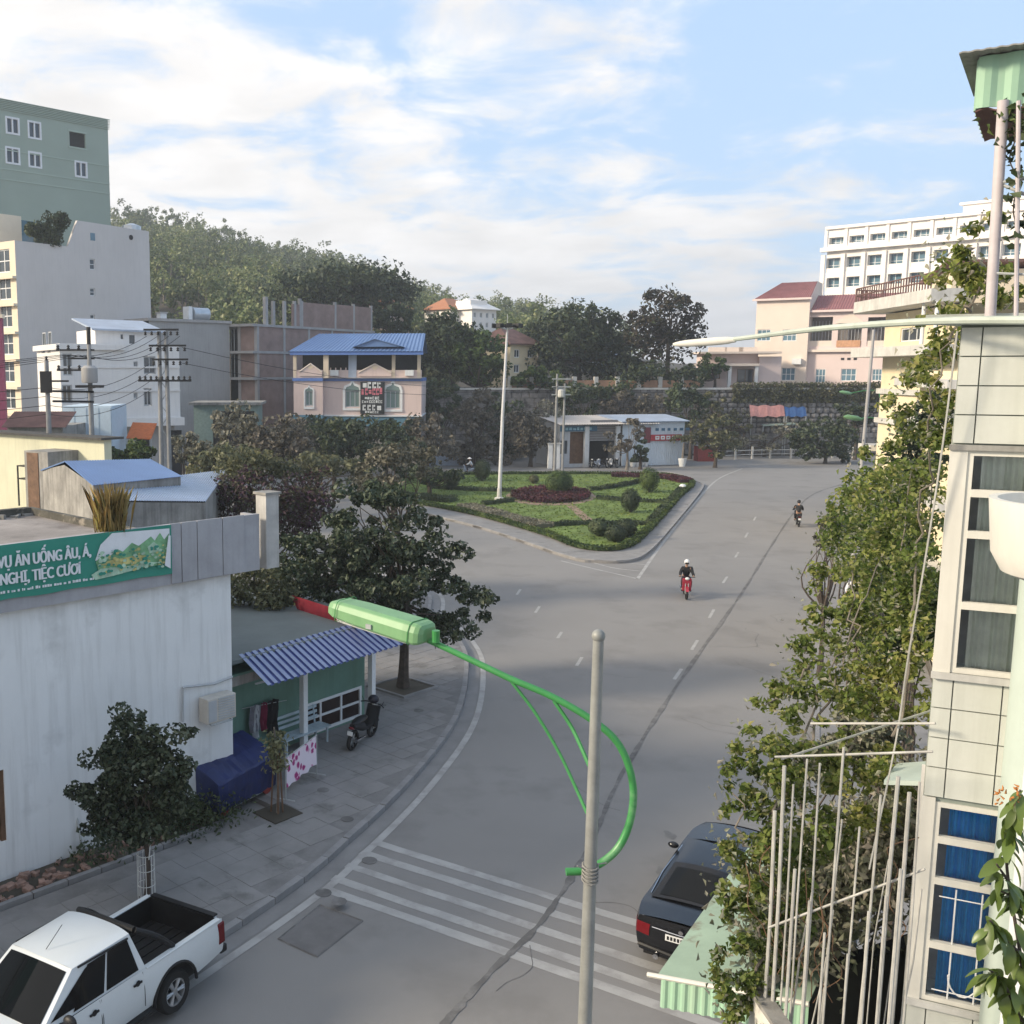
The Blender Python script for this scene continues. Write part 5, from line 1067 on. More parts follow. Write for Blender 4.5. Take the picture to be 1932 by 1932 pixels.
# bits along the far roadside
b = G(1397, 846); t = thing('water_barrel', 'bright blue plastic water barrel at the foot of the stone wall', 'barrel', (b[0], b[1] + 4, 0)); zt_ = P(1397, 810, b[1] + 4)[2]
MB().box(-1.2, 1.2, -.9, .9, 0, 1.6).build('stand', m_dirtyconc, t); MB().lathe([(.7, 1.6), (.85, 1.8), (.8, 2.2), (.85, 2.6), (.8, zt_ - .3), (.4, zt_)], 12).build('drum', M('barrel_blue', (.03, .13, .38), .5), t, smooth=True)
for nm, lab, mt, x0, x1, y0, y1 in (('pink_tarp', 'faded pink tarpaulin stretched along the stone wall', M('pink_cloth', (.50, .24, .22), .8, .15), 1416, 1481, 765, 786), ('blue_tarp', 'blue tarpaulin beside the faded pink one on the stone wall', M('blue_cloth', (.04, .11, .28), .8, .15), 1482, 1522, 768, 786)):
    a, b = ew.px(x0, (y0 + y1) / 2, -1.6), ew.px(x1, (y0 + y1) / 2, -1.6); z0_, z1_ = ew.px(x0, y1, -1.6)[1], ew.px(x0, y0, -1.0)[1]; t = frthing(nm, lab, 'tarp', ew)
    vs = [(a[0] + (b[0] - a[0]) * i / 8, -1.7 + .5 * j, (z0_, z1_)[j] + .1 * math.sin(i * 1.9 + j)) for i in range(9) for j in (0, 1)]
    mb = MB(); mb.add(vs, [(2 * i, 2 * i + 2, 2 * i + 3, 2 * i + 1) for i in range(8)]); mb.build('sheet', mt, t)
    for x in (a[0] + .1, b[0] - .1): MB().tube([(x, -1.7, 0), (x, -1.7, z0_)], .05, 6).build('pole', m_steel, t)
t = thing('market_canopy', 'pale green sheet canopy on thin posts by the far roadside', 'canopy', np.array(G(1460, 862)) + np.array((0, 3, 0))); o_ = np.array(t.location)
a, b = P(1440, 803, o_[1]) - o_, P(1502, 800, o_[1]) - o_; MB().slab([a, b, b + np.array((0, 3, .6)), a + np.array((0, 3, .6))], .08).build('sheet', M('pale_green_sheet', (.36, .45, .40), .7), t)
for q in (a, b, a + np.array((0, 2.9, .5)), b + np.array((0, 2.9, .5))): MB().tube([(q[0], q[1], 0), q], .06, 6).build('post', m_steel, t)
t, fr, L, z = far_box('roadside_stall', 'low stall counter with a red cloth beside the white container', 'stall', 1322, 1350, 872, 842, M('red_cloth', (.30, .05, .04), .8, .2), 1.5, 'cloth', 1.0); MB().box(-.1, L + .1, -.1, 1.6, z, z + .08).build('top', m_dirtyconc, t)
b = G(1287, 880); t = thing('potted_palm', 'small palm in a white tub in front of the container shop', 'plant', b)
MB().lathe([(.32, 0), (.45, .7), (.48, .9), (.4, .9)], 12).build('tub', m_white, t); MB().tube([(0, 0, .8), (.1, 0, 2.6)], (.14, .1), 6).build('trunk', m_barkpale, t)
cc = []
for k in range(16):
    w = k * 2.4; r = np.linspace(.1, 1.6, 26); cc.append(np.c_[r * math.cos(w) + .1, r * math.sin(w), 2.7 + .9 * np.sin(r * 1.6) - .25 * r])
link('foliage', leaf_mesh('foliage', leaf_arrays(np.vstack(cc), .38, None, .35, .3, 4), lf_olive), t, kind='stuff')
mb = MB(); p_ = np.array([G(1330, 872)[:2], G(1450, 867)[:2], G(1625, 866)[:2]]) + np.array((0, 1.5)); fs_ = thing('roadside_fence', 'low weathered rail fence along the far roadside below the stone wall', 'fence', (p_[0][0], p_[0][1], 0)); r_ = resample(p_, 2.6) - p_[0]
for k, q in enumerate(r_): MB().box(q[0] - .1, q[0] + .1, q[1] - .1, q[1] + .1, 0, 1.3 + .2 * (k % 2)).build('post', m_ledge, fs_)
for z in (.55, 1.05): MB().tube([(*q, z) for q in r_], .05, 5).build('rail', m_ledge, fs_)

# ------------------------------------------------------------------ houses among the hillside trees
def villa(name, label, px0, px1, ytop, ybot, Y, wall, roof, nwin, hip=True):
    a, b = P(px0, ybot, Y), P(px1, ybot, Y * 1.02); fr = Fr.ab(a[:2], b[:2]); t = frthing(name, label, 'house', fr); L = np.hypot(*(b - a)[:2]); z1 = P(px0, ytop, Y)[2]; z0_ = a[2] - 4; hh_ = z1 - z0_
    hs = []
    for k in range(nwin):
        for q in (.18, .5, .76):
            if hh_ * q > 4 or q > .4: hs.append((L * (k + .3) / nwin, L * (k + .7) / nwin, hh_ * q, hh_ * (q + .14)))
    mb = MB(); mb.wall((0, 0, z0_), (1, 0, 0), (0, 1, 0), L, hh_, hs, .2).wall((0, 7, z0_), (0, -1, 0), (1, 0, 0), 7, hh_).wall((L, 0, z0_), (0, 1, 0), (-1, 0, 0), 7, hh_); mb.build('wall', wall, t)
    for a_, b_, c, e in hs: win(t, (a_ + b_) / 2, .1, z0_ + (c + e) / 2, round(b_ - a_, 1), round(e - c, 1), m_frame, m_glass, 2, 1, .12)
    mb = MB(); zz_ = z1; mb.slab([(-.6, -.6, zz_), (L + .6, -.6, zz_), (L * .7, 3.5, zz_ + 2.2), (L * .3, 3.5, zz_ + 2.2)], .15); mb.slab([(-.6, 7.6, zz_), (-.6, -.6, zz_), (L * .3, 3.5, zz_ + 2.2)], .15); mb.slab([(L + .6, -.6, zz_), (L + .6, 7.6, zz_), (L * .7, 3.5, zz_ + 2.2)], .15)
    mb.build('roof', roof, t); return t, fr, L, z1
m_tile = M('orange_tiles', (.36, .16, .09), .8, .15)
villa('hill_villa', 'bright white villa with an orange roof high on the wooded hill', 849, 892, 582, 606, 200, m_hotel, m_tile, 3)
t, fr, L, z = villa('hill_villa', 'white flat roofed villa block just right of the orange roofed villa', 890, 936, 582, 612, 198, m_hotel, m_hotel, 4); q = fr.px(905, 572); MB().box(q[0] - 1.5, q[0] + 3, 1, 5, z, q[1] + .6).build('roof_hut', m_hotel, t)
villa('hill_house', 'pinkish house with an orange roof half hidden by the umbrella tree', 728, 772, 580, 620, 190, m_pink, m_tile, 3)
villa('yellow_cottage', 'yellow walled cottage with a dull red roof between the round trees', 962, 1012, 648, 700, 135, m_yellow, m_redrust, 2)
villa('small_white_house', 'small white house under the spreading trees on the embankment', 1164, 1210, 693, 716, 138, m_housewhite, m_bluegrey, 2)

# ------------------------------------------------------------------ yellow house on the right side of the road
z6 = zf(2900, 1000, 1.932)
ya = P(1664, 700, 72); yb = P(1815, 700, 60); yf = Fr.ab(ya[:2], yb[:2]); t = frthing('yellow_house', 'bright yellow corner house with rounded pale balconies behind the creepers', 'house', yf)
A = lambda x, y, d=0: yf.px(*z6(x, y), d)
yl = yf.px(1815, 700)[0]; zt_ = A(850, 340)[1]; xw = A(800, 800)[0]
hw = openings(yf, [(*z6(920, 440), *z6(1085, 540)), (*z6(1040, 900), *z6(1110, 1010))])
mb = MB(); mb.wall((0, 0, 0), (1, 0, 0), (0, 1, 0), yl, zt_, [(max(a, .3), b, c, e) for a, b, c, e in hw], .2).wall((0, 9, 0), (0, -1, 0), (1, 0, 0), 9, zt_); mb.quad((0, 0, zt_), (yl, 0, zt_), (yl, 9, zt_), (0, 9, zt_)); mb.build('wall', m_yellow, t)
fit_windows(t, [(max(a, .3), b, c, e) for a, b, c, e in hw], m_frame, m_glass, 3, 1, .08, .09)
def balcony(z, h, rail, ext):
    out = [(-ext * math.sin(w) if w < PI / 2 else -ext, -ext * 1.0 + 0 * w) for w in ()]
    pts = [(yl, .3), (yl, -ext)] + [(-.2 - ext * .9 * math.sin(w), .3 - (ext + .3) * math.cos(w)) for w in np.linspace(0, PI * .5, 9)] + [(-.2 - ext * .9, 3), (0, 3)]
    pts = pts[::-1]; MB().prism(ccw(np.array(pts)).tolist(), z, z + h).build('balcony', m_ledge, t)
    if rail:
        p = [(x, y) for x, y in pts if y < 2.9 and (x, y) != (yl, .3)]
        for zz_ in (.45, .9): MB().tube([(x, y + .1, z + h + zz_) for x, y in p], .05, 5).build('rail', m_redrust, t)
        mb = MB()
        for x, y in resample(p, .4): mb.box(x - .03, x + .03, y + .06, y + .12, z + h, z + h + .9)
        mb.build('baluster', m_redrust, t, kind='stuff')
balcony(A(850, 330)[1], .75, True, 2.0); balcony(A(850, 655)[1], .6, False, 2.0)
for y in (925, 1145): z = A(900, y)[1]; MB().box(-.15, yl, -.25, -.004, z, z + .35).build('band', m_ledge, t)
for x in (1095, 1190): q = A(x, 430, -1.5); MB().tube([(q[0], -1.6, A(850, 650)[1] + .6), (q[0], -1.6, A(850, 330)[1])], .12, 8).build('post', m_white, t)
q0, q1 = A(1140, 200, 4), A(1300, 20, 4); MB().box(q0[0], q1[0], 4, 9, zt_, q1[1]).build('roof_room', m_creamlit, t); MB().slab([(q0[0] - .6, 3.4, q1[1] - .5), (q1[0] + .6, 3.4, q1[1] + .6), (q1[0] + .6, 9.4, q1[1] + .6), (q0[0] - .6, 9.4, q1[1] - .5)], .2).build('roof', m_redrust, t)
q = A(720, 1290); MB().box(-2.4, -.02, -.4, 3, q[1] - .4, q[1]).build('side_ledge', m_ledge, t)
# grey neighbour under the creepers
na, nb_ = P(1738, 700, 42), P(1850, 700, 33); nf = Fr.ab(na[:2], nb_[:2]); t = frthing('creeper_house', 'pale concrete house front with ledges mostly hidden behind the creepers', 'house', nf); nl = nf.px(1850, 700)[0]
zt_ = nf.px(1790, 700)[1]; mb = MB(); hs = openings(nf, [(1768, 770, 1800, 812)]); mb.wall((0, 0, 0), (1, 0, 0), (0, 1, 0), nl, zt_, hs, .2).wall((0, 6, 0), (0, -1, 0), (1, 0, 0), 6, zt_); mb.quad((0, 0, zt_), (nl, 0, zt_), (nl, 6, zt_), (0, 6, zt_)); mb.build('wall', m_yellow, t)
fit_windows(t, hs, m_framegrey, m_glass, 2, 1, .06, .08)
for y in (722, 795, 940, 1080): z = nf.px(1790, y)[1]; MB().box(-.3, nl, -.9, -.004, z - .16, z + .12).build('ledge', m_ledge, t)

# ------------------------------------------------------------------ near building at the right edge
m_tilew = M('white_wall_tile', (.58, .59, .54), .45, .07, 1.4, 20, 0, streak=.35, scol=(.34, .35, .3)); m_tilejoint = M('tile_joint', (.26, .29, .26), .9, .1)
m_palegreen = M('pale_green_paint', (.46, .53, .48), .6, .07, .8, 14, 0, streak=.2, scol=(.36, .42, .4)); m_offwhite = M('offwhite_plaster', (.66, .64, .58), .7, .06, 1, 14, 0, streak=.15)
C = P(1812, 640, 9.5); nbf = Fr(C[:2], math.atan2(-.44, .9)); t = frthing('corner_building', 'near white tiled building with tall curtained windows and a pale green column', 'building', nbf)
xr = nbf.px(1935, 700)[0] + .5; zq = lambda x, y: nbf.px(x, y)[1]
z_top = zq(1815, 613); w1 = (nbf.px(1824, 880)[0], nbf.px(1893, 880)[0] + .5, zq(1815, 1271), zq(1850, 850)); w2 = (nbf.px(1764, 1520)[0], nbf.px(1843, 1520)[0] + .3, zq(1742, 1885), zq(1764, 1512))
zb = 1.0; holes = [(w1[0], w1[1], w1[2] - zb, w1[3] - zb), (w2[0], w2[1], w2[2] - zb, w2[3] - zb)]
mb = MB(); mb.wall((0, .02, zb), (1, 0, 0), (0, 1, 0), xr, z_top - zb, holes, .18).wall((0, .02, 0), (1, 0, 0), (0, 1, 0), xr, zb); mb.build('wall', m_tilejoint, t)
TW = .40; cols = [0.0, .17, .17 + TW, .17 + 2 * TW, .17 + 3 * TW]
def tiles(z0, z1, nrow, x0=.0):
    h = (z1 - z0) / nrow
    for r in range(nrow):
        for k in range(len(cols) - 1):
            a, b = cols[k], min(cols[k + 1], xr)
            if b - a > .05: MB().box(a + .006, b - .006, -.012 - random.random() * .003, .018, z0 + r * h + .006, z0 + (r + 1) * h - .006).build('tile', m_tilew, t)
tiles(w1[3] + .06, z_top - .02, 4); tiles(w2[3] + .05, w1[2] - .06, 4); tiles(w2[2] - 1.5, w2[2] - .06, 4)
MB().box(-.01, w1[0], -.015, .017, w1[2] - .05, w1[3] + .05).build('jamb', m_offwhite, t); MB().box(-.01, w2[0], -.015, .017, w2[2] - .05, w2[3] + .04).build('jamb', m_offwhite, t)
MB().box(-.02, xr, -.06, -.016, w1[2] - .06, w1[2] - .0).build('sill', m_ledge, t); MB().box(-.02, xr, -.06, -.016, w2[2] - .06, w2[2] - .0).build('sill', m_ledge, t); MB().box(-.02, xr, -.04, -.016, w1[3], w1[3] + .05).build('lintel', m_dirtyconc, t)
m_gl = bpy.data.materials.new('clear_glass'); N, L_, b_ = nt(m_gl); tr = N.new('ShaderNodeBsdfTransparent'); gl_ = N.new('ShaderNodeBsdfGlossy'); gl_.inputs['Roughness'].default_value = .03; fz_ = N.new('ShaderNodeFresnel'); ms = N.new('ShaderNodeMixShader')
fz_.inputs[0].default_value = 1.5; tr.inputs[0].default_value = (.9, .93, .92, 1); L_.new(fz_.outputs[0], ms.inputs[0]); L_.new(tr.outputs[0], ms.inputs[1]); L_.new(gl_.outputs[0], ms.inputs[2]); L_.new(ms.outputs[0], N['Material Output'].inputs[0])
def bigwin(w, ys, curtain, nm, split):
    a, b, c, e = w; o = MB()
    zs = [e] + [zq(x, y) for x, y in ys] + [c]; f = .05
    o.box(a, a + f, .0, .07, c, e).box(a + f, b, .0, .07, e - f, e).box(a + f, b, .0, .07, c, c + f)
    for z in zs[1:-1]: o.box(a + f, b, -.005, .065, z - .035, z + .035)
    wo = o.build('window', m_offwhite, t)
    for k in range(len(zs) - 1): MB().quad((a + f, .05, zs[k + 1] + .03), (b, .05, zs[k + 1] + .03), (b, .05, zs[k] - .03), (a + f, .05, zs[k] - .03)).build('pane', m_gl, wo)
    for (s0, s1, ph) in split:
        n = 60; x = np.linspace(a + s0, min(a + s1, b), n); mb = MB(); vs = []
        for i, q in enumerate(x): y = .14 + .014 * math.sin(q * 42 + ph) + .008 * math.sin(q * 83 + ph); vs += [(q, y, c + .02), (q, y + .02 * math.sin(i), e - .05)]
        mb.add(vs, [(2 * i, 2 * i + 2, 2 * i + 3, 2 * i + 1) for i in range(n - 1)]).build('curtain', curtain, wo, smooth=True)
    MB().quad((a - .1, .45, c - .2), (b + .2, .45, c - .2), (b + .2, .45, e + .2), (a - .1, .45, e + .2)).build('interior', M('room_grey', (.62, .59, .58), .9), wo)
    mb = MB(); mb.quad((a - .02, .19, c - .01), (b + .2, .19, c - .01), (b + .2, .9, c - .01), (a - .02, .9, c - .01)); mb.build('window_board', m_offwhite, wo)
    return wo
m_blue = M('blue_curtain', (.05, .36, .80), .8, .15); m_grc = M('pale_curtain', (.74, .78, .74), .8, .12)
wo1 = bigwin(w1, ((1840, 931), (1835, 1009), (1820, 1143)), m_grc, 'upper', ((.13, .60, 0), (.64, 1.4, 2)))
wo2 = bigwin(w2, ((1765, 1583), (1758, 1660), (1750, 1780)), m_blue, 'lower', ((.14, .5, 0), (.5, 1.2, 1)))
mb = MB()
for x in (.24, .46): mb.tube([(w2[0] + x, .02, w2[2] + .05), (w2[0] + x, .02, zq(1758, 1672))], .008, 5)
for y in (1690, 1790, 1868): z = zq(1760, y); mb.tube([(w2[0] + .1, .02, z), (w2[1], .02, z)], .007, 5)
w_ = np.linspace(PI, 2 * PI, 10); mb.tube([(w2[0] + .36 + .13 * math.cos(q), .02, w2[2] + .3 + .2 * math.sin(q)) for q in w_], .008, 5); mb.build('window_grille', m_white, wo2, kind='stuff')
# roof edge, column, curved balcony, pipes
MB().prism([(-.30, -.16), (xr + .5, -.16), (xr + .5, 3), (1.0, 3), (.2, .8)], z_top + .004, z_top + .09).build('roof_slab', M('roof_edge_pale', (.46, .48, .43), .75, .2, 3, 20, 0, streak=.4, scol=(.2, .2, .18)), t); sv = np.array([nbf.m.T @ np.array((.60, .80))]).ravel(); MB().wall((.004, .022, 0), (sv[0], sv[1], 0), (sv[1], -sv[0], 0), 4, z_top).build('side_wall', m_palegreen, t)
ce = nbf.px(1882, 1300, -.1)[0] + .09; cr = .34; MB().lathe([(cr, 0), (cr, z_top - .03)], 28, (ce + cr, -.12, 0)).build('column', m_palegreen, t, smooth=True)
bc = P(2046, 1010, 7.7); q = nbf.inv(bc); z0_, z1_ = P(1900, 1098, 7.7)[2], P(1900, 946, 7.7)[2]
MB().lathe([(.35, z0_ - .02), (.52, z0_ + .05), (.60, z0_ + .2), (.64, z1_), (.58, z1_), (.5, z0_ + .2)], 32, (q[0], q[1], 0)).build('curved_balcony', m_offwhite, t, smooth=True)
for k, (x, d) in enumerate(((1905, -.62), (1928, -.7), (1950, -.75))):
    p = nbf.px(x, 1860, d); MB().lathe([(.05, 0), (.05, z0_ - .3), (.058, z0_ - .3), (.058, z0_ - .2)], 12, (p[0], d, 0)).build('drain_pipe', m_white, t, smooth=True)
# long lamp arm on the roof edge
la = thing('roof_lamp', 'long pale lamp arm reaching left from the roof edge of the tiled building', 'street lamp', P(1765, 609, 9.4)); o_ = np.array(la.location)
MB().tube(spline([P(1990, 604, 8.6) - o_, P(1765, 606, 9.4) - o_, P(1560, 619, 10.4) - o_, P(1385, 640, 11.1) - o_], 6), np.linspace(.04, .024, 19), 8).build('arm', M('aged_pale_green_metal', (.45, .50, .44), .6, .12, 4, 30, 0, streak=.3), la, smooth=True)
h0, h1 = P(1388, 641, 11.1) - o_, P(1270, 650, 11.5) - o_; mb = MB(); mb.tube(spline([h0, h0 * .75 + h1 * .25, h0 * .25 + h1 * .75, h1], 4), [.03, .032, .04, .042, .044, .044, .043, .042, .04, .036, .032, .026, .015], 10); v = mb.v[-1]; mb.build('lamp_head', m_offwhite, la, smooth=True)
# rooftop frame with the green corrugated box
rf = thing('rooftop_frame', 'steel post frame on the near roof carrying a green corrugated sheet box', 'frame', P(1868, 598, 9.2)); o_ = np.array(rf.location)
m_gsheet = M('green_sheet', (.32, .50, .36), .55, .1, 1, 14, 0, streak=.35, scol=(.42, .38, .32)); m_pinkpole = M('pinkish_steel', (.52, .47, .48), .55, .12, 4, 20, 0, streak=.3)
MB().tube([P(1868, 600, 9.2) - o_, P(1893, 190, 9.2) - o_], .045, 10).build('post', m_pinkpole, rf, smooth=True); MB().tube([P(1917, 600, 9.0) - o_, P(1922, 190, 9.0) - o_], .018, 8).build('post', m_pinkpole, rf, smooth=True)
MB().tube([P(1885, 345, 9.2) - o_, P(1960, 333, 8.9) - o_], .015, 6).build('cross_bar', m_steel, rf); MB().tube([P(1887, 347, 9.2) - o_, P(1960, 378, 8.9) - o_], .015, 6).build('brace', m_steel, rf); MB().tube([P(1870, 515, 9.2) - o_, P(1960, 519, 8.9) - o_], .012, 6).build('cross_bar', m_steel, rf)
dx = np.array((.9, -.44, 0)); dy = np.array((.57, .82, 0)); A0 = P(1840, 205, 9.3) - o_; A1 = P(1840, 108, 9.3) - o_; hb_ = (A1 - A0)[2]; up_ = np.array((0, 0, hb_))
mb = MB(); corrugated(mb, A0, A0 + dx * 2.4, A0 + dx * 2.4 + up_ * 1.25, A0 + up_, 12, .02); mb.build('sheet', m_gsheet, rf)
mb = MB(); corrugated(mb, A0 + dy * 1.4, A0, A0 + up_, A0 + dy * 1.4 + up_, 7, .02); mb.build('side_sheet', m_gsheet, rf)
mb = MB(); B0_ = A0 + up_ * 1.03 - dx * .14 - dy * .18; corrugated(mb, B0_, B0_ + dx * 2.7 + up_ * .27, B0_ + dx * 2.7 + dy * 1.8 + up_ * .35, B0_ + dy * 1.8 + up_ * .06, 30, .006); mb.build('roof_sheet', m_dirtyconc, rf)
mb = MB(); corrugated(mb, A0 - np.array((0, 0, .02)), A0 + dx * 2.4 - np.array((0, 0, .02)), A0 + dx * 2.4 + dy * 1.4 - np.array((0, 0, .02)), A0 + dy * 1.4 - np.array((0, 0, .02)), 12, .02); mb.build('floor_sheet', m_redrust, rf)

# ------------------------------------------------------------------ green roadside awning and the terrace with its rods
K = np.array((.585, .811, 0)); Pp = np.array((.811, -.585, 0)); a0 = G(1240, 1842, 3.2)
t = thing('green_awning', 'pale green corrugated awning jutting over the pavement beside the black car', 'awning', (a0[0], a0[1], 0)); z = np.array((0, 0, 3.2))
mb = MB(); corrugated(mb, z, z + K * 4.2, z + K * 4.2 + Pp * 1.7 + np.array((0, 0, .3)), z + Pp * 1.7 + np.array((0, 0, .3)), 26, .018, sub=2); mb.build('sheet', M('faded_green_sheet', (.30, .40, .31), .65, .12, 1, 14, 0, rust=((.18, .15, .11), .05, 1.4)), t)
mb = MB(); d = np.array((0, 0, .38)); corrugated(mb, z - d + Pp * .05, z - d + Pp * 1.7 + np.array((0, 0, .3)), z + Pp * 1.7 + np.array((0, 0, .3)), z + Pp * .05, 14, .02); mb.build('fascia', m_gsheet, t)
MB().tube([z - Pp * .12 - np.array((0, 0, .02)), z + Pp * 1.7 + np.array((0, 0, .29))], .03, 6).build('edge_rail', m_offwhite, t)
for s in (.3, 3.8): MB().tube([K * s + Pp * 1.6, K * s + Pp * 1.6 + np.array((0, 0, 3.42))], .04, 8).build('post', m_steel, t)
tw = thing('terrace', 'raised terrace with a pale parapet in front of the near tiled building', 'terrace', (0, 0, 0))
tc0, tc1 = P(1428, 1872, 9.9), P(1745, 1800, 8.9); tn = P(1600, 1990, 8.1)
zt_ = tc0[2]; poly_ = [(tc0[0], tc0[1]), (tn[0], tn[1]), (6.3, 6.2), (6.6, 8.9), (tc1[0], tc1[1])]
m_dterr = M('terrace_concrete', (.17, .16, .15), .9, .3, 1, 12, .2); MB().prism(ccw(np.array(poly_)).tolist(), zt_ - 1.15, zt_ - .95).build('floor', m_dterr, tw)
def low_wall(p, q, z0, z1, w, m, nm, par):
    d = np.array(q[:2]) - np.array(p[:2]); L = np.hypot(*d); MB().box(0, L, -w / 2, w / 2, 0, z1 - z0).build(nm, m, par, loc=(p[0], p[1], z0), rz=math.atan2(d[1], d[0]))
low_wall(tc0, tn, zt_ - .95, zt_, .14, m_offwhite, 'parapet', tw); low_wall(tc0, tc1, zt_ - .95, zt_ - .3, .12, m_dterr, 'parapet', tw); low_wall(tc0, tn, zt_ + .003, zt_ + .05, .18, m_dirtyconc, 'coping', tw)
low_wall(tc0, tn, 0, zt_ - 1.15, .2, m_dterr, 'lower_wall', tw); low_wall(tc0, tc1, 0, zt_ - 1.15, .2, m_dterr, 'lower_wall', tw)
sc = thing('rod_screen', 'screen of thin pale upright rods standing round the terrace', 'fence', (0, 0, 0))
m_rod = M('pale_rod', (.44, .43, .40), .7, .2, 5, 30, 0, streak=.3)
for k, (x, y, xb) in enumerate(((1462, 1530, 1440), (1480, 1445, 1455), (1497, 1480, 1470), (1523, 1432, 1490), (1547, 1440, 1515), (1592, 1410, 1552), (1622, 1560, 1590), (1662, 1500, 1620), (1695, 1465, 1655), (1716, 1495, 1682), (1735, 1475, 1704))):
    s = (x - 1440) / 305; Y = 9.85 - s * .95; a = P(x, y, Y); b = P(xb, 1935, Y - .05); r = random.choice((.010, .012, .018))
    MB().tube([b, (a + b) / 2 + np.array((random.uniform(-.02, .02), 0, 0)), a], r, 6).build('rod', m_rod, sc)
for k, (x, y) in enumerate(((1500, 1640), (1528, 1700), (1556, 1760), (1600, 1800), (1640, 1720), (1672, 1690), (1700, 1640))):
    s = (x - 1440) / 305; Y = 9.7 - s * 1.3; a = P(x, y, Y); MB().tube([a - np.array((0, 0, 2.2)), a], random.choice((.012, .016)), 6).build('rod', m_rod, sc)
for (x0, y0, Y0, x1, y1, Y1) in ((1462, 1428, 9.8, 1760, 1418, 8.9), (1450, 1750, 9.75, 1745, 1640, 8.9), (1530, 1365, 10.4, 1765, 1365, 9.3), (1475, 1432, 9.8, 1760, 1340, 11.0)): MB().tube([P(x0, y0, Y0), P(x1, y1, Y1)], .012, 6).build('rail', m_rod, sc)
# neighbour's planted ledge behind the rods
nl_ = thing('planted_ledge', 'rough concrete ledge full of pale plants behind the rod screen', 'ledge', (0, 0, 0)); la0, la1 = P(1800, 1560, 12.2), P(1440, 1835, 10.9)
dd = np.array((.55, .8, 0)) * 2.4; MB().slab([la1, la0, la0 + dd, la1 + dd], .28).build('slab', M('rough_ledge', (.33, .28, .25), .9, .3, 2, 20, .3), nl_)
low_wall(la1 + np.array((.15, .2, 0)), la0 + np.array((.15, .2, 0)), 0, min(la0[2], la1[2]) - .3, .2, m_dark, 'shade_black_wall', nl_)  # near-black wall: the deep shade below the ledge put into its colour
rr = thing('green_canopy', 'small pale green sheet canopy at the wall behind the rods', 'canopy', P(1710, 1470, 10.2)); o_ = np.array(rr.location)
q = [P(1668, 1472, 10.2) - o_, P(1752, 1474, 9.9) - o_, P(1748, 1436, 10.8) - o_, P(1692, 1440, 11.0) - o_]; MB().slab(q, .05).build('sheet', m_palegreen, rr); MB().tube([P(1742, 1474, 10) - o_, P(1742, 1474, 10) - o_ - np.array((0, 0, 4))], .03, 6).build('pole', m_steel, rr)
# cords from the roof down to the terrace
for k, pts in enumerate((((1806, 625, 9.3), (1780, 830, 9.4), (1745, 1060, 9.5), (1712, 1250, 9.6), (1690, 1400, 9.7), (1640, 1640, 9.6)),)):
    MB().tube(spline([P(*q) for q in pts], 5), .009, 5).build('cord', m_rod, None, label=('long pale cord hanging from the near roof edge down to the rods', 'short pale rod hanging among the creepers')[k], category='cord')
g = np.random.default_rng(91)
for k in range(6):                                                      # thinner rods tangled among the others
    s = g.uniform(.04, .98); x = 1440 + 305 * s; Y = 9.8 - s * .95 + g.uniform(-.05, .25); y = g.uniform(1500, 1720); a = P(x, y, Y); b = P(x - 42, 1940, Y); MB().tube([b, (a + b) / 2 + g.normal(size=3) * .025, a], g.choice((.006, .008, .011)), 5).build('rod', m_rod, sc)
mb = MB()
for k in range(9):
    s = g.uniform(.05, .9); p = P(1440 + 305 * s, g.uniform(1750, 1900), 9.8 - s * .9); pts = [p]
    for i in range(7): pts.append(pts[-1] + np.array((g.normal() * .09, g.normal() * .05, .16)))
    mb.tube(spline(pts, 4), .005, 4)
mb.build('tendril', m_wood, sc, kind='stuff')

# ------------------------------------------------------------------ street and garden trees
def pe(base, lst, dp=.9):                                               # crown ellipsoids from where they are seen, at the tree's distance
    out = []
    for e in lst:
        x, y, rx, ry = e[:4]; Y = base[1] + (e[4] if len(e) > 4 else 0); c = P(x, y, Y); k = Y / F; out.append((c[0] - base[0], c[1] - base[1], c[2] - base[2], rx * k, max(rx, ry) * k * dp, ry * k))
    return out
def gb_(x, Y, z=0.0): q = P(x, 900, Y); return np.array((q[0], Y, z))
b = G(760, 1297, .13)
tree('street_tree', 'large dark broad crowned tree at the pavement corner beyond the green shop', b, pe(b, ((740, 1075, 150, 50), (620, 1085, 110, 52), (860, 1115, 80, 40), (700, 1015, 120, 40), (585, 1040, 70, 34), (880, 1165, 62, 30), (770, 1175, 125, 28), (820, 1040, 80, 34), (670, 1140, 120, 34), (690, 945, 90, 30), (775, 930, 60, 22), (800, 985, 50, 26), (640, 975, 50, 24), (910, 1130, 40, 18), (850, 1200, 60, 14))), 280, 17000, .36, .19, lf_street, m_bark, .17, 2.9, seed=101, nlimb=34, hollow=.15)
q = thing('tree_pit', 'square dark planting pit round the big street tree trunk', 'tree pit', b)
MB().box(-.75, .75, -.75, .75, .005, .03).build('soil', m_bank, q); mb = MB(); [mb.box(*k, .006, .07) for k in ((-.85, .85, -.85, -.75), (-.85, .85, .75, .85), (-.85, -.75, -.75, .75), (.75, .85, -.75, .75))]; mb.build('rim', m_kerb, q); q.rotation_euler.z = SHOP_ANG
b = gb_(752, 46)
tree('street_tree', 'lighter leafed tree standing behind the big dark street tree', b, pe(b, ((755, 858, 78, 15), (710, 876, 44, 12), (700, 905, 70, 16), (800, 880, 30, 14))), 60, 1500, .36, .24, lf_grey, m_bark, .12, 3.4, seed=103, hollow=.1, nlimb=24)
b = gb_(505, 45)
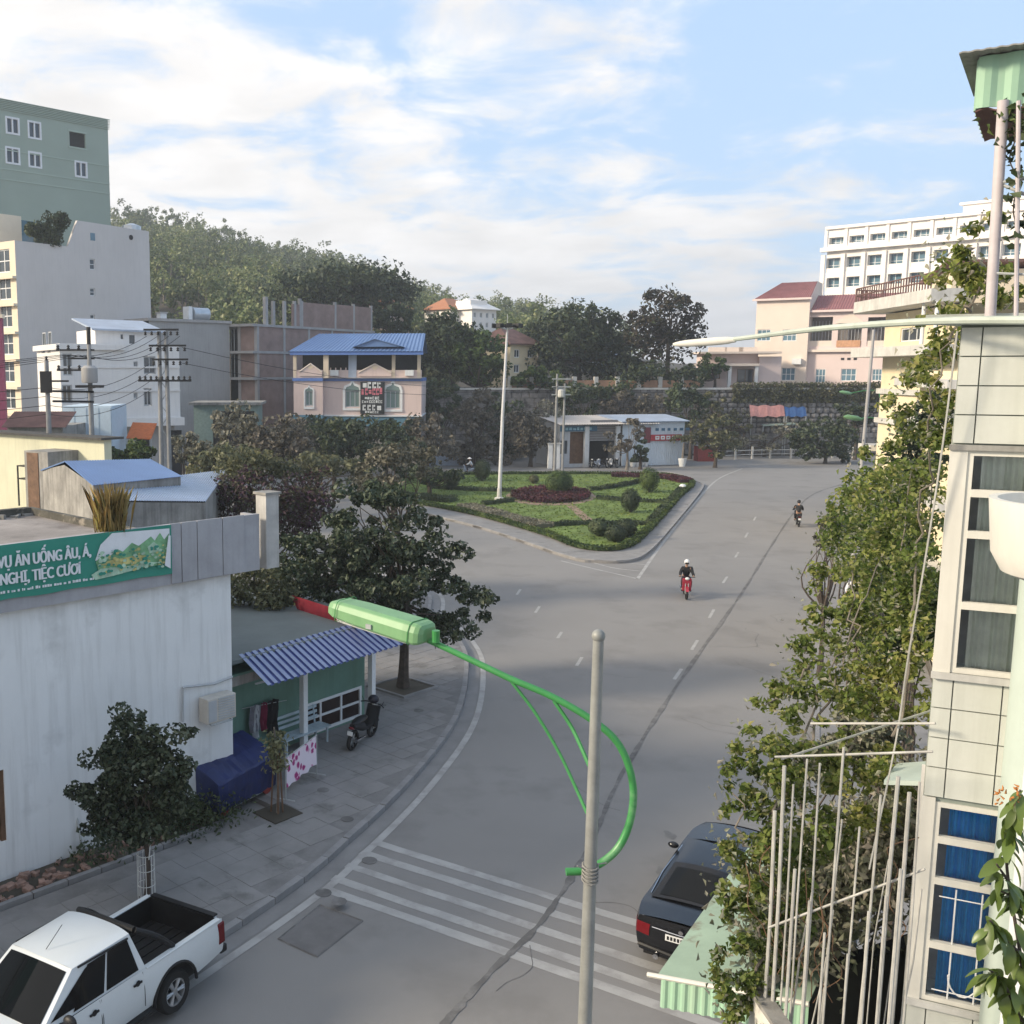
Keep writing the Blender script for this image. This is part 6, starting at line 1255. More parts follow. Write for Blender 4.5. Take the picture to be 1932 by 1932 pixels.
tree('bougainvillea_bush', 'large purplish bougainvillea bush behind the restaurant roof corner', b, pe(b, ((500, 932, 100, 52), (565, 960, 66, 50), (440, 948, 55, 38), (530, 985, 80, 50), (590, 930, 50, 40))), 110, 6500, .55, .2, lf_bougain, m_bark, .14, 2.0, seed=105, cat='bush', nlimb=20)
b = gb_(478, 47)
tree('green_bush', 'olive green bush rising above the purplish bougainvillea', b, pe(b, ((475, 880, 62, 26), (520, 875, 40, 22))), 40, 1700, .5, .22, lf_olive, m_bark, .1, 3.4, seed=107, cat='bush')
b = gb_(486, 31)
tree('green_bush', 'olive shrubs between the restaurant and the green shop roof', b, pe(b, ((480, 1092, 50, 34), (520, 1125, 50, 28), (455, 1110, 25, 30))), 40, 2200, .35, .16, lf_olive, m_bark, .07, 2.2, seed=109, cat='bush')
b = G(277, 1694, .13)
tree('young_street_tree', 'small dark leafed street tree beside the white pickup', b, pe(b, ((250, 1430, 66, 40), (195, 1500, 66, 30), (305, 1460, 60, 40), (318, 1508, 42, 30), (250, 1545, 100, 28), (240, 1355, 22, 30), (140, 1508, 32, 9), (350, 1392, 32, 12), (200, 1352, 34, 9), (268, 1572, 48, 15), (265, 1385, 50, 18), (180, 1440, 30, 10))), 200, 11500, .22, .125, lf_street, m_bark, .06, 1.3, seed=111, nlimb=28, lean=(0, 0))
tg_ = thing('tree_guard', 'white wire tree guard round the small street tree trunk', 'tree guard', b)
m_wire = M('white_wire', (.62, .62, .6), .6, .1)
for k in range(9): w = k * 2 * PI / 9; MB().tube([(.17 * math.cos(w), .17 * math.sin(w), 0), (.17 * math.cos(w), .17 * math.sin(w), .95)], .008, 5).build('bar', m_wire, tg_)
for z in (.3, .62, .93): MB().tube([(.17 * math.cos(w), .17 * math.sin(w), z) for w in np.linspace(0, 2 * PI, 19)], .008, 5).build('hoop', m_wire, tg_)
MB().tube([(.1, -.2, .9), (.14, -.16, 1.3), (.02, 0, 1.6)], .012, 5).build('tie', m_wire, tg_)
st = thing('lean_pole', 'thin grey pole leaning by the white wall behind the small street tree', 'pole', G(158, 1618, .13)); q = P(143, 1530, G(158, 1618)[1]) - np.array(st.location); MB().tube([(0, 0, 0), q], .025, 6).build('shaft', m_steel, st)
# staked sapling with its pit
b = G(524, 1535, .13); t = thing('staked_sapling', 'young sapling tied between wooden stakes in front of the shop', 'tree', b); top = P(517, 1372, b[1]) - b
MB().tube([(0, 0, 0), (.03, 0, .9), top], (.045, .035, .02), 6).build('trunk', m_barkpale, t, smooth=True)
for dx in (-.16, .12, .02): MB().tube([(dx, -.1 + abs(dx), 0), (dx * .5, -.02, 1.5)], .022, 6).build('stake', m_wood, t)
g = np.random.default_rng(12); cc = np.c_[g.normal(size=(420, 2)) * .14, 1.05 + .95 * g.random(420)] + np.array((-.03, 0, 0)); link('crown', leaf_mesh('crown', leaf_arrays(cc, .13, None, .45, .3, 13), lf_olive), t, kind='stuff')
MB().box(-.42, .42, -.42, .42, .002, .03, rz=SHOP_ANG).build('soil', m_bank, t)

# trees in front of and between the houses (what stands there in the photograph, one by one)
def bg(label, x, Y, ells, mat, nl, leaf, group, seed, z=0.0, bark=None, name='roadside_tree', cr=None, nclump=None, tr=.22, tt=None, cat='tree', nlimb=12, hollow=.45, aspect=.6):
    b = gb_(x, Y, z); E = pe(b, ells); top = max(e[2] for e in E); r = np.mean([e[3] for e in E])
    nl = int(nl * (.72 if 'roadside' in group else 1)); return tree(name, label, b, E, nclump or max(18, nl // 34), nl, cr or r * .27, leaf, mat, bark or m_bark, tr, tt or max(1.0, top * .45), group, seed, cat, nlimb, hollow=hollow, aspect=aspect)
GR = 'trees along the far roadside'
bg('greyish bare looking tree in front of the green shed', 445, 82, ((445, 805, 50, 42), (475, 830, 55, 40)), lf_grey, 2200, .42, GR, 201, nlimb=26)
bg('brownish tree left of the pink house front', 540, 80, ((540, 828, 62, 44), (505, 850, 50, 36)), lf_brown, 2600, .42, GR, 202, nlimb=22)
bg('dark tree directly below the pink house', 630, 88, ((630, 825, 62, 36), (660, 860, 60, 34), (600, 860, 45, 26)), lf_dark, 3200, .45, GR, 203)
bg('dense dark tree hiding the ground floor of the pink house', 590, 104, ((585, 815, 50, 26), (640, 818, 50, 26), (690, 815, 50, 26), (745, 812, 46, 22)), lf_dark, 4200, .5, GR, 227)
bg('dark spreading tree below the right corner of the pink house', 728, 96, ((728, 835, 60, 34), (765, 860, 45, 34), (700, 860, 45, 25)), lf_dark, 2800, .45, GR, 204)
bg('brown leafed tree between the pink house and the kiosk', 800, 108, ((800, 812, 42, 34), (830, 838, 44, 26)), lf_brown, 2200, .5, GR, 205, nlimb=22)
bg('tall dark tree right of the pink house', 832, 120, ((835, 755, 40, 52), (815, 790, 30, 40)), lf_dark, 2200, .55, GR, 206)
bg('dusky brown tree left of the mast lamp', 892, 114, ((890, 810, 50, 50), (905, 770, 40, 36)), lf_brown, 2800, .5, GR, 207, nlimb=24)
bg('dark tree behind the mast lamp', 942, 122, ((942, 785, 44, 44), (960, 830, 40, 34)), lf_dark, 2300, .55, GR, 208)
bg('round brownish tree beside the white gate posts', 1000, 113, ((1000, 822, 50, 38), (985, 800, 40, 28)), lf_brown, 2700, .45, GR, 209, nlimb=20)
bg('dark bush on the embankment above the workshop roof', 1096, 124, ((1095, 755, 42, 34),), lf_dark, 1500, .5, GR, 210)
bg('bare branched tree in front of the workshop and container', 1182, 109, ((1180, 815, 42, 32), (1160, 840, 30, 16), (1200, 800, 30, 22)), lf_brown, 900, .4, GR, 211, bark=m_barkpale, nlimb=40, tr=.16, tt=2.0)
bg('dark narrow bush beside the bare branched tree', 1207, 110, ((1207, 845, 16, 26),), lf_dark, 600, .4, GR, 212)
bg('olive brown tree on the bank above the workshop', 1190, 126, ((1190, 760, 55, 28), (1230, 765, 40, 26)), lf_brown, 1700, .5, GR, 213, nlimb=24)
bg('dark round tree at the left end of the stone wall', 1300, 123, ((1300, 768, 38, 34), (1285, 745, 34, 22)), lf_dark, 1900, .5, GR, 214)
bg('olive street tree right of the white container', 1348, 112, ((1345, 812, 40, 34), (1360, 835, 34, 26)), lf_olive, 2000, .42, GR, 215, nlimb=24)
bg('wide dark tree at the far bend of the road', 1555, 117, ((1550, 825, 60, 36), (1590, 835, 40, 36), (1520, 840, 34, 26)), lf_dark, 3200, .48, GR, 216)
bg('green bush above the far bend below the hedge', 1610, 122, ((1608, 780, 34, 30),), lf_dark, 1100, .5, GR, 217)
bg('dark tree beside the pale yellow house wall', 262, 68, ((262, 855, 40, 20), (240, 860, 40, 16)), lf_mid, 1500, .4, GR, 218)
bg('flowering greyish shrub at the lattice pole foot', 350, 70, ((352, 850, 34, 34), (385, 860, 40, 30)), lf_grey, 2000, .36, GR, 219)
bg('dark thicket behind the bougainvillea bush', 415, 66, ((410, 870, 60, 30), (450, 868, 50, 26)), lf_olive, 2400, .4, GR, 220)
bg('grey green shrubs along the verge in front of the pink house', 590, 74, ((590, 880, 70, 20), (660, 885, 60, 14)), lf_olive, 2000, .38, GR, 221, cat='bush')
bg('row of dark shrubs at the left back edge of the island', 810, 86, ((800, 895, 44, 12), (842, 895, 30, 10)), lf_dark, 1300, .34, GR, 222, cat='bush')
bg('straggly shrubs on the bank between kiosk and mast lamp', 880, 116, ((880, 858, 60, 16), (930, 868, 40, 12)), lf_brown, 1500, .42, GR, 223, cat='bush')
bg('pale weeds under the workshop end of the bank', 1030, 118, ((1030, 785, 40, 26),), lf_grey, 1000, .45, GR, 224, cat='bush')
bg('dark creeper patch hanging on the stone wall', 1400, 127.5, ((1360, 780, 40, 22), (1395, 800, 30, 14), (1340, 755, 30, 14)), lf_olive, 1500, .42, GR, 225, cat='bush')
bg('pale scrub along the foot of the stone wall', 1440, 126, ((1430, 835, 60, 14), (1500, 815, 40, 14)), lf_grey, 1300, .42, GR, 226, cat='bush')
# behind: larger trees on the embankment
GR = 'large trees on the slope behind the houses'
bg('dark flat topped umbrella tree above the brick building', 690, 165, ((640, 545, 120, 36), (715, 545, 66, 42), (560, 572, 75, 26), (690, 520, 60, 18)), lf_dark, 8500, .75, GR, 231, z=16, nlimb=22, tr=.4, tt=4.5, cr=2.4, nclump=150)
bg('dark rounded tree hanging over the blue roof end', 738, 150, ((740, 605, 36, 32),), lf_dark, 1500, .7, GR, 232, z=12)
bg('round dense green tree left of the mast lamp top', 850, 132, ((845, 655, 66, 62), (805, 690, 40, 34)), lf_dark, 5200, .6, GR, 233, z=5, tr=.4)
bg('brighter round green tree overlapping its darker neighbour', 898, 130, ((895, 668, 58, 52), (920, 700, 34, 30)), lf_mid, 4200, .6, GR, 234, z=5, tr=.4)
bg('wide feathery tree right of the mast lamp', 1085, 138, ((1070, 640, 90, 42), (1040, 680, 70, 28), (1140, 640, 60, 50), (1095, 600, 60, 22), (1150, 690, 60, 34)), lf_dark, 8500, .6, GR, 235, z=7, tr=.5, nlimb=30)
bg('open crowned almond tree with sky showing through', 1250, 134, ((1250, 585, 70, 32), (1215, 620, 50, 28), (1290, 625, 46, 30), (1250, 655, 56, 30), (1310, 655, 26, 16)), leafmat('leaf_bronze', [(.035, .03, .02), (.06, .045, .03), (.045, .06, .025)], .2), 3600, .55, GR, 236, z=8, tr=.35, nlimb=60, hollow=.3, tt=7, cr=1.3, nclump=85)
bg('dark undergrowth tree below the open crowned almond tree', 1240, 131, ((1225, 710, 56, 26), (1285, 715, 40, 24)), lf_dark, 2200, .55, GR, 237, z=7)
bg('bright green banana like clump on the terrace edge', 1008, 128, ((1005, 712, 36, 22), (1040, 715, 26, 18)), lf_mid, 1400, .6, GR, 238, z=6, cat='plant')
bg('dark tree filling the gap behind the workshop roof', 1150, 130, ((1140, 735, 60, 20), (1060, 740, 40, 18)), lf_dark, 2000, .55, GR, 239, z=6)
bg('dull green tree on the bank left of the round trees', 800, 128, ((790, 745, 34, 34), (830, 720, 40, 24)), lf_olive, 1800, .55, GR, 240, z=4)
bg('small tree left of the peach building porch', 1340, 140, ((1345, 690, 28, 22), (1320, 700, 24, 22)), lf_mid, 1100, .55, GR, 241, z=8)

# tall dry grass on the restaurant roof
q = shop.px(205, 1003, .15); g = np.random.default_rng(31); m = 620; V = np.zeros((m, 4, 3))
base = np.c_[g.normal(size=(m, 2)) * .12, np.zeros(m)]; ln = g.uniform(.45, 1.3, m); dr = g.normal(size=(m, 2)) * .15; tip = base + np.c_[dr * ln[:, None], ln * (1 - .25 * np.hypot(dr[:, 0], dr[:, 1]))]
mid = (base + tip) / 2 + np.c_[-dr * .12, np.full(m, .12)]; sd = np.c_[g.normal(size=(m, 2)), np.zeros(m)]; sd /= np.linalg.norm(sd, axis=1)[:, None]
V[:, 0] = base; V[:, 1] = mid + sd * .006; V[:, 2] = tip; V[:, 3] = mid - sd * .006
t = frthing('dry_grass_tuft', 'tall yellow green tuft of grass growing on the restaurant roof edge', 'plant', shop)
link('blades', leaf_mesh('blades', V.reshape(-1, 3) + np.array((q[0], .04, PH - .16)), lf_straw), t, kind='stuff'); MB().ball((q[0], .06, PH - .2), (.22, .12, .1), 9, 5, bump=.3).build('root_clump', m_bank, t)
# weeds in the planting bed
mb = MB(); bed = [shop.fw((x, y, 0))[:2] for x, y in ((-9, -.02), (SHOP_L - 1.2, -.02), (SHOP_L - 1.2, -.95), (-9, -.95))]
MB().prism(ccw(np.array(bed)).tolist(), .0, .125).build('planting_bed', m_bank, kind='structure')
mb = MB(); a, b = shop.fw((-9, -1.0, 0)), shop.fw((SHOP_L - 1.2, -1.0, 0))
for k in range(18):
    p0, p1 = a + (b - a) * k / 18, a + (b - a) * (k + .97) / 18; d = p1 - p0; MB().box(0, np.hypot(*d[:2]), -.06, .06, 0, .2).build('bed_kerb_stone', m_kerb, None, loc=(p0[0], p0[1], 0), rz=SHOP_ANG, kind='structure')
g = np.random.default_rng(41); mb = MB(); m_brk = M('broken_brick', (.30, .19, .15), .9, .4, 5)
for k in range(230):
    s = g.uniform(.03, .11); mb.box(-s, s, -s * .6, s * .6, 0, s * .9, rz=g.uniform(0, 3)); v = mb.v[-1]; lx, ly = (g.uniform(-6, 3.2) if k < 170 else g.uniform(-7, SHOP_L - 1.5)), g.uniform(-.85, -.12); v += np.r_[shop.fw((lx, ly, 0))[:2], .12]
mb.build('rubble', m_brk, None, kind='stuff', label='broken bricks scattered in the planting bed by the white wall')
cc = []
for lx, n, r in ((3.6, 500, .45), (4.4, 700, .5), (5.2, 260, .35), (1.8, 160, .3), (-1, 120, .35)): cc.append(np.r_[shop.fw((lx, -.5, 0))[:2], .3] + g.normal(size=(n, 3)) * np.array((r, r * .6, r * .55)))
cc = np.vstack(cc); cc[:, 2] = np.abs(cc[:, 2] - .13) + .14
link('weeds', leaf_mesh('weeds', leaf_arrays(cc, .13, None, .45, .3, 42), lf_dark), None, kind='stuff', label='dark weeds in the planting bed along the white wall')

# ------------------------------------------------------------------ creepers on the right
blobs = [(1855, 470, 44, 40, 11), (1830, 545, 70, 50, 11), (1895, 560, 40, 35, 10), (1780, 585, 50, 22, 12), (1790, 660, 50, 50, 12), (1740, 700, 50, 34, 13), (1775, 760, 40, 50, 12), (1700, 720, 30, 24, 14), (1690, 790, 36, 50, 14), (1655, 850, 30, 40, 15), (1770, 830, 38, 50, 12), (1730, 800, 34, 40, 14),
         (1740, 900, 55, 60, 14), (1655, 930, 60, 50, 15), (1700, 985, 90, 60, 14), (1610, 985, 60, 55, 16), (1570, 1020, 50, 40, 16), (1650, 1060, 80, 55, 14), (1740, 1090, 55, 70, 12.5), (1555, 1085, 44, 30, 15), (1560, 1160, 40, 30, 13.5), (1650, 1165, 60, 45, 13),
         (1535, 1240, 60, 44, 12.5), (1640, 1260, 90, 50, 12), (1720, 1230, 40, 60, 11.5), (1490, 1290, 46, 22, 12), (1580, 1320, 80, 44, 11.5), (1680, 1330, 70, 50, 11.5), (1500, 1345, 50, 28, 11.3), (1435, 1330, 20, 12, 11.3), (1450, 1400, 56, 36, 11), (1400, 1440, 44, 40, 10.8), (1395, 1510, 48, 40, 10.7), (1470, 1470, 60, 50, 10.6), (1545, 1450, 60, 50, 11), (1640, 1440, 60, 50, 11),
         (1430, 1590, 60, 50, 10.4), (1500, 1560, 60, 60, 10.6), (1385, 1590, 36, 30, 10.4), (1425, 1680, 52, 50, 10.2), (1390, 1690, 30, 44, 10.2), (1410, 1770, 44, 50, 10), (1385, 1850, 46, 50, 9.9), (1430, 1880, 40, 50, 9.8), (1370, 1915, 30, 30, 9.8), (1500, 1650, 60, 60, 10.4), (1470, 1740, 50, 50, 10.2), (1560, 1560, 60, 50, 11), (1640, 1540, 60, 50, 11.4), (1480, 1830, 40, 40, 10.1), (1540, 1700, 40, 40, 10.5), (1700, 1480, 36, 40, 11.2), (1620, 1180, 70, 60, 13.5), (1600, 1060, 60, 50, 15), (1700, 1150, 50, 60, 12.5)]
allc = []; alln = []; g = np.random.default_rng(77)
for (x, y, rx, ry, Y) in blobs:
    k = Y / F; m = int(rx * ry * .135); c0 = P(x, y, Y); nsub = max(4, m // 30); off = g.normal(size=(nsub, 3)) * .5; j = g.integers(0, nsub, m); u = g.normal(size=(m, 3)); u /= np.linalg.norm(u, axis=1)[:, None]
    e = np.array((rx * k, min(rx, 60) * k * .9, ry * k)); allc.append(c0 + off[j] * e + u * g.uniform(.12, .42, m)[:, None] * e * .9); alln.append(u)
allc = np.vstack(allc); alln = np.vstack(alln)
cv_ = thing('creeper', 'tangled sunlit yellow green creeper climbing from the terrace to the near roof', 'creeper', (0, 0, 0))
near = allc[:, 1] < 11.4; idx = np.where(near)[0]; pick = g.choice(idx, 290, replace=False); rest_ = np.ones(len(allc), bool); rest_[pick] = False
link('foliage', leaf_mesh('foliage', leaf_arrays(allc[rest_], .085, alln[rest_], .62, .35, 78), lf_sun), cv_, kind='stuff')
pk_ = g.integers(0, len(allc), 3600); link('dry_foliage', leaf_mesh('dry_foliage', leaf_arrays(allc[pk_] + g.normal(size=(3600, 3)) * .12, .07, None, .5, .3, 79), lf_dull), cv_, kind='stuff')
def leafobj(L, w, mat, name='leaf', n=5):                              # one curved leaf: two strips along a bent midrib
    mb = MB(); vs = []
    for i in range(n + 1):
        s = i / n; x = L * s; wd = w * math.sin(PI * min(s * .92 + .04, 1)) ** .8; z = -.35 * L * s * s; vs += [(x, -wd, z + wd * .25), (x, 0, z), (x, wd, z + wd * .25)]
    return mb.add(vs, [q for i in range(n) for q in ((3 * i, 3 * i + 1, 3 * i + 4, 3 * i + 3), (3 * i + 1, 3 * i + 2, 3 * i + 5, 3 * i + 4))]).mesh(name, mat, True)
lm = [leafobj(.10, .03, lf_sun), leafobj(.085, .028, lf_sun), leafobj(.11, .032, lf_sun)]
for i in pick:
    o = link('leaf', random.choice(lm), cv_, allc[i]); o.rotation_euler = (random.uniform(-.6, .6), random.uniform(-.4, .7), random.uniform(0, 6.3)); s = random.uniform(.75, 1.25); o.scale = (s, s, s)
mb = MB()
for pts in (((1460, 1560, 10.5), (1520, 1420, 11), (1580, 1280, 12), (1610, 1150, 13), (1600, 1080, 14)), ((1430, 1900, 9.8), (1440, 1700, 10.2), (1470, 1500, 10.6), (1540, 1330, 11.6), (1600, 1200, 12.4), (1660, 1050, 14)), ((1690, 1400, 11), (1720, 1200, 11.6), (1740, 1000, 13), (1760, 800, 12), (1800, 640, 11.6), (1850, 500, 11)),
            ((1590, 1440, 11.2), (1640, 1300, 12), (1680, 1100, 13.4), (1720, 900, 14)), ((1800, 640, 11.6), (1840, 560, 11), (1890, 450, 10.5)), ((1545, 1240, 12.5), (1500, 1290, 12), (1440, 1330, 11.3)), ((1440, 1700, 10.2), (1410, 1600, 10.4), (1390, 1500, 10.7))):
    pl = spline([P(*q) for q in pts], 6); pl += g.normal(size=pl.shape) * .04; mb.tube(pl, np.linspace(.018, .007, len(pl)), 6)
mb.build('stems', m_barkpale, cv_, smooth=True)
# hanging wisps by the roof post
w_ = thing('hanging_vine', 'thin vine with sparse leaves twisting down from the corrugated box', 'creeper', (0, 0, 0)); pts = [P(*q) for q in ((1905, 205, 9.2), (1915, 260, 9.1), (1905, 300, 9.2), (1918, 340, 9.0), (1912, 400, 9.1), (1925, 440, 9.0))]; pl = spline(pts, 6)
MB().tube(pl, .006, 5).build('stem', m_bark, w_); k = g.integers(0, len(pl), 90); link('foliage', leaf_mesh('foliage', leaf_arrays(pl[k] + g.normal(size=(90, 3)) * .05, .09, None, .6, .2, 80), lf_dark), w_, kind='stuff')
k = P(1925, 222, 9.1); link('foliage', leaf_mesh('foliage', leaf_arrays(k + g.normal(size=(70, 3)) * np.array((.10, .14, .06)), .075, None, .6, .2, 81), lf_mid), w_, kind='stuff')
# pale plants on the ledge, trees beyond the creepers
c = []
for s in np.linspace(.03, .97, 22): p = la1 + (la0 - la1) * s + np.array((.25, .35, .32)); c.append(p + g.normal(size=(420, 3)) * np.array((.28, .28, .34)))
pp_ = thing('ledge_plants', 'dense pale grey green pot plants crowding the planted ledge', 'plant', (0, 0, 0)); link('foliage', leaf_mesh('foliage', leaf_arrays(np.vstack(c), .12, None, .5, .3, 82), lf_dull), pp_, kind='stuff')
for s in np.linspace(.08, .92, 7): p = la1 + (la0 - la1) * s + np.array((.3, .42, 0)); MB().lathe([(.12, 0), (.17, .22), (.15, .22)], 10, p).build('pot', m_redrust, pp_)
GR = 'trees along the right pavement behind the creepers'
for k, (lab, x, Y, E, mt, n) in enumerate((('sunlit leafy tree at the far end of the right pavement', 1640, 27, ((1635, 960, 62, 60), (1680, 920, 60, 60)), lf_sun, 3900), ('sunlit leafy tree in the middle of the right pavement', 1700, 20, ((1690, 1050, 70, 70), (1640, 1100, 60, 50)), lf_sun, 3900), ('dark green tree close to the yellow house front', 1740, 30, ((1735, 850, 50, 60), (1760, 790, 34, 50)), lf_dark, 3200),
                                          ('dark leafy tree between pavement and near building', 1740, 16, ((1735, 1150, 60, 80), (1690, 1230, 60, 60)), lf_mid, 4600), ('greyish low shrub spilling over the right kerb', 1570, 34, ((1580, 990, 30, 30), (1560, 1020, 26, 20)), lf_grey, 900), ('shady shrub at the foot of the near building', 1640, 13.5, ((1630, 1380, 70, 50), (1560, 1440, 60, 44)), lf_dull, 2600))):
    bg(lab, x, Y, E, mt, n, .15 if Y > 18 else .11, GR, 400 + k, name='pavement_tree', tr=.1, nlimb=16)
# big leaves close to the camera on the right
bl = thing('potted_climber', 'glossy green climber with drooping leaves close by on the right', 'plant', P(1925, 1930, 4.9)); o_ = np.array(bl.location)
lf_big = leafmat('leaf_big', [(.03, .06, .012), (.05, .10, .02), (.09, .14, .03), (.12, .13, .03)], .3, .35, .5); lms = [leafobj(.135, .027, lf_big, n=6), leafobj(.115, .024, lf_big, n=6), leafobj(.15, .03, lf_big, n=6)]
stem = [spline([P(*q) - o_ for q in pts], 6) for pts in (((1945, 1960, 4.9), (1925, 1800, 4.9), (1900, 1640, 4.9), (1905, 1560, 4.9), (1925, 1490, 4.9)), ((1925, 1800, 4.9), (1885, 1760, 4.85), (1868, 1735, 4.85)), ((1930, 1700, 4.9), (1885, 1680, 4.85)), ((1915, 1680, 4.9), (1880, 1630, 4.85)), ((1930, 1930, 4.9), (1890, 1850, 4.9), (1866, 1830, 4.85)))]
for s in stem: MB().tube(s, np.linspace(.010, .004, len(s)), 6).build('stem', m_bark, bl, smooth=True)
for s in stem:
    for k in range(len(s)):
        for r in range(3 if len(s) < 15 else 3):
            if random.random() < .35: continue
            o = link('leaf', random.choice(lms), bl, s[k] + g.normal(size=3) * .012); o.rotation_euler = (random.uniform(-.5, .5), random.uniform(.1, 1.1), random.uniform(0, 6.3)); sc_ = random.uniform(.7, 1.15); o.scale = (sc_,) * 3
fl_ = MB()
for k in range(26): p = P(1892 + g.uniform(-18, 34), 1500 + g.uniform(-16, 18), 4.86) - o_; a = g.uniform(0, 6.3); fl_.tube([p, p + np.array((math.cos(a) * .02, .01, math.sin(a) * .02))], (.006, .002), 5)
fl_.build('flower', M('orange_flower', (.5, .20, .05), .6, .3), bl, kind='stuff')

# ------------------------------------------------------------------ near street lamp
m_lgreen = M('lamp_green', (.045, .24, .065), .4, .12, 5, 30, 0, spec=.5, rust=((.12, .30, .13), .04, 3)); m_lhead = M('lamp_head_green', (.17, .33, .16), .45, .1, 3, 25, 0, spec=.4, streak=.25, scol=(.09, .25, .10))
m_pole = M('pole_steel', (.27, .275, .26), .5, .14, 5, 40, .05, metal=.15, streak=.5, scol=(.17, .165, .15))
pt = P(1129, 1205, 7.5); t = thing('street_lamp', 'close grey lamp pole with a green curved arm and green lamp head over the road', 'street lamp', (pt[0], pt[1], 0)); o_ = np.array((pt[0], pt[1], 0))
MB().tube([(0, 0, 0), (0, 0, 3), (0, 0, pt[2] * .7), (0, 0, pt[2])], (.075, .066, .052, .040), 14).build('pole', m_pole, t, smooth=True)
MB().ball((0, 0, pt[2] + .02), .052, 12, 8).build('finial', m_pole, t, smooth=True)
MB().lathe([(.13, 0), (.13, .04), (.085, .06), (.08, .4)], 14).build('base', m_pole, t)
zt_ = P(1110, 1660, 7.5)[2]; mb = MB()
for k in range(5): mb.tube([(.06 * math.cos(w), .06 * math.sin(w), zt_ + .03 * k + .012 * math.sin(w)) for w in np.linspace(0, 2 * PI, 13)], .007, 5)
mb.tube([(-.05, -.02, zt_ + .1), (-.11, -.03, zt_ + .13)], .006, 4).tube([(.05, -.02, zt_ + .14), (.12, -.02, zt_ + .15)], .006, 4); mb.build('wire_tie', m_dirtyconc, t, kind='stuff')
def arm(pts, r, n=10, nm='arm', m=None): q = spline([P(*k) - o_ for k in pts], 7); return MB().tube(q, r if np.isscalar(r) else np.interp(np.linspace(0, 1, len(q)), np.linspace(0, 1, len(r)), r), n).build(nm, m or m_lgreen, t, smooth=True)
arm(((1068, 1645, 7.66), (1112, 1640, 7.66), (1162, 1605, 7.67), (1189, 1548, 7.68), (1194, 1480, 7.7), (1172, 1412, 7.74), (1128, 1366, 7.8), (1045, 1316, 7.95), (962, 1280, 8.1), (880, 1241, 8.3), (798, 1203, 8.5)), (.031, .031, .03, .029, .028, .027, .025), 12)
arm(((962, 1282, 8.1), (1010, 1345, 8.0), (1055, 1420, 7.9), (1088, 1490, 7.75), (1108, 1535, 7.6)), .014, 8, 'brace'); arm(((1045, 1322, 7.95), (1080, 1375, 7.85), (1112, 1445, 7.6)), .016, 8, 'brace')
c0_, c1_ = P(808, 1196, 8.45) - o_, P(634, 1142, 9.15) - o_; ax_ = c1_ - c0_; Lh = np.linalg.norm(ax_); ax_ /= Lh; sd = np.cross(ax_, (0, 0, 1)); sd /= np.linalg.norm(sd); upv = np.cross(sd, ax_)
mb = MB(); secs = []; prof8 = [(-1, -.75), (-.9, -1), (.9, -1), (1, -.75), (1, .2), (.84, .82), (.62, 1), (-.62, 1), (-.84, .82), (-1, .2)]
for s, w, h in ((-.01, .09, .055), (.015, .125, .08), (.05, .142, .09), (.16, .15, .092), (.7, .146, .086), (.93, .135, .074), (.985, .12, .056), (1.0, .10, .04)):
    for a, b in prof8: secs.append(c0_ + ax_ * Lh * s + sd * a * w + upv * b * h)
n = len(prof8); mb.add(secs, [(i * n + k, i * n + (k + 1) % n, (i + 1) * n + (k + 1) % n, (i + 1) * n + k) for i in range(7) for k in range(n)] + [tuple(range(n - 1, -1, -1)), tuple(range(7 * n, 8 * n))])
mb.build('lamp_head', m_lhead, t, bevel=.008)
mb = MB(); q = [c0_ + ax_ * Lh * s + sd * a * .1 - upv * .088 for s, a in ((.15, -1), (.9, -1), (.9, 1), (.15, 1))]; mb.slab(q, .02); mb.build('lens', M('lamp_lens', (.5, .52, .5), .2), t)
for s_ in (.10, .88):
    q = [c0_ + ax_ * Lh * s_ + sd * a * .153 + upv * b * .095 for a, b in prof8]; MB().tube(q + [q[0]], .004, 5).build('seam', m_lgreen, t)
for a in (-1, 1): MB().box(-.03, .03, -.012, .012, -.02, .02).build('latch', m_steel, t, loc=tuple(c0_ + ax_ * Lh * .5 + sd * a * .152 - upv * .04), rz=math.atan2(ax_[1], ax_[0]))
MB().lathe([(.034, 0), (.034, .1)], 12).build('collar', m_lgreen, t, loc=tuple(c0_ - ax_ * .08 - np.array((0, 0, .05))))
# farther street lamps and pole on the right pavement
def far_lamp(label, x, Y, zt, hx, hy):
    b = gb_(x, Y); t = thing('street_lamp', label, 'street lamp', b, 0, 'street lamps along the right pavement'); MB().tube([(0, 0, 0), (0, 0, zt)], (.1, .06), 8).build('pole', m_pole, t, smooth=True)
    h = P(hx, hy, Y) - b; MB().tube(spline([(0, 0, zt - 1.2), (h[0] * .1, 0, zt - .4), (h[0] * .5, 0, (zt + h[2]) / 2), h], 5), .05, 6).build('arm', m_lgreen, t, smooth=True)
    mb = MB(); mb.tube([h + np.array((.2, 0, -.05)), h + np.array((-.2, 0, .02)), h + np.array((-1.0, 0, .15)), h + np.array((-1.25, 0, .17))], (.08, .2, .18, .05), 8); mb.build('lamp_head', m_lhead, t, smooth=True)
far_lamp('distant green headed street lamp just below the hedge line', 1650, 118, 8.6, 1604, 742); far_lamp('green headed street lamp beside the far bend, lower than the other one', 1655, 80, 7.0, 1622, 790)
b = gb_(1620, 52); t = thing('utility_pole', 'plain thin concrete pole beside the yellow house', 'utility pole', b, 0, 'utility poles'); zt_ = P(1636, 622, 52)[2]; MB().tube([(0, 0, 0), (.25, 0, zt_)], (.11, .07), 10).build('shaft', m_conc, t, smooth=True)

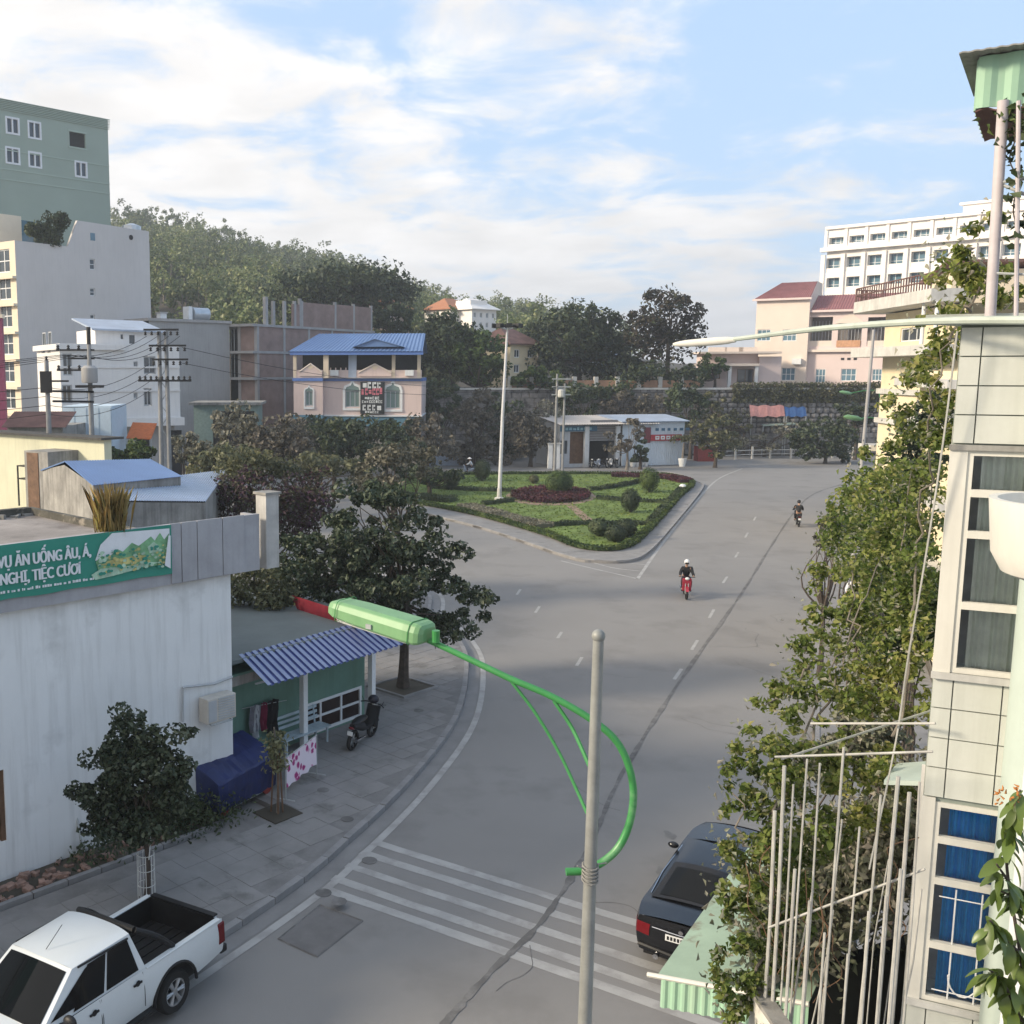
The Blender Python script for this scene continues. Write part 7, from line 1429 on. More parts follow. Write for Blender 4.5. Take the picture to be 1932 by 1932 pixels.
# ------------------------------------------------------------------ mast lamp on the island
b = G(942, 942, .19); t = thing('mast_light', 'tall slim white mast on the island with a ring of floodlights on top', 'street lamp', b); top = P(957, 622, b[1]) - b
MB().tube([(0, 0, 0), top * .5 + np.array((-.05, 0, 0)), top], (.17, .13, .085), 12).build('mast', M('mast_white', (.60, .60, .61), .5, .1, 2, 20, 0, streak=.2), t, smooth=True); MB().lathe([(.4, 0), (.4, .12), (.2, .2), (.18, .9)], 12).build('base', m_ledge, t)
MB().tube([top + np.array((.9 * math.cos(w), .9 * math.sin(w), .25)) for w in np.linspace(0, 2 * PI, 21)], .06, 6).build('ring', m_black, t)
for k in range(4): w = k * PI / 2 + .3; MB().tube([top, top + np.array((.9 * math.cos(w), .9 * math.sin(w), .25))], .05, 6).build('spoke', m_steel, t)
for k in range(8): w = k * PI / 4; MB().box(-.26, .26, -.2, .2, -.16, .16).build('floodlight', m_black, t, loc=tuple(top + np.array((.95 * math.cos(w), .95 * math.sin(w), .3))), rz=w)
MB().tube([top, top + np.array((0, 0, 1.2))], .025, 6).build('spike', m_steel, t)

# ------------------------------------------------------------------ utility poles and wires on the left
m_cpole = M('concrete_pole', (.27, .27, .27), .9, .15, 2, 20, .1, streak=.25)
GRP = 'utility poles'
def upole(label, x, ytop, Y, r=.16): b = gb_(x, Y); zt = P(x, ytop, Y)[2]; t = thing('utility_pole', label, 'utility pole', b, 0, GRP); MB().tube([(0, 0, 0), (0, 0, zt)], (r * 1.2, r * .75), 10).build('shaft', m_cpole, t, smooth=True); return t, b, zt
def insul(mb, p): mb.lathe([(.03, -.02), (.11, .02), (.05, .1), (.1, .14), (.04, .24)], 8, p)
ends = {}
t, b, z = upole('leftmost plain utility pole in front of the cream tower', 96, 680, 58); ends['a'] = b + np.array((0, 0, z - .5)); q = MB(); insul(q, (0, 0, z)); q.build('insulator', m_black, t)
MB().box(-.3, .3, -.35, -.1, z - 1.8, z - .6).build('cable_box', m_black, t); MB().box(-.1, 1.2, -.08, .08, z - 1.2, z - 1.1).build('crossarm', m_black, t)
t, b, z = upole('utility pole with a transformer drum on its shaft', 176, 650, 60); ends['b'] = b + np.array((0, 0, z - .5))
MB().lathe([(.42, 0), (.48, .1), (.48, .85), (.3, 1.0)], 12, (0, -.1, P(176, 716, 60)[2] - .2)).build('transformer', m_plaster, t, smooth=True); MB().box(-.75, .75, -.5, .25, P(176, 720, 60)[2] - .35, P(176, 720, 60)[2] - .2).build('platform', m_black, t)
for k, y in enumerate((662, 678, 700)): zz_ = P(176, y, 60)[2]; MB().box(-1.9 if k != 1 else -1.2, .3, -.06, .06, zz_, zz_ + .1).build('crossarm', m_black, t)
mb = MB()
for y in (662, 700):
    for x in (-1.8, -1.2, -.6): insul(mb, (x, 0, P(176, y, 60)[2] + .1))
mb.build('insulator', m_black, t, kind='stuff'); MB().tube([(0, 0, z), (0, 0, z + 1.0)], .12, 8).build('top_cap', m_black, t)
for y in (738, 757, 842): a_, c_ = P(100, y, 58), P(176, y + 1, 60); link('tie_beam', MB().tube([a_, c_], .07, 6).mesh('tie_beam', m_black), None, label={738: 'dark beam tying the two left utility poles together at mid height', 757: 'second dark beam just under the upper tie of the left utility poles', 842: 'lowest dark beam between the two left utility poles'}[y], category='beam', group='beams between the left poles')
b0 = gb_(305, 66); b1 = gb_(321, 66); z = P(312, 625, 66)[2]; t = thing('utility_pole', 'twin shafted utility pole with many crossarms in front of the white house', 'utility pole', (b0 + b1) / 2, 0, GRP); hw_ = (b1 - b0)[0] / 2; ends['c'] = (b0 + b1) / 2 + np.array((0, 0, z))
for s in (-1, 1): MB().tube([(s * hw_, 0, 0), (s * hw_ * .8, 0, z)], (.17, .12), 10).build('shaft', m_cpole, t, smooth=True)
for k in range(14): zz_ = 1.5 + k * (z - 2.2) / 14; s = 1 if k % 2 else -1; MB().tube([(-s * hw_, 0, zz_), (s * hw_, 0, zz_ + (z - 2.2) / 14)], .03, 5).build('lattice_bar', m_steel, t)
ins = MB()
for y, xl, xr in ((624, 272, 338), (654, 282, 352), (680, 288, 356), (720, 262, 362)):
    zz_ = P(312, y, 66)[2]; a_, c_ = P(xl, y, 66)[0] - (b0 + b1)[0] / 2, P(xr, y, 66)[0] - (b0 + b1)[0] / 2; MB().box(a_, c_, -.25, -.13, zz_, zz_ + .12).build('crossarm', m_black, t)
    for x in np.linspace(a_ + .1, c_ - .1, 6 if y < 700 else 10): insul(ins, (x, -.19, zz_ + (.12 if y == 720 else -.28)))
ins.build('insulator', m_black, t, kind='stuff')
t, b, z = upole('pale twin utility pole with a small transformer at the workshop corner', 1046, 705, 106, .14); MB().tube([(.8, 0, 0), (.8, 0, z - 1)], (.16, .1), 8).build('shaft', m_cpole, t, smooth=True)
for k in range(3): MB().box(-.5, 1.4, -.1, .1, z - .6 - k * .8, z - .48 - k * .8).build('crossarm', m_steel, t)
MB().lathe([(.3, 0), (.35, .1), (.35, .7), (.2, .8)], 10, (.4, -.3, z - 2.4)).build('transformer', m_ledge, t); ends['d'] = b + np.array((0, 0, z - .6))
def wire(a, c, sag, k, lab):
    p = [a + (c - a) * s - np.array((0, 0, sag * 4 * s * (1 - s))) for s in np.linspace(0, 1, 14)]
    link('power_line', MB().tube(p, .017, 4).mesh('power_line', m_black), None, label=lab, category='power line', group='overhead power lines')
ORD = ('topmost', 'second', 'third', 'lowest'); off_l = np.array((-40., 52, 11.5))
for k in range(4): wire(ends['c'] + np.array((-1 + .7 * k, 0, -.3 - .0 * k)), ends['b'] + np.array((-1.6 + .5 * k, 0, -.1)), .5 + .1 * k, k, ORD[k] + ' upper power line between the twin shafted pole and the transformer pole'); wire(ends['b'] + np.array((-1.6 + .5 * k, 0, -.1)), off_l + np.array((0, 0, -.5 * k)), .8, k, ORD[k] + ' power line running left out of view from the transformer pole')
for k in range(4): wire(ends['c'] + np.array((-.8, 0, -2.0 - .55 * k)), ends['a'] + np.array((0, 0, -1.0 - .5 * k)), .7, k, ORD[k] + ' lower power line between the twin shafted pole and the leftmost plain pole'); wire(ends['a'] + np.array((0, 0, -1.0 - .5 * k)), off_l + np.array((0, 0, -2 - .6 * k)), .6, k, ORD[k] + ' power line running left out of view from the leftmost plain pole')
for k in range(2): wire(ends['c'] + np.array((1.2, 0, -1.0 - k)), ends['d'] + np.array((.2, 0, -.2 - .5 * k)), 1.4, k, ORD[k] + ' long power line sagging from the twin shafted pole to the workshop corner pole')

# ------------------------------------------------------------------ things in front of the shops
def slat_bench():
    A_ = lambda x, y, z=.13: gs.inv(G(x, y, z)); p0, p1 = A_(541, 1430), A_(612, 1404); t = frthing('bench', 'pale blue slatted bench in front of the green shop', 'bench', gs)
    m = M('bench_paint', (.42, .50, .54), .6, .12); x0, x1 = p0[0] - .1, p0[0] + 1.75; y = p0[1]
    for k in range(5): MB().box(x0, x1, y - .02 + k * .1, y + .06 + k * .1, .58, .61).build('seat_slat', m, t)
    for k in range(3): MB().box(x0, x1, y + .52 + k * .02, y + .55 + k * .02, .72 + k * .14, .80 + k * .14).build('back_slat', m, t)
    for x in (x0 + .1, x1 - .15):
        for yy in (y, y + .45): MB().box(x, x + .05, yy, yy + .05, .13, .58).build('leg', m, t)
        MB().tube([(x + .02, y + .5, .55), (x + .02, y + .57, 1.1)], .025, 6).build('back_post', m, t)
    return p0
bp_ = slat_bench()
# floral cloth on a drying rack
p0, p1 = gs.inv(G(541, 1508, .13)), gs.inv(G(596, 1462, .13)); t = frthing('drying_rack', 'white and magenta floral cloth hung on a metal drying rack', 'drying rack', gs)
m_flor = bpy.data.materials.new('floral_cloth'); N, L_, b_ = nt(m_flor); tcx = N.new('ShaderNodeTexCoord'); vo = N.new('ShaderNodeTexVoronoi'); vo.inputs['Scale'].default_value = 4.2; L_.new(tcx.outputs['Object'], vo.inputs['Vector'])
ns = N.new('ShaderNodeTexNoise'); ns.inputs['Scale'].default_value = 14; L_.new(tcx.outputs['Object'], ns.inputs['Vector']); ad = N.new('ShaderNodeMath'); ad.operation = 'MULTIPLY_ADD'; L_.new(ns.outputs[0], ad.inputs[0]); ad.inputs[1].default_value = .35; L_.new(vo.outputs['Distance'], ad.inputs[2])
cr_ = N.new('ShaderNodeValToRGB'); L_.new(ad.outputs[0], cr_.inputs[0]); e = cr_.color_ramp.elements; e[0].position = .42; e[0].color = (.32, .02, .14, 1); e[1].position = .56; e[1].color = (.72, .62, .68, 1); x_ = e.new(.49); x_.color = (.52, .16, .32, 1); L_.new(cr_.outputs[0], b_.inputs['Base Color']); b_.inputs['Roughness'].default_value = .9
d = p1 - p0; d /= np.linalg.norm(d[:2]); Lc = np.hypot(*(p1 - p0)[:2]); n = 16; vs = []
for i in range(n + 1):
    for z in (.42, .8, 1.18): w = p0 + d * (Lc * i / n); nn = np.array((d[1], -d[0], 0)); vs.append(w * np.array((1, 1, 0)) + np.array((0, 0, z + .02 * math.sin(i))) + nn * .03 * math.sin(i * 1.3) * (1.3 - z))
MB().add(vs, [q for i in range(n) for q in ((3 * i, 3 * i + 3, 3 * i + 4, 3 * i + 1), (3 * i + 1, 3 * i + 4, 3 * i + 5, 3 * i + 2))]).build('cloth', m_flor, t, smooth=True)
for s in (-.05, Lc + .05): w = p0 + d * s; MB().tube([(w[0], w[1], .13), (w[0], w[1], 1.55 if s < 0 else 1.2)], .018, 6).build('post', m_steel, t); MB().tube([(w[0] + .25 * d[1], w[1] - .25 * d[0], .14), (w[0] - .25 * d[1], w[1] + .25 * d[0], .14)], .018, 6).build('foot', m_steel, t)
w0, w1 = p0 - d * .05, p0 + d * (Lc + .05); MB().tube([(w0[0], w0[1], 1.19), (w1[0], w1[1], 1.19)], .015, 6).build('rail', m_steel, t)
# clothes on the line
t = frthing('clothes_line', 'line of hanging clothes in grey, dark red and black under the awning', 'laundry', gs); a = gs.px(472, 1332, .3); bq = gs.px(526, 1326, .3); 
MB().tube([(a[0] - .3, .3, a[1]), (bq[0] + .3, .3, bq[1])], .01, 5).build('line', m_steel, t)
def garment(nm, x0, x1, drop, mat, slv=0):
    mb = MB(); n = 7; zt = a[1]; pr_ = [(x0 + (x1 - x0) * i / n) for i in range(n + 1)]; vs = []
    for i, x in enumerate(pr_):
        for j in range(4): vs.append((x + .02 * math.sin(j * 2 + i), .3 + .05 * math.sin(i * 1.8 + j), zt - drop * j / 3 - (.12 * abs(i - n / 2) / n if j == 0 else 0)))
    mb.add(vs, [(4 * i + j, 4 * i + j + 1, 4 * i + j + 5, 4 * i + j + 4) for i in range(n) for j in range(3)])
    mb.build(nm, mat, t, smooth=True)
W_ = (bq[0] - a[0]); garment('grey_shirt', a[0], a[0] + W_ * .36, .75, M('grey_cloth', (.2, .2, .23), .9, .3, 3)); garment('red_shirt', a[0] + W_ * .38, a[0] + W_ * .58, .8, M('maroon_cloth', (.20, .025, .06), .9, .2)); garment('black_jacket', a[0] + W_ * .6, a[0] + W_, 1.0, M('black_cloth', (.012, .012, .014), .9, .2)); garment('white_towel', a[0] + .1, a[0] + W_ * .3, .95, M('white_cloth', (.5, .52, .54), .9))
# covered cart
c0_, c1_, c2_ = G(414, 1545, .13), G(520, 1490, .13), G(372, 1512, .13); cf = Fr.ab(c0_[:2], c1_[:2]); t = frthing('covered_cart', 'food cart wrapped in a dark navy tarpaulin beside the white wall', 'cart', cf)
cl = np.hypot(*(c1_ - c0_)[:2]); cdp = 1.15; zh = cf.px(395, 1450, .2)[1]
m_navy = M('navy_tarp', (.018, .028, .105), .45, .25, 2.5, 16, .25, spec=.4)
def surf(nx, fy): pass
vs = []; fs = []; nx = 14; prf = [(0, .24), (-.02, .6), (0.0, zh * .68), (.03, zh * .71), (.45, zh * .86), (cdp - .1, zh * .99), (cdp, zh * .97), (cdp + .02, .24)]
for i in range(nx + 1):
    s = i / nx
    for j, (y, z) in enumerate(prf): vs.append((cl * s + .01 * math.sin(j * 2.1), y + .012 * math.sin(i * 1.7 + j), z * (1 + .10 * s) + .012 * math.sin(i * 2.3 + j)))
m_ = len(prf); fs = [(i * m_ + j, (i + 1) * m_ + j, (i + 1) * m_ + j + 1, i * m_ + j + 1) for i in range(nx) for j in range(m_ - 1)] + [tuple(range(m_)), tuple(nx * m_ + j for j in range(m_ - 1, -1, -1))]
MB().add(vs, fs).build('tarpaulin', m_navy, t); MB().box(.05, cl - .05, .05, cdp - .05, .2, .45).build('chassis', m_steel, t)
for x in (.2, cl - .3):
    for y in (.05, cdp - .05): MB().lathe([(.05, -.04), (.17, -.04), (.17, .04), (.05, .04)], 12, (x, y, .17 + .13), 'y').build('wheel', M('red_wheel', (.28, .04, .03), .6), t)
for k, (x, y, lab, mt) in enumerate(((385, 1510, 'orange red plastic basket at the near end of the covered cart', M('orange_plastic', (.55, .10, .04), .5)), (379, 1530, 'small white bucket in front of the orange basket', m_white))):
    b = G(x, y, .13); t = thing('basket' if k == 0 else 'bucket', lab, 'basket' if k == 0 else 'bucket', b); MB().lathe([(.13, 0), (.19, .28), (.21, .3), (.17, .3), (.11, .03)], 14).build('shell', mt, t, smooth=True); MB().tube([(-.19, 0, .28), (-.1, 0, .42), (.1, 0, .42), (.19, 0, .28)], .012, 5).build('handle', mt, t)

# ------------------------------------------------------------------ vehicles
m_tyre = M('tyre_rubber', (.018, .018, .018), .85, .2); m_alloy = M('alloy', (.40, .41, .42), .35, .1, metal=.6); m_carglass = M('car_glass', (.005, .006, .007), .04, .1, spec=.22); m_lens_red = M('tail_red', (.13, .005, .009), .25, .15); m_chrome = M('chrome', (.6, .6, .62), .15, .05, metal=1)
def wheel(par, x, y, r, w, side):
    o = link('wheel', MB().lathe([(r * .62, -w / 2), (r * .9, -w / 2), (r, -w * .3), (r, w * .3), (r * .9, w / 2), (r * .62, w / 2)], 26, (0, 0, 0), 'y', cap=False).mesh('tyre', m_tyre, True), par, (x, y, r))
    mb = MB(); mb.lathe([(r * .63, -w * .4), (r * .63, w * .46), (r * .56, w * .46), (r * .56, -w * .4)], 24, (0, 0, 0), 'y', cap=False); mb.lathe([(.07, w * .3), (.07, w * .42), (.03, w * .44)], 12, (0, 0, 0), 'y')
    for k in range(6):
        a = k * PI / 3
        for s in (-.11, .11): mb.tube([(.05 * math.cos(a), w * .36, .05 * math.sin(a)), (r * .58 * math.cos(a + s), w * .40, r * .58 * math.sin(a + s))], (.028, .022), 6)
    rm = mb.build('rim', m_alloy, o); MB().lathe([(r * .55, w * .1), (r * .55, w * .12)], 20, (0, 0, 0), 'y').build('brake_disc', m_black, o)
    if side < 0: o.rotation_euler.z = PI
    return o
def shell(xr, xf, W, zl, zb, arches, rows=7, nx=110, plan=None, tum=.06):
    """car sides with wheel arches cut into their lower edge; returns columns so that decks and ends can join"""
    xs_ = np.linspace(xr, xf, nx); mb = MB(); cols = {}
    def low(x):
        z = zl(x)
        for ax, r, az in arches:
            if abs(x - ax) < r: z = max(z, az + math.sqrt(r * r - (x - ax) ** 2))
        return z
    for s in (-1, 1):
        V = np.zeros((nx, rows, 3))
        for i, x in enumerate(xs_):
            a, b = low(x), zb(x)
            for j in range(rows):
                k = j / (rows - 1); z = a + (b - a) * k; h = (z - zl(x)) / max(b - zl(x), .01); V[i, j] = (x, s * W / 2 * plan(x) * (1 - tum * (1.7 * (h - .55)) ** 2), z)
        cols[s] = V; f = [(i * rows + j, (i + 1) * rows + j, (i + 1) * rows + j + 1, i * rows + j + 1) for i in range(nx - 1) for j in range(rows - 1)]
        if s > 0: f = [q[::-1] for q in f]
        mb.add(V.reshape(-1, 3), f)
    return mb, cols, xs_
def deck(mb, cols, i0, i1, crown, ny=9):
    V = []
    for i in range(i0, i1 + 1):
        a, b = cols[-1][i, -1], cols[1][i, -1]
        for k in range(ny): s = k / (ny - 1); V.append(a + (b - a) * s + np.array((0, 0, crown * (1 - (2 * s - 1) ** 2))))
    mb.add(V, [(i * ny + k, (i + 1) * ny + k, (i + 1) * ny + k + 1, i * ny + k + 1)[::-1] for i in range(i1 - i0) for k in range(ny - 1)])
def endcap(mb, cols, i, bulge, crown=0, ny=9, flip=False):
    r = cols[1].shape[1]; V = []
    for j in range(r):
        for k in range(ny):
            s = k / (ny - 1); q = cols[-1][i, j] * (1 - s) + cols[1][i, j] * s; c = 1 - (2 * s - 1) ** 2; h = j / (r - 1)
            V.append(q + np.array((bulge * c * (1 - (1.6 * (h - .45)) ** 2 * .6), 0, crown * c * (h > .99))))
    mb.add(V, [((j * ny + k, j * ny + k + 1, (j + 1) * ny + k + 1, (j + 1) * ny + k) if flip else (j * ny + k, (j + 1) * ny + k, (j + 1) * ny + k + 1, j * ny + k + 1)) for j in range(r - 1) for k in range(ny - 1)])
def patch(P4, u0, u1, v0, v1, off, bow=0, n=8):
    """panel on the bilinear surface of four corners (a b / d c), pushed outwards"""
    a, b, c, d = [np.array(q, float) for q in P4]; nr = np.cross(b - a, d - a); nr /= np.linalg.norm(nr); V = []
    for j in range(n + 1):
        for i in range(n + 1):
            u = u0 + (u1 - u0) * i / n; v = v0 + (v1 - v0) * j / n; V.append((a * (1 - u) + b * u) * (1 - v) + (d * (1 - u) + c * u) * v + nr * (off + bow * (1 - (2 * u - 1) ** 2)))
    return V, [(j * (n + 1) + i, j * (n + 1) + i + 1, (j + 1) * (n + 1) + i + 1, (j + 1) * (n + 1) + i) for j in range(n) for i in range(n)]
def greenhouse(t, paint, base, roof, bow, zc, winspec, roofbow=.05):
    """base/roof: (x_rear, x_front, half width rear, half width front, z rear, z front)"""
    xr, xf, wr, wf, zr, zf_ = base; Xr, Xf, Wr, Wf, Zr, Zf = roof
    A_, B_, C_, D_ = [(xr, -wr, zr), (xf, -wf, zf_), (xf, wf, zf_), (xr, wr, zr)]; a_, b_, c_, d_ = [(Xr, -Wr, Zr), (Xf, -Wf, Zf), (Xf, Wf, Zf), (Xr, Wr, Zr)]
    F4 = {'right': (A_, B_, b_, a_), 'left': (C_, D_, d_, c_), 'front': (B_, C_, c_, b_), 'rear': (D_, A_, a_, d_), 'top': (a_, b_, c_, d_)}
    mb = MB()
    for k, q in F4.items(): mb.add(*patch(q, 0, 1, 0, 1, 0, bow if k in ('front', 'rear') else 0)) if k != 'top' else None
    n = 12; V = []
    for i in range(n + 1):
        for j in range(n + 1):
            u, v = i / n, j / n; p = (np.array(a_) * (1 - u) + np.array(b_) * u) * (1 - v) + (np.array(d_) * (1 - u) + np.array(c_) * u) * v
            V.append(p + np.array((0, 0, roofbow * (1 - (2 * v - 1) ** 4) * (1 - .3 * (2 * u - 1) ** 4))) + np.array(((bow if u > .5 else -bow) * (1 - (2 * v - 1) ** 2) * (2 * abs(u - .5)) ** 6, 0, 0)))
    mb.add(V, [(i * (n + 1) + j, (i + 1) * (n + 1) + j, (i + 1) * (n + 1) + j + 1, i * (n + 1) + j + 1) for i in range(n) for j in range(n)])
    mb.build('cabin', paint, t, smooth=True)
    for face, u0, u1, v0, v1, nm in winspec: g_ = MB(); g_.add(*patch(F4[face], u0, u1, v0, v1, .008, bow if face in ('front', 'rear') else 0)); g_.build(nm, m_carglass, t, smooth=True)
    return F4
def pickup():
    hd = math.atan2(-.83, -.56); t = thing('pickup_truck', 'white double cab pickup truck parked half on the left pavement', 'pickup truck', (-3.42, 15.98, .05), hd); t.rotation_euler = (R(2.5), 0, hd); t.scale = (.96, .97, .97)
    pw_ = M('car_white', (.62, .65, .66), .3, .04, .8, 20, 0, spec=.5, coat=.5); plan = lambda x: 1 - .10 * max(0, (x - 3.0) / 1.1) ** 2 - .03 * max(0, (-.9 - x) / .4)
    zb = lambda x: 1.10 if x < .62 else (1.13 if x < 2.7 else 1.13 - .07 * ((x - 2.7) / 1.35) ** 1.5); mb, cols, xs_ = shell(-1.28, 4.02, 1.86, lambda x: .42 + .10 * max(0, (-x - .6)), zb, ((0, .50, .36), (3.2, .50, .36)), plan=plan)
    i62, i29 = np.searchsorted(xs_, .60), np.searchsorted(xs_, 2.55); deck(mb, cols, i29, len(xs_) - 1, .06); endcap(mb, cols, len(xs_) - 1, .12, .06); mb.build('body', pw_, t, smooth=True)
    # bed: rails, inner liner, floor, tailgate
    z = 1.10; mb = MB()
    for s in (-1, 1): y0, y1 = sorted((s * .80, s * .905)); mb.box(-1.22, .62, y0, y1, z - .02, z + .02)
    mb.build('bed_rail', pw_, t, bevel=.012)
    mb = MB(); mb.box(-1.2, .62, -.81, -.78, .66, z).box(-1.2, .62, .78, .81, .66, z).box(.60, .63, -.78, .78, .66, z + .05).box(-1.2, .62, -.8, .8, .6, .66)
    for k in range(7): mb.box(-1.18, .58, -.7 + k * .22, -.64 + k * .22, .66, .68)
    for s in (-1, 1): mb.box(-.35, .35, *(sorted((s * .55, s * .78))), .66, .86)
    mb.box(-1.2, -1.17, -.78, .78, .66, z + .01); mb.build('bed_liner', m_black, t)
    tg_ = MB().box(-1.29, -1.2, -.76, .76, .52, z + .02).build('tailgate', pw_, t, bevel=.02); MB().box(-1.30, -1.285, -.14, .14, .82, .9).build('handle', m_black, tg_); MB().box(-1.295, -1.18, -.77, .77, z + .02, z + .05).build('gate_cap', m_black, tg_)
    for s in (-1, 1): MB().box(-1.31, -1.14, *sorted((s * .83, s * .918)), .66, 1.04).build('tail_lamp', m_lens_red, t, bevel=.02)
    MB().box(-1.42, -1.24, -.86, .86, .42, .56).build('rear_bumper', m_black, t, bevel=.03)
    F4 = greenhouse(t, pw_, (.63, 2.78, .885, .86, 1.12, 1.12), (.80, 1.98, .72, .70, 1.74, 1.72), .05, 0, (('front', .05, .95, .05, .93, 'windshield'), ('rear', .12, .88, .22, .86, 'rear_window')), .06)
    for face in ('left', 'right'):
        f = (lambda a, b: (1 - b, 1 - a)) if face == 'left' else (lambda a, b: (a, b))
        for nm, a, b in (('side_window', .07, .40), ('side_window', .425, .72)):
            u0, u1 = f(a, b); g_ = MB(); q = F4[face]; V, Fc = patch(q, u0, u1, .06, .90, .012); 
            g_.add(V, Fc); g_.build(nm, m_carglass, t, smooth=True)
        u0, u1 = f(.70, .93); q = [np.array(k) for k in F4[face]]; L1 = lambda u, v: (q[0] * (1 - u) + q[1] * u) * (1 - v) + (q[3] * (1 - u) + q[2] * u) * v; nr = np.cross(q[1] - q[0], q[3] - q[0]); nr /= np.linalg.norm(nr)
        k = (.72, .95) if face == 'right' else (.28, .05); MB().add([L1(k[0], .14) + nr * .012, L1(k[1], .14) + nr * .012, L1(k[0] + (k[1] - k[0]) * .12, .84) + nr * .012, L1(k[0], .86) + nr * .012], [(0, 1, 2, 3)]).build('quarter_window', m_carglass, t)
        s = 1 if face == 'left' else -1
        MB().tube([L1(.06 if s < 0 else .94, .92) + nr * .02, L1(.9 if s < 0 else .1, .97) + nr * .02], .018, 6).build('door_visor', m_black, t)
        for x0, x1 in ((.72, 1.62), (1.65, 2.62)):
            mb = MB()
            for x in (x0, x1): mb.tube([(x, s * .925, .52), (x, s * .932, .8), (x, s * .90, 1.1)], .006, 5)
            d_ = mb.build('door_seam', m_black, t, kind='stuff')
            MB().lathe([(.0, 0), (.05, .006), (.05, .012), (0, .02)], 12, (x0 + .14, 0, .98), 'y').build('door_handle', m_black, t, loc=(0, s * .925 - (.0 if s > 0 else .02), 0)); MB().box(x0 + .06, x0 + .24, s * .94 - .012, s * .94 + .012, .965, .995).build('door_handle', m_black, t)
        mr_ = MB().ball((2.38, s * 1.06, 1.2), (.07, .13, .10), 12, 8).build('mirror', m_black, t, smooth=True); MB().tube([(2.42, s * .88, 1.12), (2.4, s * 1.0, 1.16)], .025, 6).build('arm', m_black, mr_)
        mb = MB()
        for ax in (0, 3.2):
            w_ = np.linspace(.02, PI - .02, 18); mb.tube([(ax + .515 * math.cos(q_), s * .918, .36 + .515 * math.sin(q_)) for q_ in w_], .03, 6)
        mb.build('arch_trim', m_black, t, kind='stuff'); MB().box(.55, 2.65, *sorted((s * .84, s * .98)), .36, .41).build('side_step', m_black, t)
        for ax in (0, 3.2): wheel(t, ax, s * .79, .375, .25, s)
    MB().box(-1.15, 3.9, -.72, .72, .32, .62).build('underbody', m_black, t)
    # roll bar behind the cab
    for s in (-1, 1): MB().tube(spline([(-.1, s * .8, 1.12), (.25, s * .76, 1.45), (.62, s * .66, 1.70)], 6), .055, 8).build('roll_bar', m_black, t, smooth=True)
    MB().tube([(.62, -.66, 1.70), (.62, .66, 1.70)], .06, 8).build('roll_bar', m_black, t, smooth=True)
    for s in (-1, 1):
        w_ = 1.02 if s < 0 else 1; MB().box(3.72, 4.02, *sorted((s * .52, s * .80)), .82, 1.0).build('headlight', m_alloy, t, bevel=.03)
    MB().box(3.98, 4.14, -.85, .85, .45, .66).build('front_bumper', m_black, t, bevel=.03); MB().box(4.05, 4.16, -.45, .45, .68, .95).build('grille', m_black, t)
    MB().tube([(1.88, 0, 1.79), (1.55, .02, 2.05)], .006, 5).build('aerial', m_black, t)
pickup()
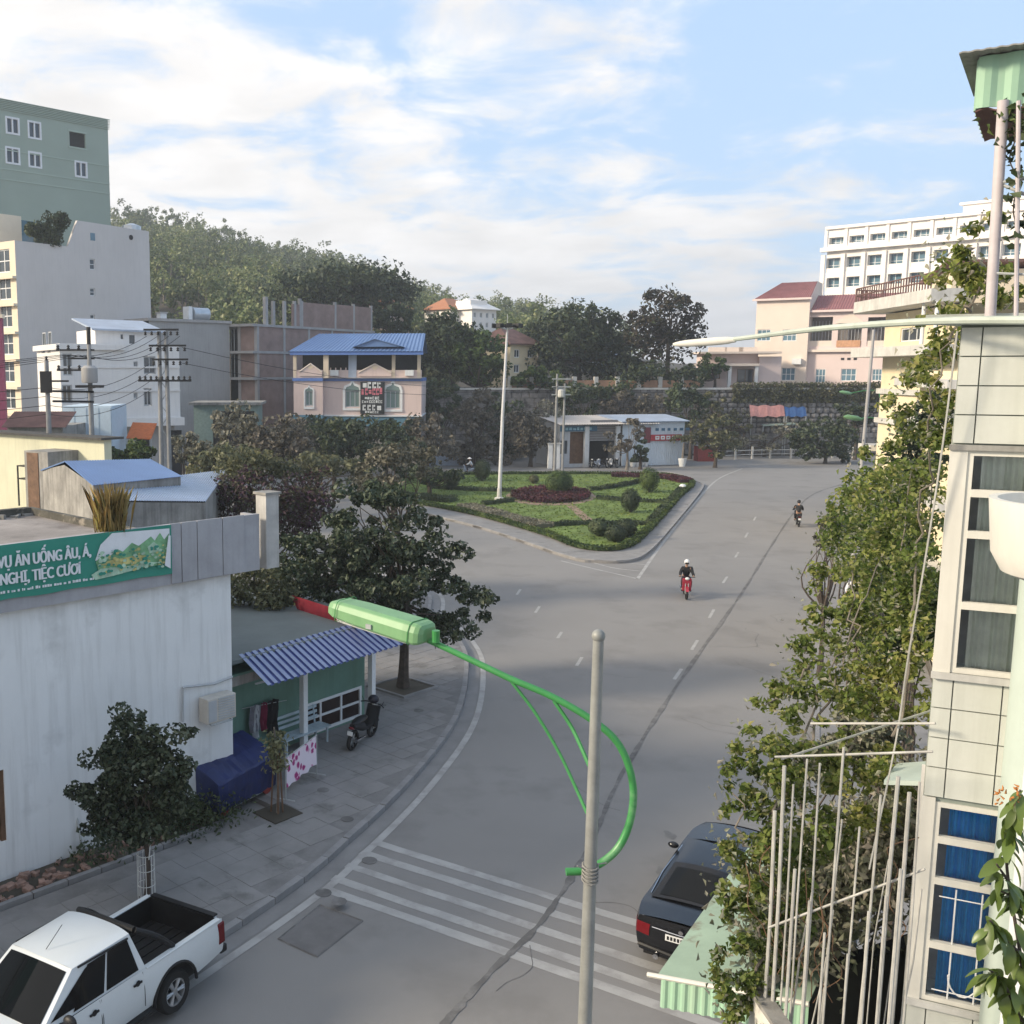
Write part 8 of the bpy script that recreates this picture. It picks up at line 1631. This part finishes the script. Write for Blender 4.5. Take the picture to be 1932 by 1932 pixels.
def sedan():
    hd = math.atan2(.84, .54); t = thing('black_car', 'shiny black saloon car parked by the right kerb under the creeper', 'car', (6.50, 17.5, 0), hd); t.scale = (.98, 1.0, .94)
    pb = M('car_black', (.008, .0085, .011), .24, .05, 1, 20, 0, spec=.32, coat=.25); plan = lambda x: 1 - .14 * max(0, (-.35 - x) / .75) ** 2 - .16 * max(0, (x - 3.0) / .85) ** 2
    zb = lambda x: .98 + .04 * min(1, max(0, (-x + .2) / .8)) - .10 * max(0, (x - 2.3) / 1.5) ** 1.3; mb, cols, xs_ = shell(-1.08, 3.84, 1.86, lambda x: .30 + .08 * max(0, -x - .4), zb, ((0, .37, .33), (2.87, .37, .33)), plan=plan, tum=.09)
    deck(mb, cols, 0, len(xs_) - 1, .05); endcap(mb, cols, 0, -.13, .05, flip=True); endcap(mb, cols, len(xs_) - 1, .13, .05); mb.build('body', pb, t, smooth=True)
    F4 = greenhouse(t, pb, (-.34, 2.45, .76, .76, 1.035, .99), (.52, 1.64, .57, .58, 1.42, 1.43), .07, 0, (('front', .06, .94, .06, .93, 'windshield'), ('rear', .08, .92, .08, .86, 'rear_window')), .045)
    for face in ('left', 'right'):
        s = 1 if face == 'left' else -1; f = (lambda a, b: (1 - b, 1 - a)) if s > 0 else (lambda a, b: (a, b))
        for a, b in ((.16, .46), (.48, .80)): g_ = MB(); g_.add(*patch(F4[face], *f(a, b), .1, .88, .01)); g_.build('side_window', m_carglass, t, smooth=True)
        MB().ball((1.95, s * .96, 1.06), (.07, .11, .07), 12, 8).build('mirror', pb, t, smooth=True); MB().tube([(-.2, s * .80, 1.02), (.8, s * .86, 1.0), (2.2, s * .84, .98)], .010, 6).build('chrome_strip', m_chrome, t)
        lm_ = MB()
        for j in range(5):
            for i in range(5): pass
        c = cols[s]; k0, k1 = 0, np.searchsorted(xs_, -.80); V = []; idx = list(range(k0, k1 + 1, 2))
        for i in idx:
            for j in (3, 4, 5): q = c[i, j].copy(); q[1] *= 1.006; q[0] -= .004; V.append(q)
        fcs = [(a * 3 + j, a * 3 + j + 1, (a + 1) * 3 + j + 1, (a + 1) * 3 + j) for a in range(len(idx) - 1) for j in range(2)]
        rr_ = []                                                        # wrap round the corner onto the tail
        for u in (0, .07, .15):
            for j in (3, 4, 5): q = cols[s][0, j] * (1 - u) + cols[-s][0, j] * u; cc_ = 1 - (2 * u - 1) ** 2; h = j / 6; rr_.append(q + np.array((-.13 * cc_ * (1 - (1.6 * (h - .45)) ** 2 * .6) - .008, 0, 0)))
        MB().add(V, fcs).add(rr_, [(a * 3 + j, a * 3 + j + 1, (a + 1) * 3 + j + 1, (a + 1) * 3 + j) for a in range(2) for j in range(2)]).build('tail_lamp', m_lens_red, t, smooth=True)
        for ax in (0, 2.87): wheel(t, ax, s * .80, .335, .22, s)
        MB().box(3.5, 3.86, *sorted((s * .50, s * .78)), .66, .80).build('headlight', m_alloy, t, bevel=.03)
    pl_ = MB().box(-1.235, -1.222, -.26, .26, .74, .86).build('number_plate', m_white, t); mb = MB()
    for k in range(8): y = -.21 + k * .058; mb.box(-1.241, -1.236, y, y + .035, .765, .835)
    mb.build('lettering', m_black, pl_, kind='stuff'); MB().tube([(-1.2, -.5, .91), (-1.245, 0, .91), (-1.2, .5, .91)], .012, 6).build('chrome_strip', m_chrome, t); MB().lathe([(.04, 0), (.04, .012)], 14, (0, 0, 0), 'x').build('badge', m_chrome, t, loc=(-1.245, 0, .965))
    MB().tube([(-1.12, -.75, .47), (-1.25, 0, .47), (-1.12, .75, .47)], .035, 6).build('bumper_trim', m_black, t, smooth=True); MB().box(-.95, 3.7, -.7, .7, .2, .5).build('underbody', m_black, t)
    for s in (-.42, .42): MB().lathe([(.05, -.04), (.05, .04)], 12, (0, 0, 0), 'x').build('exhaust', m_chrome, t, loc=(-1.17, s, .34))
sedan()

# ------------------------------------------------------------------ motorbikes and people
def skin(name, verts, edges, radii, mat, parent, sub=1):
    me = bpy.data.meshes.new(name); me.from_pydata([tuple(map(float, v)) for v in verts], edges, []); me.materials.append(mat); o = link(name, me, parent); m = o.modifiers.new('skin', 'SKIN'); m.use_smooth_shade = True
    for v, r in zip(me.skin_vertices[0].data, radii): v.radius = (r, r) if np.isscalar(r) else r
    me.skin_vertices[0].data[0].use_root = True; s = o.modifiers.new('sub', 'SUBSURF'); s.levels = s.render_levels = sub; return o
def motorbike(label, pos, hd, m_body, group=None, lean=0):
    t = thing('motorbike', label, 'motorbike', pos, hd, group); t.rotation_euler = (lean, 0, hd)
    for x in (-.60, .62):
        w = link('wheel', MB().lathe([(.21, -.045), (.27, -.05), (.295, 0), (.27, .05), (.21, .045)], 20, (0, 0, 0), 'y', cap=False).mesh('tyre', m_tyre, True), t, (x, 0, .295))
        mb = MB(); mb.lathe([(.05, -.05), (.05, .05)], 10, (0, 0, 0), 'y')
        for k in range(5): a = k * 2 * PI / 5; mb.tube([(0, 0, 0), (.23 * math.cos(a), 0, .23 * math.sin(a))], .015, 5)
        mb.build('rim', m_alloy, w)
    body = MB(); rows = [(-.72, .10, .66, .80), (-.45, .15, .55, .80), (-.15, .15, .42, .74), (.08, .10, .38, .50), (.28, .10, .36, .48), (.40, .15, .38, .70), (.50, .17, .50, .98), (.56, .10, .62, 1.02)]; V = []
    for x, w, z0, z1 in rows:
        for k in range(12): a = 2 * PI * k / 12; V.append((x, w * math.cos(a), (z0 + z1) / 2 + (z1 - z0) / 2 * math.sin(a)))
    n = 12; body.add(V, [(i * n + k, i * n + (k + 1) % n, (i + 1) * n + (k + 1) % n, (i + 1) * n + k) for i in range(len(rows) - 1) for k in range(n)] + [tuple(range(n - 1, -1, -1)), tuple(range((len(rows) - 1) * n, len(rows) * n))]); body.build('body', m_body, t, smooth=True)
    MB().xprism([(.40, .40), (.50, .38), (.62, .98), (.52, 1.0)], -.20, .20).build('leg_shield', m_body, t, bevel=.03)
    MB().ball((-.30, 0, .80), (.42, .14, .07), 14, 8).build('seat', m_black, t, smooth=True); MB().tube(spline([(.42, -.36, 1.03), (.52, -.2, 1.05), (.56, 0, 1.02), (.52, .2, 1.05), (.42, .36, 1.03)], 4), .018, 6).build('handlebar', m_black, t, smooth=True)
    MB().ball((.60, 0, .98), (.08, .10, .07), 12, 8).build('headlight', m_white, t, smooth=True); MB().ball((-.78, 0, .70), (.05, .09, .04), 10, 6).build('tail_lamp', m_lens_red, t, smooth=True)
    for s in (-1, 1): MB().tube([(.54, s * .06, .85), (.63, s * .07, .29)], .025, 6).build('fork', m_steel, t); MB().tube([(.46, s * .28, 1.05), (.42, s * .34, 1.2)], .008, 5).build('mirror', m_black, t)
    MB().xprism([(.36, .42), (.5, .56), (.62, .62), (.78, .56), (.9, .42), (.84, .42), (.74, .5), (.62, .56), (.5, .5), (.42, .42)][::-1], -.07, .07).build('front_mudguard', m_body, t); MB().tube([(-.1, -.12, .28), (-.75, -.16, .36)], (.04, .055), 8).build('exhaust', m_chrome, t, smooth=True); MB().tube([(-.05, .1, .32), (-.08, .24, .02)], .012, 5).build('side_stand', m_steel, t)
    MB().box(-.84, -.82, -.08, .08, .5, .62).build('number_plate', m_white, t)
    return t
m_skin = M('skin', (.42, .25, .17), .6, .08); m_jblack = M('jacket_black', (.016, .017, .02), .8, .2); m_trous = M('trousers_dark', (.03, .032, .045), .85, .2); m_jwhite = M('shirt_white', (.62, .63, .66), .8, .08)
def rider(label, pos, hd, mj, mt, mh, lean=0, hat=False):
    t = thing('person', label, 'person', pos, hd); t.rotation_euler = (lean, 0, hd); n = 0
    V = [(-.2, 0, .93), (-.14, 0, 1.1), (-.06, 0, 1.3), (-.02, 0, 1.45), (.02, 0, 1.52), (.04, 0, 1.62)]; E = [(0, 1), (1, 2), (2, 3), (3, 4), (4, 5)]; Rr = [.12, .11, .12, .06, .055, .085]
    for s in (-1, 1):
        k = len(V); V += [(-.04, s * .17, 1.37), (.12, s * .27, 1.14), (.37, s * .30, 1.05), (.44, s * .29, 1.05)]; E += [(2, k), (k, k + 1), (k + 1, k + 2), (k + 2, k + 3)]; Rr += [.055, .045, .033, .035]
        k = len(V); V += [(-.15, s * .1, .90), (.27, s * .18, .80), (.20, s * .17, .42), (.34, s * .18, .37)]; E += [(0, k), (k, k + 1), (k + 1, k + 2), (k + 2, k + 3)]; Rr += [.09, .065, .045, .04]
    skin('body', V, E, Rr, m_skin, t)
    V = [(-.21, 0, .92), (-.14, 0, 1.1), (-.07, 0, 1.3), (-.03, 0, 1.43)]; E = [(0, 1), (1, 2), (2, 3)]; Rr = [(.15, .17), (.15, .18), (.16, .2), .085]
    for s in (-1, 1): k = len(V); V += [(-.05, s * .19, 1.37), (.11, s * .28, 1.14), (.34, s * .30, 1.06)]; E += [(2, k), (k, k + 1), (k + 1, k + 2)]; Rr += [.085, .072, .055]
    skin('jacket', V, E, Rr, mj, t)
    V = [(-.2, 0, .90)]; E = []; Rr = [.14]
    for s in (-1, 1): k = len(V); V += [(-.1, s * .11, .88), (.27, s * .185, .80), (.20, s * .175, .45)]; E += [(0, k), (k, k + 1), (k + 1, k + 2)]; Rr += [.115, .085, .065]
    skin('trousers', V, E, Rr, mt, t)
    for s in (-1, 1): MB().ball((.30, s * .18, .37), (.14, .055, .05), 10, 6).build('shoe', m_black, t, smooth=True)
    if hat: MB().lathe([(.24, 1.66), (.02, 1.82), (.0, 1.825)], 16, (.03, 0, 0)).build('hat', mh, t)
    else: MB().ball((.03, 0, 1.67), (.135, .125, .13), 14, 9).build('helmet', mh, t, smooth=True); MB().box(.11, .17, -.09, .09, 1.58, 1.66).build('visor', m_black, t, bevel=.02)
    return t
b = G(1293, 1126); h1_ = math.atan2(-.97, -.24); motorbike('red motorbike ridden towards the camera on the open road', b, h1_, M('bike_red', (.34, .03, .055), .35, .15)); rider('person in a black jacket and white helmet riding the red motorbike', b, h1_, m_jblack, M('trousers_maroon', (.05, .02, .03), .85), m_white)
b = G(1505, 992); h2_ = math.atan2(.93, .30); motorbike('dark motorbike ridden away along the right side of the road', b, h2_, m_jblack); rider('person all in black riding away on the dark motorbike', b, h2_, m_jblack, m_jblack, M('helmet_black', (.015, .015, .018), .3))
b = G(886, 896); motorbike('pale scooter crossing behind the island by the dark shrub', b, R(170), m_bluegrey); rider('person in white with a pale conical hat riding behind the island', b, R(170), m_jwhite, m_trous, m_hotel, hat=True)
b = G(1607, 1160); motorbike('motorbike half hidden by leaves at the right kerb', b, R(250), m_jblack); rider('person in a pale shirt and white helmet half hidden by leaves at the right kerb', b, R(250), m_jwhite, m_trous, m_white)
b = G(682, 1402, .13); motorbike('black and white motorbike parked against the white column of the green shop', (b[0], b[1], .13), gs.a + .25, m_jblack, lean=.12)
MB().ball((0, 0, 0), (.16, .14, .13), 12, 8).build('helmet', M('helmet_dark', (.02, .02, .03), .3), None, smooth=True, loc=(b[0] + .35, b[1] + .4, 1.28), label='dark helmet perched on the parked motorbike handlebar', category='helmet')
for k, x in enumerate((1150, 1180, 1222, 1262, 1290)):
    q = sf.px(z4(x, 1000)[0], 860, -1.2); w = sf.fw((q[0], -1.4, 0)); motorbike(('leftmost of the parked motorbikes before the dark garage door', 'second parked motorbike from the left before the garage door', 'middle one of the motorbikes parked before the garage door', 'fourth parked motorbike, near the right end of the garage door', 'rightmost motorbike parked at the garage, beside its white pillar')[k], (w[0], w[1], 0), sf.a - PI / 2 + .3 * (k % 3 - 1), (m_jblack, m_bluegrey, m_jblack, m_white, m_jblack)[k], 'motorbikes parked before the workshop')
for k in range(4):
    q = sf.px(z4(1400 + k * 26, 1000)[0], 870, -1.0); w = sf.fw((q[0], -1.2, 0)); t = thing('flower_pot', ('leftmost', 'second', 'third', 'rightmost')[k] + ' of the small white flower pots on the ground between workshop and container', 'pot', w, 0, 'white pots by the workshop'); MB().lathe([(.22, 0), (.34, .42), (.36, .5), (.3, .5)], 10).build('tub', m_white, t); MB().ball((0, 0, .7), (.35, .35, .3), 8, 6, bump=.5).build('plant', lf_dark, t)
b = G(697, 1625); 
for k, (x, y, lab) in enumerate(((697, 1624, 'small dark drain cover on the road between the painted stripes'), (610, 1685, 'small dark drain cover near the left end of the lowest stripe'))): q = G(x, y); MB().lathe([(.17, .004), (.17, .012)], 14, (q[0], q[1], 0)).build('drain_cover', m_seam, None, label=lab, category='drain cover')
for k, (x, y) in enumerate(((610, 1490), (655, 1545), (720, 1330), (790, 1340), (640, 1700))): q = G(x, y, .14); MB().lathe([(.16, .0), (.15, .006)], 9, (q[0], q[1], .137)).build('stain', m_seam, None, kind='structure')

# ------------------------------------------------------------------ the air
hm = bpy.data.materials.new('haze'); hm.use_nodes = True; N = hm.node_tree.nodes; L_ = hm.node_tree.links; N.remove(N['Principled BSDF'])
pv_ = N.new('ShaderNodeVolumePrincipled'); pv_.inputs['Color'].default_value = (.86, .92, 1, 1); pv_.inputs['Density'].default_value = .0006; pv_.inputs['Anisotropy'].default_value = .2; L_.new(pv_.outputs[0], N['Material Output'].inputs['Volume'])
MB().box(-1600, 1600, -110, 2300, -1.2 - 9, 130).build('haze', hm, kind='stuff', label='thin pale air haze over the whole town')
S.cycles.volume_bounces = 0; S.cycles.volume_step_rate = 4
